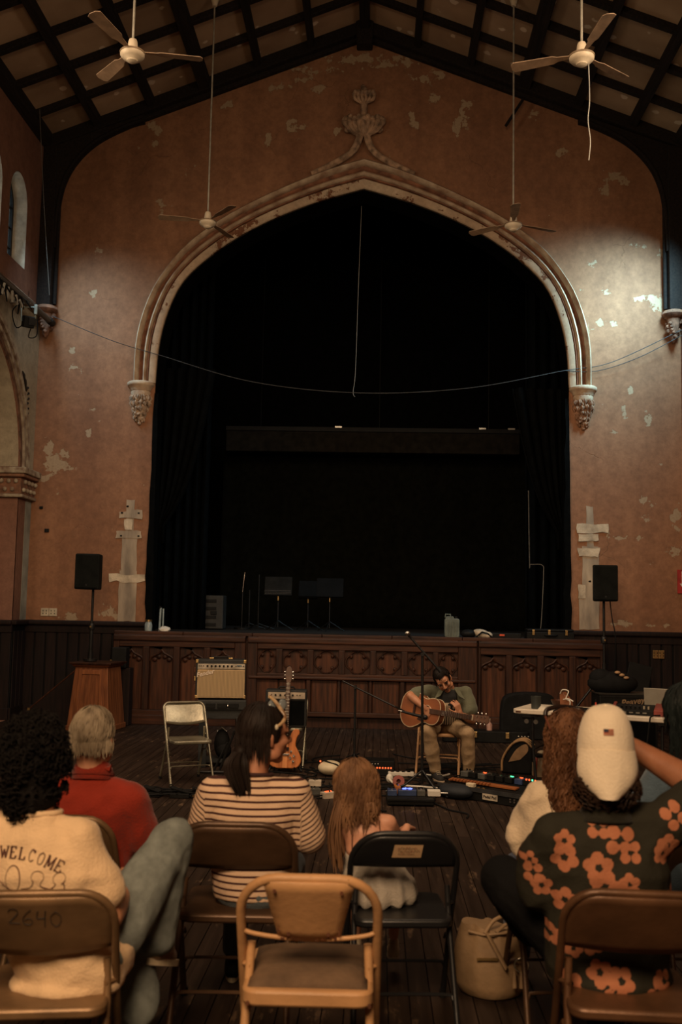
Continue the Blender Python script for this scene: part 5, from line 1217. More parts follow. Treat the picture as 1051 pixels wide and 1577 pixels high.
t = thing('red_reel', 'small red ring coil beside the white extension cord', 'coil', (.23, 9.52, 0)); MB().lathe([(.02, -.03), (.055, -.03), (.055, .03), (.02, .03), (.02, -.03)], 18, (0, 0, .055), M.Rotation(R(70), 3, 'X')).build('ring', PC[6], t, True)
t = thing('red_light_pedal', 'black pedal with a row of red lights on the floor left of the guitarist', 'pedal', (.10, 10.25, 0)); pedal(t, 0, 0, .20, .12, .06, m_black, None, 3)
for k in range(6): MB().ball((-.07+.028*k, -.03, .068), .009, 6).build('red_light', m_led_r, t)
t = thing('black_floor_unit', 'low black rack unit on the floor behind the low microphone stand', 'unit', (-.02, 10.45, 0)); MB().box((0, 0, .06), (.46, .25, .12)).build('body', m_black, t, bevel=.008)
for k in range(3): MB().ball((.0+.03*k, -.128, .09), .006, 6).build('indicator', m_metal, t)
for i, (x, y, mt, lab) in enumerate(((-.55, 9.50, PC[1], 'cream and yellow plug block on the floor right of the striped woman'), (-.54, 9.08, PC[0], 'grey jack box on the floor right of the striped woman'), (-.40, 8.92, PC[1], 'pale pedal with a red spot on the floor left of the girl'), (-1.46, 9.15, PC[3], 'green pedal on the floor left of the striped woman'), (-1.37, 9.42, PC[2], 'orange pedal behind the green pedal left of the striped woman'))):
    t = thing('effects_pedal', lab, 'pedal', (x, y, 0), .3*i); pedal(t, 0, 0, .12, .08, .055, mt, m_led_r if i == 2 else None, 2)
    MB().tube(spline([(-.06, 0, .03), (-.15, .02, .02), (-.22, .1, .012), (-.3, .05, .012)], 6), .007, 6).build('lead', m_rubber if i else m_cream, t, True)
for i, (x, y, lab) in enumerate(((-1.93, 8.80, 'black volume pedal on the floor left of the empty chair foot'), (-1.68, 8.78, 'black rocker pedal right beside the empty chair front foot'), (-1.50, 8.80, 'black pedal with pale jacks between the empty chair and the striped woman'))):
    t = thing('rocker_pedal', lab, 'pedal', (x, y, 0), R(10*i-8)); MB().box((0, 0, .02), (.17, .10, .04)).build('base', m_black, t, bevel=.005); MB().box((0, 0, .065), (.16, .09, .012), (0, R(14), 0)).build('treadle', m_rubber, t, bevel=.003); MB().box((0, 0, .05), (.04, .05, .04)).build('pivot', m_black, t)
    if i == 2:
        for k in range(3): MB().cyl((-.05+.06*k, -.05, .03), (-.07+.06*k, -.09, .03), .009, n=8).build('jack_plug', m_brass, t, True)
# loose cables on the floor
random.seed(41); t = thing('floor_cables', 'tangle of black cables strewn over the floor around the guitarist', 'cables')
m = MB()
for k in range(46):
    cx, cy = random.uniform(-1.2, .9), random.uniform(8.9, 11.0); p = [V((cx, cy, .008))]
    a = random.uniform(0, 6.28)
    for q in range(5): a += random.uniform(-1.1, 1.1); p.append(p[-1]+V((cos(a)*.22, sin(a)*.16, 0)))
    m.tube(spline(p, 5), .0075, 5)
m.build('cable_run', m_rubber, t, True, kind='stuff')
t = thing('left_floor_cables', 'knot of black cables on the floor under the empty grey chair', 'cables', (-1.70, 8.85, 0)); m = MB()
for k in range(9): m.tube(spline([(random.uniform(-.3, .35), random.uniform(-.12, .14), random.uniform(.008, .05)) for _ in range(4)], 6), .008, 5)
m.build('cable_run', m_rubber, t, True, kind='stuff')
t = thing('microphone_stand', 'folded black stand lying on the floor under the empty grey chair', 'microphone stand', (-1.55, 10.0, 0)); MB().cyl((-.2, 0, .02), (.25, .03, .02), .014, n=8).build('pole', m_darkmetal, t, True); MB().tube([(-.05, .1, .02), (.08, .08, .3)], .012, 6).build('leg', m_darkmetal, t); MB().tube([(.0, .15, .02), (.15, .08, .42)], .012, 6).build('leg', m_darkmetal, t)
# cases and bags near the wall
t = thing('guitar_case', 'long black guitar case with brass latches lying before the stage front at right', 'case', (1.42, 12.95, 0), R(-4))
MB().prism([tuple(q)[:2] for q in spline([(-.5, -.16, 0), (-.15, -.13, 0), (.2, -.11, 0), (.5, -.09, 0), (.54, 0, 0), (.5, .09, 0), (.2, .11, 0), (-.15, .13, 0), (-.5, .16, 0), (-.56, 0, 0)], 4, True)], 0, .145, 'XY').build('body', m_black, t, True, bevel=.012)
for x in (-.14, .26): MB().box((x, -.135, .10), (.045, .02, .075)).build('latch', m_brass, t, bevel=.004)
for k in range(4): MB().ball((.40+.04*k, -.105, .09), .012, 6).build('rivet', m_metal, t)
t = thing('pink_bottle', 'small pinkish bottle standing on the black guitar case', 'bottle', (1.46, 12.95, .146)); MB().lathe([(.01, 0), (.036, 0), (.038, .07), (.02, .095), (.012, .10), (.012, .125), (.005, .13)], 14).build('body', mat('pink_bottle', (.42, .24, .19), .4), t, True); MB().cyl((0, 0, .125), (0, 0, .145), .013, n=10).build('cap', m_cream, t)
t = thing('upright_case', 'black upright instrument case standing behind the white table at its left end', 'case', (1.98, 13.3, 0)); MB().prism([tuple(q)[:2] for q in spline([(-.34, 0, 0), (-.33, .42, 0), (-.22, .58, 0), (.2, .60, 0), (.36, .5, 0), (.38, 0, 0)], 4)], -.1, .1).build('body', m_rubber, t, True, bevel=.02); MB().box((0, -.105, .3), (.14, .02, .03)).build('handle', m_black, t, bevel=.006)
t = thing('gig_bag', 'black bag with curved tan piping standing under the left end of the white table', 'bag', (1.50, 10.55, 0), R(-15))
m = MB(); m.prism([tuple(q)[:2] for q in spline([(-.17, 0, 0), (-.16, .16, 0), (-.06, .30, 0), (.06, .34, 0), (.14, .28, 0), (.15, .12, 0), (.13, 0, 0)], 4)], -.10, .10); m.build('body', m_rubber, t, True, bevel=.03)
mpi = mat('tan_piping', (.34, .20, .09), .6)
for k, y in enumerate((-.11, -.02, .08)): MB().tube(spline([(-.165, y, .03), (-.155, y, .16), (-.06, y, .305), (.06, y, .345), (.145, y, .28)], 6), .009 if k else .012, 6).build('piping', mpi, t, True)
MB().prism([tuple(q)[:2] for q in spline([(-.10, .12, 0), (-.02, .25, 0), (.08, .31, 0), (.10, .24, 0), (.02, .15, 0)], 4)], -.108, -.098).build('pocket', mat('tan_pocket', (.25, .15, .075), .7), t)
t = thing('backpack', 'pale tan backpack with red straps standing under the white table', 'bag', (1.70, 10.35, 0), R(8)); m = MB(); m.ball((0, 0, .11), (.10, .08, .125), 14); m.box((0, 0, .07), (.17, .13, .13)); m.build('body', mat('pale_canvas', (.34, .25, .16), .8), t, True); MB().ball((0, -.02, .245), (.055, .04, .022), 10).build('top_handle', m_cream, t, True)
for s in (-1, 1): MB().tube(spline([(s*.09, -.06, .01), (s*.095, -.085, .10), (s*.08, -.07, .2)], 5), .016, 6, flat=.5).build('red_strap', PC[6], t, True)
MB().box((0, -.03, .215), (.16, .10, .022)).build('black_band', m_black, t, bevel=.006)
t = thing('leaning_stand', 'black folded stand leaning behind the left end of the large amplifier', 'stand', (2.45, 12.4, 0)); MB().cyl((-.12, 0, .35), (.22, .1, .75), .016, n=8).build('pole', m_darkmetal, t, True); MB().tube([(-.12, 0, .35), (-.2, -.02, .01)], .012, 6).build('leg', m_darkmetal, t, True)
# pale bucket bag on the floor at lower right
def bucket_bag():
    t = thing('bucket_bag', 'pale tan leather bucket bag with tassel on the floor between the front chairs', 'bag', (.525, 4.56, 0), R(-4)); t.scale.z = .93
    ml = mat('pale_leather', (.30, .195, .105), .6, 0, .12, 6, .25); n = 40; rg = []
    for z, w, d in ((.0, .105, .085), (.012, .125, .10), (.06, .152, .115), (.14, .158, .115), (.22, .145, .10), (.285, .125, .085), (.31, .118, .078)):
        rg.append([V((w*(cos(2*pi*i/n)+.10*cos(6*pi*i/n)*.5)+.008*sin(14*pi*i/n)*(z/.3), d*(sin(2*pi*i/n))+.010*cos(16*pi*i/n)*(z/.3)**2, z+.02*cos(2*pi*i/n)*-(z/.3)+.006*sin(10*pi*i/n)*(z/.3))) for i in range(n)])
    MB().loft(rg).build('body', ml, t, True)
    MB().tube([(-.10, -.07, .30), (-.04, -.095, .295), (.0, -.10, .30), (.05, -.09, .305), (.11, -.05, .31)], .006, 6).build('rim', ml, t, True)
    MB().tube(spline([(-.02, -.095, .305), (.01, -.108, .25), (.05, -.128, .18), (.06, -.13, .165)], 5), .017, 8, flat=.35).build('front_strap', ml, t, True)
    MB().tube(spline([(-.03, -.09, .30), (.01, -.06, .35), (.07, -.02, .365), (.105, -.01, .345), (.11, -.03, .30)], 6), .009, 8).build('handle', ml, t, True); MB().tube(spline([(.02, -.085, .305), (.06, -.06, .335), (.10, -.05, .345)], 6), .007, 6).build('drawcord', ml, t, True)
    MB().box((-.02, -.118, .195), (.09, .004, .012), (0, R(-3), 0)).build('zip', m_brass, t); 
    mr = mat('ring_metal', (.6, .52, .40), .25, .9); ring = [(.125+.03*cos(a), -.115, .175+.03*sin(a)) for a in [2*pi*i/20 for i in range(20)]]; MB().tube(ring, .004, 6, closed=True).build('ring', mr, t, True)
    for x in (.095, .125, .145): MB().tube([(x, -.117, .15), (x, -.128, .08)], [.006, .011], 8).build('tassel', ml, t, True)
bucket_bag()
# ================================================================== people
def capsule(m, a, ra, b, rb, n=14):
    a, b = V(a), V(b); d = (b-a); L = d.length
    if L < 1e-6: return m.ball(a, ra, n)
    q = frame(a, b); rings = []
    def ring(c, r): rings.append([c+q @ V((max(r, 1e-4)*cos(2*pi*j/n), max(r, 1e-4)*sin(2*pi*j/n), 0)) for j in range(n)])
    u = d/L
    for i in range(5): t = pi/2*(1-i/4); ring(a-u*ra*sin(t), ra*cos(t))
    for i in range(5): t = pi/2*i/4; ring(b+u*rb*sin(t), rb*cos(t))
    return m.loft(rings)
def chain(m, pts):
    for (a, ra), (b, rb) in zip(pts, pts[1:]): capsule(m, a, ra, b, rb)
def rings(m, lst, n=24, p=2.4):
    """stack of horizontal super-ellipses: (centre, rx, ry)"""
    out = []
    for c, rx, ry in lst:
        c = V(c); rg = []
        for j in range(n):
            a = 2*pi*j/n; ca, sa = cos(a), sin(a)
            rg.append(c+V((rx*math.copysign(abs(ca)**(2/p), ca), ry*math.copysign(abs(sa)**(2/p), sa), 0)))
        out.append(rg)
    return m.loft(out)
def remesh(name, m, mt, parent, voxel=.008, smooth=6, fn=None, attr=None, attrs=None, kind=None):
    """union of overlapping closed pieces -> one continuous smooth surface; fn(p, n) returns an offset"""
    loc = parent.matrix_world.translation.copy() if parent else V((0, 0, 0)); loc = parent.location.copy() if parent else loc
    me = bpy.data.meshes.new(name); me.from_pydata([tuple(V(p)-loc) for p in m.v], [], m.f)
    bm = bmesh.new(); bm.from_mesh(me); bmesh.ops.recalc_face_normals(bm, faces=bm.faces); bm.to_mesh(me); bm.free()
    o = bpy.data.objects.new(name, me); C.objects.link(o)
    r = o.modifiers.new('r', 'REMESH'); r.mode = 'VOXEL'; r.voxel_size = voxel; r.use_smooth_shade = True
    if smooth: s = o.modifiers.new('s', 'SMOOTH'); s.factor = .5; s.iterations = smooth
    bpy.context.view_layer.update()
    ev = bpy.data.meshes.new_from_object(o.evaluated_get(bpy.context.evaluated_depsgraph_get()))
    o.modifiers.clear(); o.data = ev; ev.name = name; bpy.data.meshes.remove(me)
    if fn:
        ns = [v.normal.copy() for v in ev.vertices]
        for v, n in zip(ev.vertices, ns): v.co = v.co+fn(v.co+loc, n)
    for an, af in (attrs or {}).items():
        a = ev.attributes.new(an, 'FLOAT', 'POINT'); a.data.foreach_set('value', [af(v.co+loc) for v in ev.vertices])
    ev.polygons.foreach_set('use_smooth', [True]*len(ev.polygons))
    ev.materials.clear(); ev.materials.append(mt)
    o.parent = parent
    if kind: o['kind'] = kind
    return o
def folds(amp, fx=14, fz=5, seed=0):
    def fn(p, n):
        a = noise.noise(V((p.x*fx*.5+seed, p.y*fx*.5, p.z*fz)))
        b = noise.noise(V((p.x*22+seed, p.y*22, p.z*14)))
        c = abs(noise.noise(V((p.x*7-p.z*6+seed*2, p.y*5, p.z*7+p.x*3))))
        return n*amp*(a+.35*b-1.2*c+.25)
    return fn
def skin(nm, c): 
    m = mat(nm, c, .5, 0, .10, 18, .06, (c[0]*.85, c[1]*.78, c[2]*.75)); b = m.node_tree.nodes['Principled BSDF']
    b.inputs['Subsurface Weight'].default_value = .12; b.inputs['Subsurface Radius'].default_value = (.012, .005, .003); return m
def cloth(nm, c, var=.12, bump=.35, scale=9): return mat(nm, c, .9, 0, var, scale, bump, spec=.15, fine=120, sheen=.15)
sk_light = skin('light_skin', (.52, .27, .17)); sk_tan = skin('tan_skin', (.40, .19, .105)); sk_brown = skin('brown_skin', (.32, .14, .075)); sk_pink = skin('fair_skin', (.56, .29, .19))
def hand(m, w, f, n, side, curl=35, k=1.0, spread=6, curls=None):
    """palm and five separate fingers; w wrist, f fingers' direction, n palm normal, side towards the thumb"""
    w, f, n, s = V(w), V(f).normalized(), V(n).normalized(), V(side).normalized()
    f = f; s = (s-f*s.dot(f)).normalized(); n = (n-f*n.dot(f)-s*n.dot(s)).normalized()
    for q in (-.030, -.011, .009, .028): capsule(m, w+s*q*.6*k, .015*k, w+f*.085*k+s*q*k, .012*k, 10)
    capsule(m, w-f*.02*k, .026*k, w+f*.015*k, .024*k, 10)
    for i, (q, L, r) in enumerate(((-.030, .062, .0075), (-.011, .076, .0085), (.009, .080, .0088), (.028, .070, .0085))):
        a = R(spread*(i-1.5)); d = (f*cos(a)+s*sin(a)).normalized(); p = w+f*.088*k+s*q*k
        c = R(curls[i] if curls else curl)
        for seg, fr in enumerate((.45, .31, .24)):
            ang = c*(.7 if seg == 0 else 1.0)
            d = (d*cos(ang)+n*sin(ang)).normalized(); nn = (n-d*n.dot(d)); n_l = nn.normalized() if nn.length > 1e-3 else n
            q2 = p+d*L*fr*k*1.05; capsule(m, p, r*k*(1-.08*seg), q2, r*k*(.92-.10*seg), 10); p = q2
    p = w+f*.018*k+s*.026*k; d = (s*.75+f*.62+n*.25).normalized()
    for L, r0, r1 in ((.042, .0135, .011), (.032, .011, .0095), (.024, .0095, .0075)):
        q2 = p+d*L*k; capsule(m, p, r0*k, q2, r1*k, 10); p = q2; d = (d*.9+f*.35+n*.15).normalized()
def hrot(yaw=0, pitch=0, roll=0): return Euler((R(pitch), R(roll), R(yaw)), 'XYZ').to_matrix()   # face is local +Y
def head(m, c, rot, k=1.0, neck=None, nr=.055):
    P = lambda x, y, z: V(c)+rot @ (V((x, y, z))*k)
    def E(x, y, z, rx, ry, rz): 
        mm = MB(); mm.ball((0, 0, 0), (rx*k, ry*k, rz*k), 18); m.add([P(x, y, z)+rot @ V(v) for v in mm.v], mm.f)
    E(0, -.012, .028, .076, .094, .095); E(0, .028, -.035, .062, .066, .078); E(0, .062, -.098, .030, .026, .022); E(0, .060, .035, .058, .032, .045)
    for s in (-1, 1):
        E(s*.078, -.008, -.008, .010, .020, .032); E(s*.076, .004, -.034, .009, .011, .012)
        E(s*.038, .070, -.020, .026, .024, .022); E(s*.035, .083, .026, .026, .013, .008); E(s*.052, .018, -.072, .022, .04, .026)
    capsule(m, P(0, .090, .018), .010*k, P(0, .114, -.020), .015*k, 10); 
    for s in (-1, 1): E(s*.014, .104, -.026, .010, .012, .009)
    E(0, .094, -.058, .026, .010, .007); E(0, .092, -.070, .022, .010, .008); E(0, .086, -.046, .020, .012, .012)
    if neck is not None: capsule(m, neck, nr*1.12, P(0, -.022, -.05), nr*.98)
    return P
def face_bits(t, P, rot, k=1.0, closed=False, brow=None):
    loc = t.location
    for s in (-1, 1):
        m = MB(); m.ball((0, 0, 0), (.015*k, .012*k, (.004 if closed else .009)*k), 10)
        m.v = [tuple(P(s*.034, .087, .006)+rot @ V(v)-loc) for v in m.v]; m.build('eye', mat('dark_eye', (.03, .018, .012), .3), t, True)
        if brow is not None:
            MB().tube([P(s*.016, .098, .030)-loc, P(s*.036, .098, .036)-loc, P(s*.056, .082, .030)-loc], [.004*k, .0055*k, .003*k], 6).build('eyebrow', brow, t, True)
    m = MB(); m.ball((0, 0, 0), (.026*k, .006*k, .0025*k), 10); m.v = [tuple(P(0, .099, -.064)+rot @ V(v)-loc) for v in m.v]; m.build('mouth', mat('lip', (.22, .07, .05), .5), t, True)
def shoe(t, heel, toe, mt, sole, k=1.0):
    loc = t.location; h, e = V(heel), V(toe); d = (e-h); d.normalize(); s = V((-d.y, d.x, 0)).normalized(); up = s.cross(d)*-1
    if up.z < 0: up = -up
    m = MB(); L = (e-h).length
    capsule(m, h+up*.045*k, .040*k, h+d*L*.45+up*.045*k, .045*k); capsule(m, h+d*L*.45+up*.04*k, .044*k, e-d*.04*k+up*.032*k, .034*k); capsule(m, h+up*.06*k, .038*k, h+up*.10*k+d*.02, .038*k)
    o = remesh('shoe', m, mt, t, .008, 4)
    n = 20; rg = []
    for z in (0, .022*k):
        r = []
        for i in range(n):
            a = 2*pi*i/n; x = cos(a); w = .042*k*(1.0 if x > -.2 else .92)
            r.append(h+d*(L/2+x*(L/2+.035*k))+s*w*sin(a)+up*(z+.0)-loc)
        rg.append(r)
    MB().loft(rg).build('sole', sole, o, True).location = (0, 0, 0)
    lm = MB()
    for q in range(4): c = h+d*L*(.42+.1*q)+up*(.093-.012*q)*k-loc; lm.tube([c-s*.022*k, c+up*.004, c+s*.022*k], .0035*k, 5)
    lm.build('laces', m_cream, o, True)
    return o
def lock_hair(name, t, c, rot, mt, n, L, rad=(.082, .102, .100), off=(0, -.012, .030), wave=.0, wl=.05, r=.006, face=.25, seed=1, shell=True, k=1.0, low=-.3, drop=.0, spread=1.0, top=None, flat=.5, part=0.0):
    """hair as a close shell plus many tapered locks that run from the crown over the skull and then hang"""
    rnd = random.Random(seed); loc = t.location; cc = V(c)+rot @ (V(off)*k); rx, ry, rz = [q*k for q in rad]; m = MB()
    cr = V((part, -.35, .94)).normalized()
    for i in range(n):
        while True:
            d = V((rnd.gauss(0, 1), rnd.gauss(0, 1), rnd.gauss(0, 1))).normalized()
            if d.z < low: continue
            if d.y > face and d.z < .55+.2*abs(d.x): continue
            break
        steps = 12; p = V((d.x*rx, d.y*ry, d.z*rz)); pts = []; ln = L*rnd.uniform(.75, 1.1)*k; ph = rnd.uniform(0, 6.28); ph2 = rnd.uniform(0, 6.28); free = False
        lift = 1.0+rnd.uniform(.01, .07); out = V((d.x, d.y, 0)); st = ln/steps; acc = 0
        pw = cc+rot @ (p*lift)
        for q in range(steps+1):
            acc += st
            wv = V((sin(ph+acc/wl*6.28), cos(ph2+acc/wl*6.28), .4*sin(ph2+acc/wl*5)))*wave*min(1, acc/.06)
            pts.append(pw+wv)
            e = rot.transposed() @ (pw-cc); en = V((e.x/rx, e.y/ry, e.z/rz))
            nrm = V((e.x/rx**2, e.y/ry**2, e.z/rz**2)).normalized()
            down = rot.transposed() @ V((0, 0, -1))
            away = V((e.x, e.y-.0, e.z)).normalized()-cr
            if en.z > -.25:
                tdir = (down*.6+away*.6+V((0, -.25, 0))); tdir = tdir-nrm*tdir.dot(nrm)
                e2 = e+tdir.normalized()*st; s = V((e2.x/rx, e2.y/ry, e2.z/rz)).length; e2 = e2/s*lift
                pw = cc+rot @ e2
            else:
                pw = pw+V((out.x*.10*spread, out.y*.08*spread-drop, -1)).normalized()*st
        rr = [r*k*(.55+.45*min(1, q/3))*(1 if q < steps-4 else max(.12, (steps-q)/4.5)) for q in range(steps+1)]
        m.tube([p_-loc for p_ in pts], rr, 5, flat=flat)
    if shell:
        mm = MB(); mm.ball((0, 0, 0), (rx*1.015, ry*1.015, rz*1.02), 22)
        vs = []
        for v in mm.v:
            q = V(v)
            if q.y > .55*ry and q.z < .45*rz: q.y = .55*ry-.02*k
            if q.z < -.55*rz and q.y > -.2*ry: q.z = -.55*rz
            vs.append(cc+rot @ q-loc)
        m.add(vs, mm.f)
    return m.build(name, mt, t, True)
def hairmat(nm, c, c2=None, rough=.45): return mat(nm, c, max(rough, .6), 0, .3, 14, .2, c2, (1, 1, .35), .14, 60)
def shirt_prims(m, P, hem, sl, rt=(.19, .115), sr=(.072, .066), shoulder=.072, waist=.93, hemr=None):
    pel, ch, nk = V(P['pel']), V(P['chest']), V(P['neck'])
    hr = hemr or (rt[0]*1.02, rt[1]*1.08); hb = pel.copy(); hb.z = hem
    mid = pel.lerp(ch, .5)
    rings(m, [(hb, hr[0]*.97, hr[1]*.97), (hb+V((0, 0, .03)), hr[0], hr[1]), (V((mid.x, mid.y, (hem+mid.z)/2+.02)), rt[0]*waist*1.03, rt[1]*1.0), (mid, rt[0]*waist, rt[1]*.96), (ch, rt[0], rt[1]), (ch.lerp(nk, .55), rt[0]*.86, rt[1]*.80), (nk+V((0, 0, -.03)), rt[0]*.45, rt[1]*.62), (nk+V((0, 0, .004)), .072, .066)])
    for s in 'LR':
        sh, el, wr = V(P['sh'+s]), V(P['el'+s]), V(P['wr'+s])
        capsule(m, nk+V((0, 0, -.045)), shoulder*.78, sh, shoulder); capsule(m, ch+(sh-ch)*.55, rt[1]*.75, sh, shoulder*.95)
        if sl <= 1: capsule(m, sh, sr[0], sh.lerp(el, sl), sr[1])
        else: chain(m, [(sh, sr[0]), (el, sr[1]), (el.lerp(wr, sl-1), sr[1]*.82)])
def body_prims(m, P, k=1.0, hands=True, legs=True, curl=30):
    pel, ch, nk = V(P['pel']), V(P['chest']), V(P['neck'])
    rings(m, [(pel+V((0, 0, -.07*k)), .12*k, .09*k), (pel, .15*k, .10*k), (pel.lerp(ch, .5), .13*k, .09*k), (ch, .15*k, .095*k), (ch.lerp(nk, .6), .12*k, .07*k), (nk, .05*k, .05*k)])
    for s in 'LR':
        sh, el, wr = V(P['sh'+s]), V(P['el'+s]), V(P['wr'+s]); 
        capsule(m, nk+V((0, 0, -.04*k)), .048*k, sh, .050*k); chain(m, [(sh, .050*k), (sh.lerp(el, .5), .047*k), (el, .038*k), (el.lerp(wr, .35), .040*k), (wr, .026*k)])
        if hands:
            hd = P.get('hand'+s)
            f = (wr-el).normalized() if hd is None else V(hd[0]); n = V((0, 0, -1)) if hd is None else V(hd[1]); sd = V((1 if s == 'L' else -1, .2, .2)) if hd is None else V(hd[2])
            hand(m, wr+f*.012, f, n, sd, curl if hd is None or len(hd) < 4 else hd[3], k*.98)
        if legs:
            hp, kn, an = V(P['hip'+s]), V(P['kn'+s]), V(P['an'+s]); chain(m, [(hp, .072*k), (kn, .050*k), (kn.lerp(an, .35), .046*k), (an, .032*k)])
def trouser_prims(m, P, r=(.088, .070, .062), end=.92, seat=True):
    pel = V(P['pel'])
    if seat: m.ball(pel+V((0, 0, -.02)), (.175, .135, .095), 18)
    for s in 'LR':
        hp, kn, an = V(P['hip'+s]), V(P['kn'+s]), V(P['an'+s]); chain(m, [(pel.lerp(hp, .7), r[0]), (hp, r[0]), (kn, r[1]), (kn.lerp(an, .45), r[1]*.95), (kn.lerp(an, end), r[2])])
def seated(x, y, k=1.0, lean=0.0, dx=0.0, zn=1.0, sh=.19, kneespread=.12, fw=1):
    """default seated pose facing +Y, feet on the floor"""
    P = dict(pel=(x, y, .53), chest=(x+dx*.6, y-.01+lean*.6, .53+(zn-.53)*.66), neck=(x+dx, y+lean, zn))
    for s, g in (('L', -1), ('R', 1)):
        P['sh'+s] = (x+dx+g*sh, y+lean, zn-.065); P['el'+s] = (x+dx+g*(sh+.05), y+lean+.08, zn-.33); P['wr'+s] = (x+g*.10, y+lean+.30, zn-.36)
        P['hip'+s] = (x+g*.09, y+.05, .52); P['kn'+s] = (x+g*kneespread, y+.45, .50); P['an'+s] = (x+g*(kneespread+.01), y+.43, .10)
    return P
def on_surface(o, x, z, off=.0016, y0=-3, d=1):
    """point on the rearmost (towards the camera) surface of o, local coordinates"""
    hit, loc_, n, i = o.ray_cast(V((x, y0, z)), V((0, d, 0)))
    return loc_-V((0, d*off, 0)) if hit else None
def print_strokes(name, o, lst, r, mt, step=5):
    """ink strokes laid on the cloth: lst holds polylines of (x, z) in o's local coordinates"""
    bpy.context.view_layer.update(); m = MB()
    for st_ in lst:
        pts = [on_surface(o, a, b) for a, b in spline2(st_)] if len(st_) > 2 else [on_surface(o, st_[0][0]+(st_[1][0]-st_[0][0])*q/4, st_[0][1]+(st_[1][1]-st_[0][1])*q/4) for q in range(5)]
        pts = [p for p in pts if p is not None]
        if len(pts) > 1: m.tube(pts, r, 6, flat=.35)
    return m.build(name, mt, o, True)
def collar(t, c, rx, ry, r, mt, tilt=0, name='collar'):
    loc = t.location; ring = [V(c)-loc+M.Rotation(R(tilt), 3, 'X') @ V((rx*cos(a), ry*sin(a), 0)) for a in [2*pi*i/28 for i in range(28)]]
    return MB().tube(ring, r, 8, closed=True).build(name, mt, t, True)
def person(lab, x, y): return thing('person', lab, 'person', (x, y, 0))

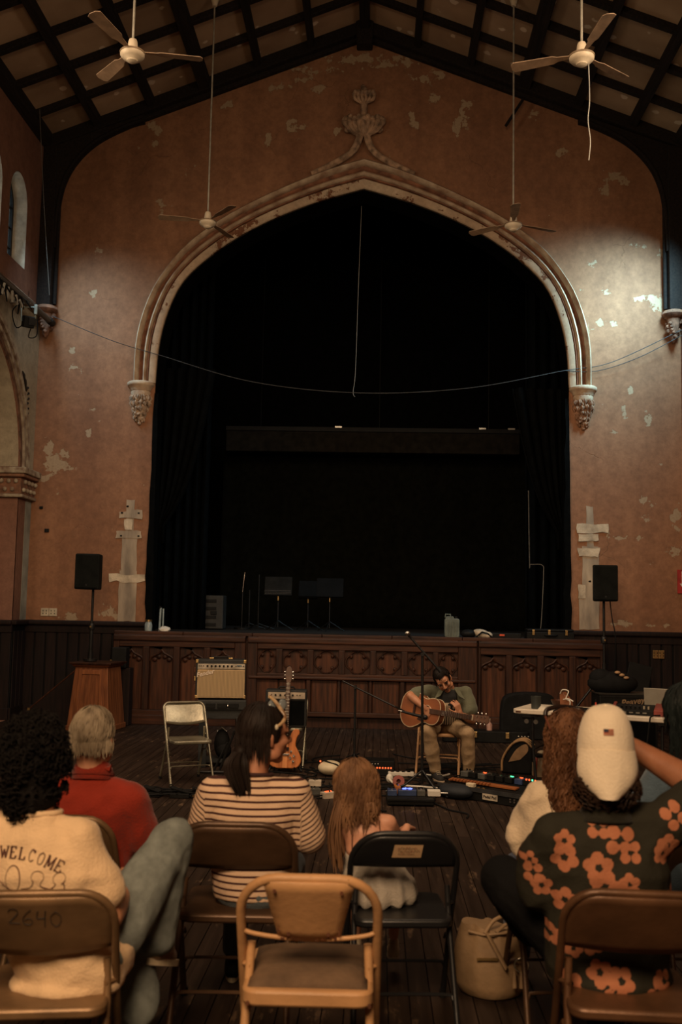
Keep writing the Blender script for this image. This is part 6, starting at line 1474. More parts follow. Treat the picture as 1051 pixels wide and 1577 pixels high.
# ---- curly-haired man in the cream T-shirt (front left)
def man_curly():
    t = person('person with big black curly hair in cream WELCOME T-shirt and jeans, front left', -.98, 3.33)
    P = dict(pel=(-.965, 3.33, .53), chest=(-1.045, 3.275, .81), neck=(-1.09, 3.27, .985), shL=(-1.265, 3.27, .915), shR=(-.950, 3.27, .900), elL=(-1.33, 3.36, .67), elR=(-.838, 3.29, .660), wrL=(-1.12, 3.58, .66), wrR=(-.86, 3.55, .70),
             hipL=(-1.05, 3.40, .52), hipR=(-.875, 3.40, .535), knL=(-.90, 3.79, .535), knR=(-.722, 3.68, .820), anL=(-.795, 3.56, .26), anR=(-.770, 3.64, .47))
    m = MB(); body_prims(m, P); rot = hrot(6, 4); Pf = head(m, (-1.118, 3.30, 1.125), rot, 1, P['neck'], .054)
    remesh('body', m, sk_tan, t, .0075, 5); face_bits(t, Pf, rot)
    msh = cloth('cream_cotton', (.66, .47, .285), .07)
    m = MB(); shirt_prims(m, P, .445, .66, (.188, .125), (.074, .077), .070, .92, (.170, .138)); m.ball((-.848, 3.38, .515), (.070, .10, .090), 14); m.ball((-.99, 3.30, .455), (.170, .130, .035), 18)
    
    sh = remesh('shirt', m, msh, t, .0085, 5, folds(.014, 12, 6, 3))
    collar(t, (-1.09, 3.272, .990), .073, .066, .0105, msh, -4)
    m = MB(); trouser_prims(m, P, (.095, .080, .072), .95); capsule(m, (-.86, 3.47, .60), .092, P['knR'], .078); capsule(m, P['knR'], .080, (-.765, 3.63, .53), .066)
    remesh('jeans', m, mat('faded_denim', (.205, .228, .215), .9, 0, .15, 22, .6, None, (1, 1, 1), .1, 150), t, .0085, 4, folds(.012, 10, 8, 5))
    mshoe = cloth('tan_suede', (.22, .13, .07)); shoe(t, (-.80, 3.52, .10), (-.83, 3.70, .06), mshoe, m_rubber); shoe(t, (-.775, 3.64, .395), (-.74, 3.80, .34), mshoe, m_cream)
    # curls
    rnd = random.Random(2); loc = t.location; m = MB(); c = V((-1.118, 3.285, 1.140))
    m.ball(c-loc, (.098, .112, .140), 18); m.ball(c-loc+V((0, -.02, -.09)), (.095, .09, .085), 14)
    for i in range(1150):
        d = V((rnd.gauss(0, 1), rnd.gauss(0, 1), rnd.gauss(0, 1))).normalized()
        if d.y > .55 and d.z < .4: continue
        p = c+V((d.x*(.101 if d.z > -.35 else .080), d.y*.112, d.z*.150-(.03 if d.z < -.2 else 0))); q = frame((0, 0, 0), d+V((0, 0, -.45))); turns = rnd.uniform(1.2, 2.2); rr = rnd.uniform(.006, .011); L = rnd.uniform(.022, .042); ph = rnd.uniform(0, 6.28); pts = []
        for s in range(10): a = ph+turns*2*pi*s/9; pts.append(p+q @ V((rr*cos(a), rr*sin(a), L*s/9-.004))-loc)
        m.tube(pts, [.0030]*8+[.002, .001], 4)
    m.build('hair', hairmat('black_curls', (.0055, .0042, .0036), (.0025, .002, .0018), .85), t, True)
    # WELCOME in an arc, slab letters, and the line drawing of balloons below it
    G = {'W': [[(0, 1), (.28, 0)], [(.28, 0), (.5, .75)], [(.5, .75), (.72, 0)], [(.72, 0), (1, 1)], [(-.12, 1), (.16, 1)], [(.84, 1), (1.12, 1)]], 'E': [[(.12, 0), (.12, 1)], [(0, 0), (.85, 0)], [(0, 1), (.82, 1)], [(.12, .52), (.6, .52)], [(.85, 0), (.88, .25)], [(.82, 1), (.84, .78)]],
         'L': [[(.15, 0), (.15, 1)], [(0, 1), (.35, 1)], [(0, 0), (.85, 0)], [(.85, 0), (.88, .28)]], 'C': [[(.85, .8), (.62, 1), (.3, .95), (.1, .55), (.25, .1), (.6, 0), (.88, .18)], [(.85, .8), (.87, 1)]],
         'O': [[(.5, 1), (.15, .8), (.08, .45), (.25, .05), (.5, 0), (.8, .1), (.92, .5), (.82, .85), (.5, 1)]], 'M': [[(.12, 0), (.12, 1)], [(.12, 1), (.5, .15)], [(.5, .15), (.88, 1)], [(.88, 1), (.88, 0)], [(0, 0), (.25, 0)], [(.75, 0), (1, 0)], [(0, 1), (.15, 1)], [(.85, 1), (1, 1)]]}
    cx, cz, Rr = -1.132-loc.x, .868-.33, .33; bpr = mat('brown_print', (.085, .032, .022), .9)
    for k, ch in enumerate('WELCOME'):
        a = R(90-(k-.85)*5.15); bx, bz = cx+Rr*cos(a), cz+Rr*sin(a); ux, uz = sin(a), -cos(a); h = .034; w = .022 if ch not in 'WM' else .027
        print_strokes('letter', sh, [[(bx+(p-.5)*w*ux+q*h*cos(a), bz+(p-.5)*w*uz+q*h*sin(a)) for p, q in st_] for st_ in G[ch]], .0037, bpr)
    def ov(x, z, rx, rz, a0=0, a1=360, n=14): return [(x-loc.x+rx*cos(R(a0+(a1-a0)*i/n)), z+rz*sin(R(a0+(a1-a0)*i/n))) for i in range(n+1)]
    g = lambda *p: [(x-loc.x, z) for x, z in p]
    for l in (ov(-1.120, .808, .024, .040), ov(-1.04, .818, .019, .018, -50, 230), ov(-.975, .812, .018, .018, -70, 240), g((-1.052, .803), (-1.062, .785), (-1.092, .778), (-1.10, .765)), g((-1.028, .803), (-1.03, .79), (-1.0, .782), (-.985, .795)),
              g((-1.14, .778), (-1.11, .772), (-1.07, .778), (-1.05, .765), (-1.055, .74)), g((-1.02, .74), (-1.025, .775), (-1.0, .768), (-.99, .755), (-1.0, .735)), g((-.962, .798), (-.958, .775), (-.96, .745)), g((-1.135, .775), (-1.17, .80), (-1.2, .79)), ov(-1.195, .815, .02, .02), g((-1.10, .765), (-1.105, .74))):
        print_strokes('print_drawing', sh, [l], .0022, bpr)
man_curly()
# ---- grey-haired man in the red polo
def man_red():
    t = person('person with short grey hair in a red polo shirt, behind the curly haired man', -1.20, 4.30)
    P = seated(-1.205, 4.30, 1, -.06, .02, .945, .175); P['elR'] = (-.965, 4.30, .645); P['shR'] = (-1.018, 4.235, .845); P['wrR'] = (-1.04, 4.52, .60)
    m = MB(); body_prims(m, P); rot = hrot(-8, 4, 3); Pf = head(m, (-1.185, 4.225, 1.100), rot, 1.03, P['neck'], .058); remesh('body', m, sk_light, t, .008, 5); face_bits(t, Pf, rot)
    mr = cloth('red_pique', (.235, .024, .012), .10); m = MB(); shirt_prims(m, P, .50, .80, (.200, .125), (.077, .080), .074); remesh('shirt', m, mr, t, .009, 5, folds(.012, 10, 4, 9))
    m = MB(); loc = t.location; n = 30; rg = []
    for z, rr, h in ((.925, .088, 0), (.965, .075, .0), (.995, .068, .004), (.985, .076, .0), (.95, .092, -.004)):
        rg.append([V((-1.184+rr*1.0*cos(a), 4.242+rr*.92*sin(a), z+h-.018*sin(a)))-loc for a in [2*pi*i/n for i in range(n)]])
    m.loft(rg, False); o = m.build('collar', mr, t, True); s = o.modifiers.new('t', 'SOLIDIFY'); s.thickness = .004
    MB().prism([(-1.130, .985), (-1.102, .972), (-1.094, 1.0), (-1.10, .99)], 4.19, 4.21).build('collar_tip', mr, t).location = -loc
    m = MB(); trouser_prims(m, P); remesh('trousers', m, cloth('dark_trousers', (.03, .028, .027)), t, .011, 4)
    for s, g in (('L', -1), ('R', 1)): a = V(P['an'+s]); shoe(t, (a.x, a.y-.04, 0), (a.x+g*.02, a.y+.19, 0), m_black, m_rubber)
    mh = hairmat('grey_hair', (.265, .215, .15), (.10, .075, .05)); lock_hair('hair', t, (-1.185, 4.225, 1.100), rot, mh, 620, .060, (.081, .101, .100), (0, -.012, .034), .002, .05, .0042, .35, 4, True, 1.02, -.40)
    m = MB(); m.ball(Pf(0, -.058, -.012), (.064, .046, .048), 16); o = remesh('nape_hair', m, mat('dark_grey_hair', (.085, .062, .042), .7, 0, .3, 20, .4), t, .006, 3)
man_red()
# ---- woman in the striped shirt
def woman_striped():
    t = person('person in black and cream striped shirt with dark ponytail, head turned right', -.49, 4.22)
    P = dict(seated(-.49, 4.22, 1, -.045, .0, .965, .172)); P['elR'] = (-.262, 4.22, .715); P['wrR'] = (-.36, 4.46, .62); P['elL'] = (-.715, 4.22, .715); P['wrL'] = (-.60, 4.48, .62); P['shR'] = (-.325, 4.175, .905); P['shL'] = (-.655, 4.175, .900)
    m = MB(); body_prims(m, P); rot = hrot(-62, -2, 2); hc = (-.455, 4.195, 1.135); Pf = head(m, hc, rot, .98, P['neck'], .048); remesh('body', m, skin('olive_skin', (.44, .205, .12)), t, .0075, 5); face_bits(t, Pf, rot, 1, False, m_black)
    def stripe_mat():
        m_, tt, b, N = nt('striped_jersey'); at = N('ShaderNodeAttribute', attribute_name='stripe'); w = N('ShaderNodeMath', {0: at.outputs['Fac'], 1: 1.0}, operation='FRACT')
        lo = N('ShaderNodeMapRange', {'Value': w.outputs[0], 'From Min': .30, 'From Max': .36}); nz = N('ShaderNodeTexNoise', {'Scale': 60.0, 'Detail': 3.0})
        mx = N('ShaderNodeMixRGB', {'Fac': lo.outputs[0], 'Color1': (.055, .022, .020, 1), 'Color2': (.60, .42, .29, 1)}); tt.links.new(mx.outputs[0], b.inputs['Base Color']); b.inputs['Roughness'].default_value = .9; b.inputs['Specular IOR Level'].default_value = .15
        bp = N('ShaderNodeBump', {'Height': nz.outputs[0], 'Strength': .25, 'Distance': .01}); tt.links.new(bp.outputs[0], b.inputs['Normal']); return m_
    def st(p):
        best = p.z*1.0-.10*abs(p.x+.49)**2
        for s, g in (('L', -1), ('R', 1)):
            a, b = V(P['sh'+s]), V(P['el'+s]); d = (b-a); q = (p-a).dot(d)/d.length_squared; r = (p-(a+d*q)).length
            lim = a.x+g*.030
            if (p.x-lim)*g > 0 and q > .0: best = .905-.30*q*.95-.10*(p.y-a.y)-.6*g*(p.x-(a+d*q).x)*.5
        return best/.0268+10.3
    m = MB(); shirt_prims(m, P, .485, .93, (.180, .112), (.070, .072), .066, .94, (.165, .13)); remesh('shirt', m, stripe_mat(), t, .0058, 6, folds(.007, 10, 5, 12), attrs={'stripe': st})
    collar(t, (-.487, 4.178, .978), .068, .060, .0075, mat('shirt_trim', (.05, .02, .02), .9), -6)
    m = MB(); trouser_prims(m, P, (.09, .066, .055)); remesh('jeans', m, cloth('blue_grey_denim', (.085, .105, .115)), t, .010, 4, folds(.006))
    for s, g in (('L', -1), ('R', 1)): a = V(P['an'+s]); shoe(t, (a.x, a.y-.04, 0), (a.x+g*.02, a.y+.17, 0), m_black, m_cream, .92)
    mh = hairmat('dark_brown_hair', (.016, .010, .008), (.007, .005, .004), .35)
    lock_hair('hair', t, hc, rot, mh, 460, .10, (.083, .104, .103), (0, -.016, .030), .001, .06, .0050, .05, 5, True, 1, -.45, .0, .2)
    m = MB(); loc = t.location; m.ball(V((-.545, 4.12, 1.075))-loc, (.030, .032, .030), 12); rnd = random.Random(6)
    for i in range(80):
        a = rnd.uniform(0, 6.28); r0 = rnd.uniform(0, .022); p = V((-.548+r0*cos(a), 4.11+r0*sin(a), 1.075)); q = rnd.uniform(.85, 1.05)
        m.tube([x-loc for x in spline([p, p+V((-.012+1.2*(p.x+.548), -.028, -.035)), p+V((-.008+1.4*(p.x+.548), -.03, -.085*q)), p+V((.018+.6*(p.x+.548), -.022, -.165*q))], 4)], [.005]*10+[.004, .003, .001], 5)
    m.build('ponytail', mh, t, True)
    # sunglasses pushed up on the head
    mg = mat('tortoise_frame', (.42, .29, .16), .25, 0, .3, 30, 0, (.16, .09, .05))
    MB().tube([V(q)-loc for q in spline([(-.440, 4.20, 1.292), (-.415, 4.155, 1.280), (-.388, 4.125, 1.252), (-.366, 4.11, 1.222), (-.372, 4.09, 1.203), (-.392, 4.075, 1.186)], 5)], [.009]*14+[.0075]*7+[.006]*5, 8, flat=.7).build('sunglasses', mg, t, True)
    MB().ball(V((-.396, 4.072, 1.182))-loc, (.008, .007, .012), 8).build('temple_tip', mat('ivory_tip', (.72, .62, .45), .3), t, True)
    for q, rz in (((-.424, 4.168, 1.262), .3), ((-.385, 4.20, 1.262), .5)): m = MB(); m.ball((0, 0, 0), (.020, .007, .024), 12, (R(-25), R(25), rz)); m.v = [tuple(V(v)+V(q)-loc) for v in m.v]; m.build('lens', mat('pale_lens', (.16, .18, .19), .1, 0, .1, 5, 0), t, True)
woman_striped()
# ---- girl with long light brown hair
def girl():
    t = person('child with long light-brown hair and bare back in a pale dress', .0, 4.34)
    x = .005; k = .70
    P = dict(pel=(x+.01, 4.34, .50), chest=(x-.015, 4.31, .655), neck=(x-.035, 4.33, .80), shL=(-.125, 4.33, .755), shR=(.065, 4.33, .765), elL=(-.155, 4.42, .62), elR=(.115, 4.46, .64), wrL=(-.06, 4.58, .60), wrR=(.150, 4.56, .700), hipL=(-.05, 4.38, .49), hipR=(.07, 4.38, .49), knL=(-.07, 4.64, .48), knR=(.10, 4.64, .48), anL=(-.07, 4.66, .20), anR=(.10, 4.66, .20),
             handR=((.25, .9, -.25), (0, -.2, -1), (-1, .3, 0), 60))
    m = MB(); body_prims(m, P, k); rings(m, [((x, 4.345, .52), .115, .085), ((x-.01, 4.325, .64), .108, .072), ((x-.025, 4.325, .73), .105, .062), ((x-.032, 4.33, .785), .06, .048)])
    rot = hrot(18, -10, -6); hc = (-.075, 4.36, .895); Pf = head(m, hc, rot, .88, P['neck'], .046); remesh('body', m, sk_pink, t, .0065, 5); face_bits(t, Pf, rot, .88)
    md = cloth('pale_grey_gauze', (.36, .32, .27), .10)
    m = MB(); rings(m, [((x+.025, 4.34, .445), .145, .13), ((x+.025, 4.34, .47), .162, .14), ((x+.02, 4.34, .53), .150, .13), ((x, 4.335, .585), .118, .095), ((x-.01, 4.33, .625), .116, .082), ((x-.01, 4.33, .64), .117, .080)]); capsule(m, (.0, 4.40, .50), .10, (.01, 4.62, .47), .10); m.ball((.085, 4.30, .485), (.072, .09, .055), 14)
    def puff(p, n): return n*(.013*sin(atan2(p.y-4.34, p.x-x)*13+2*noise.noise(p*8))*max(0, min(1, (.63-p.z)/.06))*.6)+folds(.008, 16, 6, 3)(p, n)
    remesh('dress', m, md, t, .0075, 4, puff)
    loc = t.location
    for s in (-1, 1): MB().tube([V(p)-loc for p in spline([(x-.02+s*.070, 4.262, .635), (x-.03+s*.062, 4.268, .70), (x-.035+s*.055, 4.285, .765), (x-.035+s*.052, 4.33, .80)], 5)], .0035, 6).build('strap', mat('strap_brown', (.16, .07, .04), .8), t, True)
    mh = hairmat('light_brown_hair', (.215, .112, .056), (.085, .042, .022), .5)
    lock_hair('hair', t, hc, rot, mh, 560, .165, (.086, .098, .098), (0, -.012, .026), .007, .13, .0055, .25, 8, True, 1.03, -.45, .003, .35)
    m = MB(); rnd = random.Random(8)
    for i in range(70):                                   # long side locks over the left shoulder
        p = V((-.135+rnd.uniform(-.022, .028), 4.30+rnd.uniform(-.03, .04), .86)); L = rnd.uniform(.20, .30); ph = rnd.uniform(0, 6)
        m.tube([q-loc for q in spline([p, p+V((-.020, -.012, -.07)), p+V((-.026+.008*sin(ph), -.012, -.15)), p+V((-.012+.014*sin(ph), -.006, -L))], 5)], [.0045]*13+[.003, .002, .001], 5)
    for i in range(40):
        p = V((-.05+rnd.uniform(-.05, .05), 4.27+rnd.uniform(-.02, .01), .86)); L = rnd.uniform(.05, .10)
        m.tube([q-loc for q in spline([p, p+V((rnd.uniform(-.02, .02), -.008, -L*.5)), p+V((rnd.uniform(-.03, .03), .004, -L))], 5)], [.005]*7+[.004, .003, .002, .001], 5)
    m.build('hair_ends', mh, t, True)
    for s, an in (('L', P['anL']), ('R', P['anR'])): a = V(an); shoe(t, (a.x, a.y-.02, a.z-.10), (a.x, a.y+.12, a.z-.12), m_cream, m_white, .7)
girl()
# ---- woman in the white jacket
def woman_jacket():
    t = person('person with long curly brown hair in a cream jacket, partly behind the white cap', .80, 4.28)
    P = dict(seated(.79, 4.28, 1, -.04, .0, .985, .165)); P['shL'] = (.690, 4.235, .905); P['elL'] = (.625, 4.30, .715); P['wrL'] = (.68, 4.52, .66)
    m = MB(); body_prims(m, P); rot = hrot(8, 2, 0); hc = (.805, 4.235, 1.130); Pf = head(m, hc, rot, 1, P['neck'], .05); remesh('body', m, sk_light, t, .009, 5); face_bits(t, Pf, rot)
    m = MB(); shirt_prims(m, P, .47, 1.8, (.185, .118), (.072, .064), .064, .97); capsule(m, P['shL'], .060, (.640, 4.30, .77), .072); m.ball((.625, 4.30, .735), (.072, .075, .080), 14); m.ball((.665, 4.27, .84), (.055, .06, .04), 12)
    def puff(p, n): return folds(.016, 20, 12, 7)(p, n)
    remesh('jacket', m, cloth('cream_jacket', (.62, .50, .36), .06), t, .0075, 3, puff)
    m = MB(); trouser_prims(m, P); remesh('jeans', m, cloth('navy_denim', (.03, .045, .09)), t, .011, 4)
    for s, g in (('L', -1), ('R', 1)): a = V(P['an'+s]); shoe(t, (a.x, a.y-.04, 0), (a.x+g*.02, a.y+.17, 0), m_cream, m_white, .92)
    mh = hairmat('curly_brown_hair', (.135, .060, .028), (.045, .020, .011), .45); lock_hair('hair', t, hc, rot, mh, 820, .36, (.088, .105, .102), (0, -.014, .030), .011, .095, .0045, .3, 9, True, 1.03, -.45, .002, .8)
    loc = t.location; m = MB(); mg = mat('dark_lens', (.02, .012, .01), .2)
    MB().tube([Pf(*q)-loc for q in spline([(-.09, .03, .10), (-.07, .065, .125), (0, .08, .135), (.07, .065, .125), (.09, .03, .10)], 5)], .010, 8).build('sunglasses', mg, t, True)
    for s in (-1, 1): MB().tube([Pf(*q)-loc for q in [(s*.09, .03, .10), (s*.094, -.05, .06)]], .005, 6).build('temple_arm', mat('brown_temple', (.16, .05, .03), .3), t, True)
woman_jacket()
# ---- man in the white cap and floral shirt
FL = [(868, 1278, 8), (868, 1302, 10), (917, 1258, 9), (948, 1276, 12), (962, 1292, 9), (915, 1313, 11), (924, 1340, 12), (950, 1350, 12), (958, 1335, 8), (1020, 1285, 9), (1012, 1296, 8), (1030, 1242, 10), (1046, 1318, 9), (1032, 1360, 10), (869, 1363, 9), (893, 1383, 9), (826, 1330, 8), (838, 1348, 8), (916, 1460, 11), (944, 1468, 11), (927, 1494, 10), (941, 1524, 11), (999, 1486, 11), (1010, 1474, 8), (875, 1478, 10), (889, 1514, 8), (851, 1418, 8), (820, 1310, 6), (1045, 1470, 8), (985, 1395, 9), (905, 1420, 9), (1052, 1400, 9), (880, 1430, 8)]
def man_cap():
    t = person('person in backward white baseball cap and dark floral shirt with one arm raised, front right', .80, 3.52)
    P = dict(pel=(.79, 3.53, .53), chest=(.79, 3.485, .81), neck=(.785, 3.47, .995), shL=(.612, 3.475, .915), shR=(.985, 3.475, .965), elL=(.572, 3.56, .68), elR=(1.175, 3.60, 1.045), wrL=(.60, 3.80, .72), wrR=(.905, 3.625, 1.20), hipL=(.69, 3.60, .53), hipR=(.88, 3.60, .52), knL=(.495, 3.92, .655), knR=(.90, 4.0, .50), anL=(.70, 4.02, .40), anR=(.90, 4.02, .10),
             handR=((-.8, .25, .25), (0, -.5, -.6), (0, -.4, .8), 25))
    m = MB(); body_prims(m, P); capsule(m, P['elR'], .050, V(P['elR']).lerp(V(P['wrR']), .35), .054); capsule(m, V(P['elR']).lerp(V(P['wrR']), .35), .054, P['wrR'], .034)
    rot = hrot(-8, 4, 0); hc = (.785, 3.475, 1.165); Pf = head(m, hc, rot, 1.0, P['neck'], .056); remesh('body', m, sk_brown, t, .0075, 5); face_bits(t, Pf, rot, 1, False, m_black)
    pts = []
    rnd = random.Random(3)
    for px, py, s in FL:                                 # flower centres given on the shirt's back, metres
        cx = .785+(px-936.5)/447.5; cz = 1.67-(py-943-.019*(px-936))/447.5-.002; pts.append((cx, cz, s*(1.0 if py < 1430 else .84)/447.5, rnd.uniform(0, 6.28)))
    def fl(p):
        b = 0
        for cx, cz, s, a0 in pts:
            dx, dz = p.x-cx, p.z-cz
            if dx*dx+dz*dz > (3.2*s)**2: continue
            for q in range(5):
                if q == 4 and int(a0*10) % 2: continue
                a = a0+q*2*pi/(4 if int(a0*10) % 2 else 5); d = hypot(dx-1.25*s*cos(a), dz-1.25*s*sin(a)); b = max(b, min(1, .5+(s*.80-d)/.006))
            if hypot(dx, dz) < s*.42: b = min(b, .1)
        return b
    def floral():
        m_, tt, b, N = nt('dark_floral_cotton'); at = N('ShaderNodeAttribute', attribute_name='flower'); f = N('ShaderNodeMapRange', {'Value': at.outputs['Fac'], 'From Min': .40, 'From Max': .60}); nz = N('ShaderNodeTexNoise', {'Scale': 70.0, 'Detail': 3.0}); n1 = N('ShaderNodeTexNoise', {'Scale': 12.0})
        fc = N('ShaderNodeMixRGB', {'Fac': n1.outputs[0], 'Color1': (.33, .115, .058, 1), 'Color2': (.39, .16, .085, 1)}); mx = N('ShaderNodeMixRGB', {'Fac': f.outputs[0], 'Color1': (.021, .0195, .0135, 1), 'Color2': fc.outputs[0]}); tt.links.new(mx.outputs[0], b.inputs['Base Color']); b.inputs['Roughness'].default_value = .85; b.inputs['Specular IOR Level'].default_value = .15
        bp = N('ShaderNodeBump', {'Height': nz.outputs[0], 'Strength': .25, 'Distance': .01}); tt.links.new(bp.outputs[0], b.inputs['Normal']); return m_
    m = MB(); shirt_prims(m, P, .440, .80, (.208, .135), (.080, .086), .078, .98, (.205, .155)); m.ball((.80, 3.48, .47), (.20, .15, .06), 18); capsule(m, (.585, 3.50, .86), .078, (.575, 3.55, .74), .084); capsule(m, (.985, 3.475, .965), .085, (1.09, 3.54, 1.01), .088)
    remesh('shirt', m, floral(), t, .0068, 5, folds(.011, 11, 5, 17), attrs={'flower': fl})
    m = MB(); n = 30; loc = t.location; rg = []
    for z, rr in ((.965, .095), (1.0, .082), (1.022, .070), (1.01, .082), (.97, .102)): rg.append([V((.785+rr*cos(a), 3.475+rr*.92*sin(a), z-.012*sin(a)))-loc for a in [2*pi*i/n for i in range(n)]])
    m.loft(rg, False); o = m.build('collar', cloth('dark_green_cotton', (.021, .0195, .0135)), t, True); s = o.modifiers.new('t', 'SOLIDIFY'); s.thickness = .004
    m = MB(); trouser_prims(m, P, (.105, .088, .072), .95); capsule(m, (.66, 3.62, .56), .105, P['knL'], .090); capsule(m, P['knL'], .088, (.62, 3.99, .46), .075)
    remesh('trousers', m, mat('black_trousers', (.006, .006, .0065), .9, 0, .1, 9, .3, spec=.1), t, .009, 4, folds(.010, 10, 8, 6))
    shoe(t, (.72, 4.02, .32), (.90, 4.06, .33), m_black, m_cream); shoe(t, (.90, 3.98, 0), (.92, 4.22, 0), m_black, m_cream)
    # cap worn backwards: tall six-panel dome, small flag on the panel facing us, curved brim down over the nape
    mc = cloth('white_twill', (.70, .60, .46), .05, .25); n = 36; base = Pf(0, -.012, .040)
    def cp(a, b, c): return base+rot @ V((a, b, c))-loc
    H = .152
    def dome(a, th): rr = cos(th)**.62 if th < 1.55 else .01; return (.0955*rr*cos(a), .116*rr*sin(a), H*sin(th)-.012*(1-sin(th)))
    rg = []
    for i in range(13):
        th = pi/2*i/12; r = []
        for j in range(n):
            a = 2*pi*j/n+pi/6; k = (a/(pi/3)) % 1; seam = 1-.012*max(0, 1-min(k, 1-k)*12); x, y, z = dome(a, th); r.append(cp(x*seam, y*seam, z+.003*noise.noise(V((x*20, y*20, z*20)))))
        rg.append(r)
    cap = MB().loft(rg, True).build('cap', mc, t, True)
    MB().ball(cp(0, 0, H-.001), (.009, .009, .005), 10).build('cap_button', mc, cap, True)
    vs = []; nu, nv = 18, 9
    for th in (0, .005):
        for i in range(nu+1):
            u = -1+2*i/nu
            for j in range(nv+1):
                v = j/nv; hw = .090+.012*sin(pi*v*.8)-.046*v**4; x = u*hw
                y = -(.113*sqrt(max(0, 1-(min(.999, abs(u)*.90))**2))+.034*v*(1-.35*u*u))-th+.004*sin(u*14)*v*(1-v); z = .020-.155*v*(1-.10*u*u)+.006*cos(u*3)
                vs.append(cp(x, y, z))
    k = (nu+1)*(nv+1); w_ = nv+1
    fs = [(i*w_+j, (i+1)*w_+j, (i+1)*w_+j+1, i*w_+j+1) for i in range(nu) for j in range(nv)]+[(k+i*w_+j, k+i*w_+j+1, k+(i+1)*w_+j+1, k+(i+1)*w_+j) for i in range(nu) for j in range(nv)]
    edge = [i*w_ for i in range(nu+1)]+[nu*w_+j for j in range(1, nv+1)]+[i*w_+nv for i in range(nu-1, -1, -1)]+[j for j in range(nv-1, 0, -1)]
    fs += [(a, b, b+k, a+k) for a, b in zip(edge, edge[1:]+edge[:1])]
    MB().add(vs, fs).build('cap_brim', mc, cap, True)
    def on_cap(a, c):
        th = math.asin(max(-1, min(1, (c+.012)/(H+.012)))); rr = cos(th)**.62; y = -.116*rr*sqrt(max(0, 1-(a/(.0955*rr))**2)); return cp(a, y-.0018, c+.0008)
    def patch(nm, a0, a1, c0, c1, mt, lift=0):
        g = [[on_cap(a0+(a1-a0)*i/4, c0+(c1-c0)*j/2)+V((0, -lift, lift*.5)) for j in range(3)] for i in range(5)]
        MB().add([p for r in g for p in r], [(i*3+j, (i+1)*3+j, (i+1)*3+j+1, i*3+j+1) for i in range(4) for j in range(2)]).build(nm, mt, cap)
    patch('flag_patch', -.016, .017, .070, .090, mat('flag_red', (.42, .09, .04), .8)); patch('flag_canton', -.0155, .000, .0795, .0895, mat('flag_navy', (.02, .025, .05), .8), .0012)
    for q in range(3): patch('flag_stripe', -.0155 if q < 1 else .001, .0165, .0725+.0055*q, .0745+.0055*q, mat('flag_white', (.5, .36, .25), .8), .0007)
    mh = hairmat('dark_curly_hair', (.030, .016, .010), (.012, .007, .005), .6); m = MB(); rnd = random.Random(12)
    nc = Pf(0, -.060, -.075)-loc; m.ball(nc, (.072, .045, .055), 14)
    for i in range(420):
        d = V((rnd.gauss(0, 1), rnd.gauss(0, 1), rnd.gauss(0, 1))).normalized(); p = nc+V((d.x*.094, d.y*.050, d.z*.058)); q = frame((0, 0, 0), d+V((0, -.2, -.4))); pts = []
        for s in range(8): a = 1.8*2*pi*s/7; pts.append(p+q @ V((.007*cos(a), .007*sin(a), .026*s/7)))
        m.tube(pts, [.003]*6+[.002, .001], 4)
    m.build('hair', mh, t, True)
man_cap()
# ---- person at the right edge
def edge_person():
    t = person('person in a blue T-shirt with dark hair at the right edge of the photo', 1.42, 4.34)
    P = dict(seated(1.40, 4.34, 1, -.03, .0, 1.06, .20)); P['shL'] = (1.215, 4.30, .985); P['elL'] = (1.13, 4.36, .80); P['wrL'] = (1.25, 4.58, .66)
    m = MB(); body_prims(m, P); rot = hrot(30, 0); hc = (1.335, 4.33, 1.245); Pf = head(m, hc, rot, 1, P['neck'], .055); remesh('body', m, skin('ruddy_skin', (.42, .13, .075)), t, .009, 5); face_bits(t, Pf, rot)
    m = MB(); shirt_prims(m, P, .47, .82, (.20, .125), (.078, .086), .074); remesh('shirt', m, cloth('blue_cotton', (.085, .125, .165)), t, .009, 5, folds(.010, 12, 5, 21))
    m = MB(); trouser_prims(m, P); remesh('trousers', m, cloth('dark_trousers', (.03, .028, .027)), t, .011, 4)
    for s, g in (('L', -1), ('R', 1)): a = V(P['an'+s]); shoe(t, (a.x, a.y-.04, 0), (a.x+g*.02, a.y+.19, 0), m_black, m_rubber)
    mh = hairmat('teal_black_hair', (.014, .019, .019), (.006, .008, .008), .5); lock_hair('hair', t, hc, rot, mh, 420, .20, (.092, .108, .104), (-.02, -.02, .030), .003, .06, .006, .2, 14, True, 1.04, -.5, .0, .3)
    tag(folding_chair('folding chair under the person in blue at the right edge', (1.42, 4.42, 0), 0, m_dkch))
edge_person()
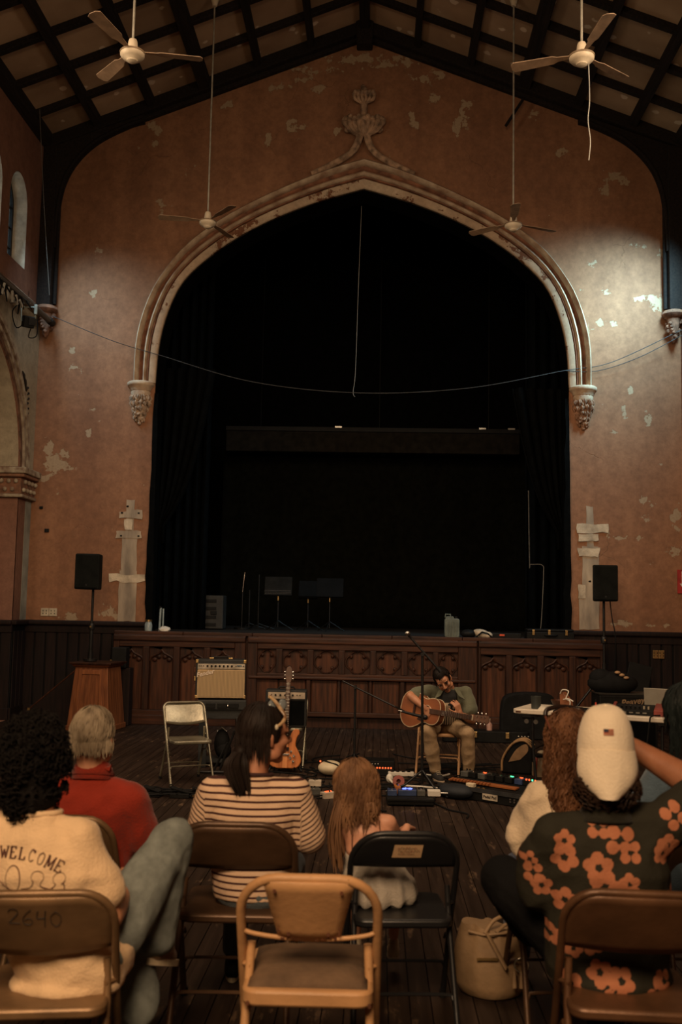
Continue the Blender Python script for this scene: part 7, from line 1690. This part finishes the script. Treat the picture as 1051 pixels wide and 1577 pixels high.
# ---- guitarist with acoustic guitar
def guitarist():
    t = person('person with short dark hair in a green shirt and khaki trousers playing acoustic guitar', .67, 10.32)
    P = dict(pel=(.69, 10.34, .51), chest=(.725, 10.20, .70), neck=(.735, 10.12, .875), shL=(.905, 10.15, .835), shR=(.535, 10.10, .850), elL=(.965, 10.05, .575), elR=(.345, 9.98, .815), wrL=(.830, 9.855, .655), wrR=(.475, 9.85, .715),
             hipL=(.78, 10.27, .50), hipR=(.60, 10.27, .50), knL=(.915, 9.92, .455), knR=(.525, 9.90, .485), anL=(.925, 10.02, .105), anR=(.600, 9.98, .105),
             handR=((.55, -.05, -.75), (-.2, .95, .1), (.75, .1, .55), 34), handL=((-.35, -.15, .85), (-.55, .75, .2), (-.75, -.45, -.2), 48))
    m = MB(); body_prims(m, P, .98); rot = hrot(180-14, -38, 24); hc = (.672, 10.02, .972); Pf = head(m, hc, rot, .98, P['neck'], .052); remesh('body', m, sk_tan, t, .0062, 4); face_bits(t, Pf, rot, .98, True, m_black)
    mg = cloth('sage_green_cotton', (.115, .118, .078), .12); m = MB(); shirt_prims(m, P, .50, .62, (.190, .118), (.070, .078), .066, .97); remesh('shirt', m, mg, t, .0085, 5, folds(.010, 12, 6, 27))
    loc = t.location
    m = MB(); rings(m, [((.69, 10.215, .52), .13, .10), ((.70, 10.165, .62), .115, .10), ((.72, 10.105, .72), .105, .095), ((.73, 10.070, .81), .085, .075), ((.735, 10.075, .868), .062, .055)])
    def shirt2():
        m_, tt, b, N = nt('black_print_tee'); P_ = N('ShaderNodeTexCoord').outputs['Object']; sx = N('ShaderNodeSeparateXYZ', {0: P_}); w = N('ShaderNodeTexWave', {'Vector': P_, 'Scale': 14.0, 'Distortion': 1.5}, bands_direction='X')
        hi = N('ShaderNodeMapRange', {'Value': sx.outputs['Z'], 'From Min': .745, 'From Max': .75, 'To Min': 1.0, 'To Max': 0.0}); bl = N('ShaderNodeTexNoise', {'Vector': P_, 'Scale': 16.0}); blm = N('ShaderNodeMapRange', {'Value': bl.outputs[0], 'From Min': .46, 'From Max': .5}); lo = N('ShaderNodeMapRange', {'Value': sx.outputs['Z'], 'From Min': .66, 'From Max': .67}); pat = N('ShaderNodeMixRGB', {'Fac': lo.outputs[0], 'Color1': w.outputs['Color'], 'Color2': blm.outputs[0]})
        f = N('ShaderNodeMath', {0: hi.outputs[0], 1: pat.outputs[0]}, operation='MULTIPLY'); mx = N('ShaderNodeMixRGB', {'Fac': f.outputs[0], 'Color1': (.010, .010, .010, 1), 'Color2': (.46, .36, .25, 1)}); tt.links.new(mx.outputs[0], b.inputs['Base Color']); b.inputs['Roughness'].default_value = .9; return m_
    remesh('undershirt', m, shirt2(), t, .008, 4)
    for s in (-1, 1): MB().prism([(0, 0), (.055*s, -.02), (.085*s, -.13), (.03*s, -.09)], -.006, .006).build('collar_flap', mg, t, bevel=.003).matrix_local = M.Translation(V((.735+s*.045, 10.045, .885))-loc) @ Euler((R(-38), 0, R(s*18))).to_matrix().to_4x4()
    m = MB(); trouser_prims(m, P, (.092, .074, .062), .96); remesh('trousers', m, mat('khaki_twill', (.36, .25, .145), .9, 0, .10, 9, .3, None, (1, 1, 1), .15, 120), t, .0085, 4, folds(.012, 12, 9, 31))
    m = MB(); ring = [V((.69+.155*cos(a), 10.27+.115*sin(a), .545))-loc for a in [2*pi*i/24 for i in range(24)]]; m.tube(ring, .014, 6, closed=True); m.build('belt', m_black, t, True)
    ms = mat('black_suede', (.016, .014, .013), .85); shoe(t, (.600, 10.02, 0), (.655, 9.80, 0), ms, mat('cream_sole', (.40, .30, .20), .7)); shoe(t, (.925, 10.06, 0), (.955, 9.85, 0), ms, mat('cream_sole', (.40, .30, .20), .7))
    mh = hairmat('short_black_hair', (.014, .010, .008), (.007, .005, .004), .5); lock_hair('hair', t, hc, rot, mh, 420, .04, (.0815, .100, .100), (0, -.014, .032), .0, .05, .0045, .42, 15, True, .98, -.35)
    m = MB(); m.ball((0, 0, 0), (.030, .008, .007), 10); m.v = [tuple(Pf(0, .100, -.049)+rot @ V(v)-loc) for v in m.v]; m.build('moustache', mat('stubble', (.06, .032, .022), .8), t, True)
    # acoustic guitar across the lap
    g = thing('acoustic_guitar', 'brown acoustic guitar with cream binding held by the seated guitarist', 'guitar', (.475, 9.955, .675), R(-35), sc=.93)
    ry = R(0); T = Euler((R(-10), R(3), 0)).to_matrix()
    ol = [(-.25, 0), (-.235, .10), (-.19, .165), (-.11, .192), (-.03, .165), (.03, .128), (.075, .122), (.13, .135), (.185, .128), (.225, .085), (.24, 0)]
    half = [tuple(q)[:2] for q in spline([(a, b, 0) for a, b in ol], 5)]; poly = half+[(a, -b) for a, b in reversed(half[1:-1])]
    def sunburst():
        m_, tt, b, N = nt('brown_burst_top'); P_ = N('ShaderNodeTexCoord').outputs['Object']; L_ = N('ShaderNodeVectorMath', {0: N('ShaderNodeMapping', {'Vector': P_, 'Scale': (3.9, 1, 5.2)}).outputs[0]}, operation='LENGTH'); st2 = N('ShaderNodeTexNoise', {'Vector': N('ShaderNodeMapping', {'Vector': P_, 'Scale': (1, 6, 14)}).outputs[0], 'Scale': 6.0}); rp = N('ShaderNodeValToRGB', {'Fac': L_.outputs['Value']}); e = rp.color_ramp.elements; e[0].position = .35; e[0].color = (.34, .115, .038, 1); e[1].position = .95; e[1].color = (.14, .042, .018, 1)
        mx = N('ShaderNodeMixRGB', {'Fac': st2.outputs[0], 'Color1': rp.outputs[0], 'Color2': (.22, .075, .03, 1)}); tt.links.new(mx.outputs[0], b.inputs['Base Color']); b.inputs['Roughness'].default_value = .28; return m_
    MB().prism(poly, -.05, .05, m=T).build('body', wood('guitar_side', (.20, .065, .025), (.13, .04, .018), .3, 'X', 4, 0), g, True); MB().prism([(a*.992, b*.99) for a, b in poly], -.054, -.048, m=T).build('soundboard', sunburst(), g)
    for y in (-.051, .05): MB().tube([T @ V((a, y, b)) for a, b in poly], .0042, 6, closed=True).build('binding', mat('cream_binding', (.60, .48, .30), .4), g, True)
    f = lambda x, y, z: T @ V((x, y, z))
    MB().prism([(.075+.048*cos(2*pi*i/24), .048*sin(2*pi*i/24)) for i in range(24)], -.0555, -.0535, m=T).build('soundhole', m_black, g); ring = [f(.075+.056*cos(2*pi*i/24), -.055, .056*sin(2*pi*i/24)) for i in range(24)]; MB().tube(ring, .003, 6, closed=True).build('rosette', m_cream, g, True)
    MB().prism([(.06, -.055), (.0, -.06), (-.03, -.10), (.02, -.115), (.07, -.085)], -.0565, -.0535, m=T).build('pickguard', mat('pickguard', (.05, .022, .014), .3), g)
    MB().box(f(-.075, -.058, 0), (.028, .010, .14), T).build('bridge', m_wood, g, bevel=.003); MB().box(f(.37, -.062, 0), (.52, .018, .052), T).build('neck', MATS['dark_fretboard'], g, bevel=.004)
    MB().tube([f(.24, -.045, 0), f(.6, -.045, 0)], .022, 8, flat=.8).build('neck_back', MATS['guitar_side'], g, True)
    for k in range(14): MB().box(f(.63-.64*(1-2**(-(k+1)/12)), -.072, 0), (.0025, .003, .05), T).build('fret', m_metal, g)
    MB().box(f(.632, -.070, 0), (.008, .012, .052), T).build('nut', m_cream, g)
    MB().prism([(.635, -.026), (.66, -.034), (.80, -.040), (.815, -.02), (.815, .02), (.80, .040), (.66, .034), (.635, .026)], -.062, -.046, m=T).build('headstock', mat('walnut_headstock', (.10, .05, .03)), g, bevel=.003)
    for k in range(3):
        for s in (-1, 1): MB().ball(f(.68+.045*k, -.055, s*.054), (.012, .008, .013), 8).build('tuning_peg', m_chrome, g, True); MB().cyl(f(.68+.045*k, -.060, s*.022), f(.68+.045*k, -.076, s*.022), .006, n=8).build('tuning_post', m_chrome, g)
    for k in range(6): MB().tube([f(-.075, -.066, -.026+.0104*k), f(.64, -.078, -.019+.0076*k)], .0008, 4).build('string', m_chrome, g)
guitarist()
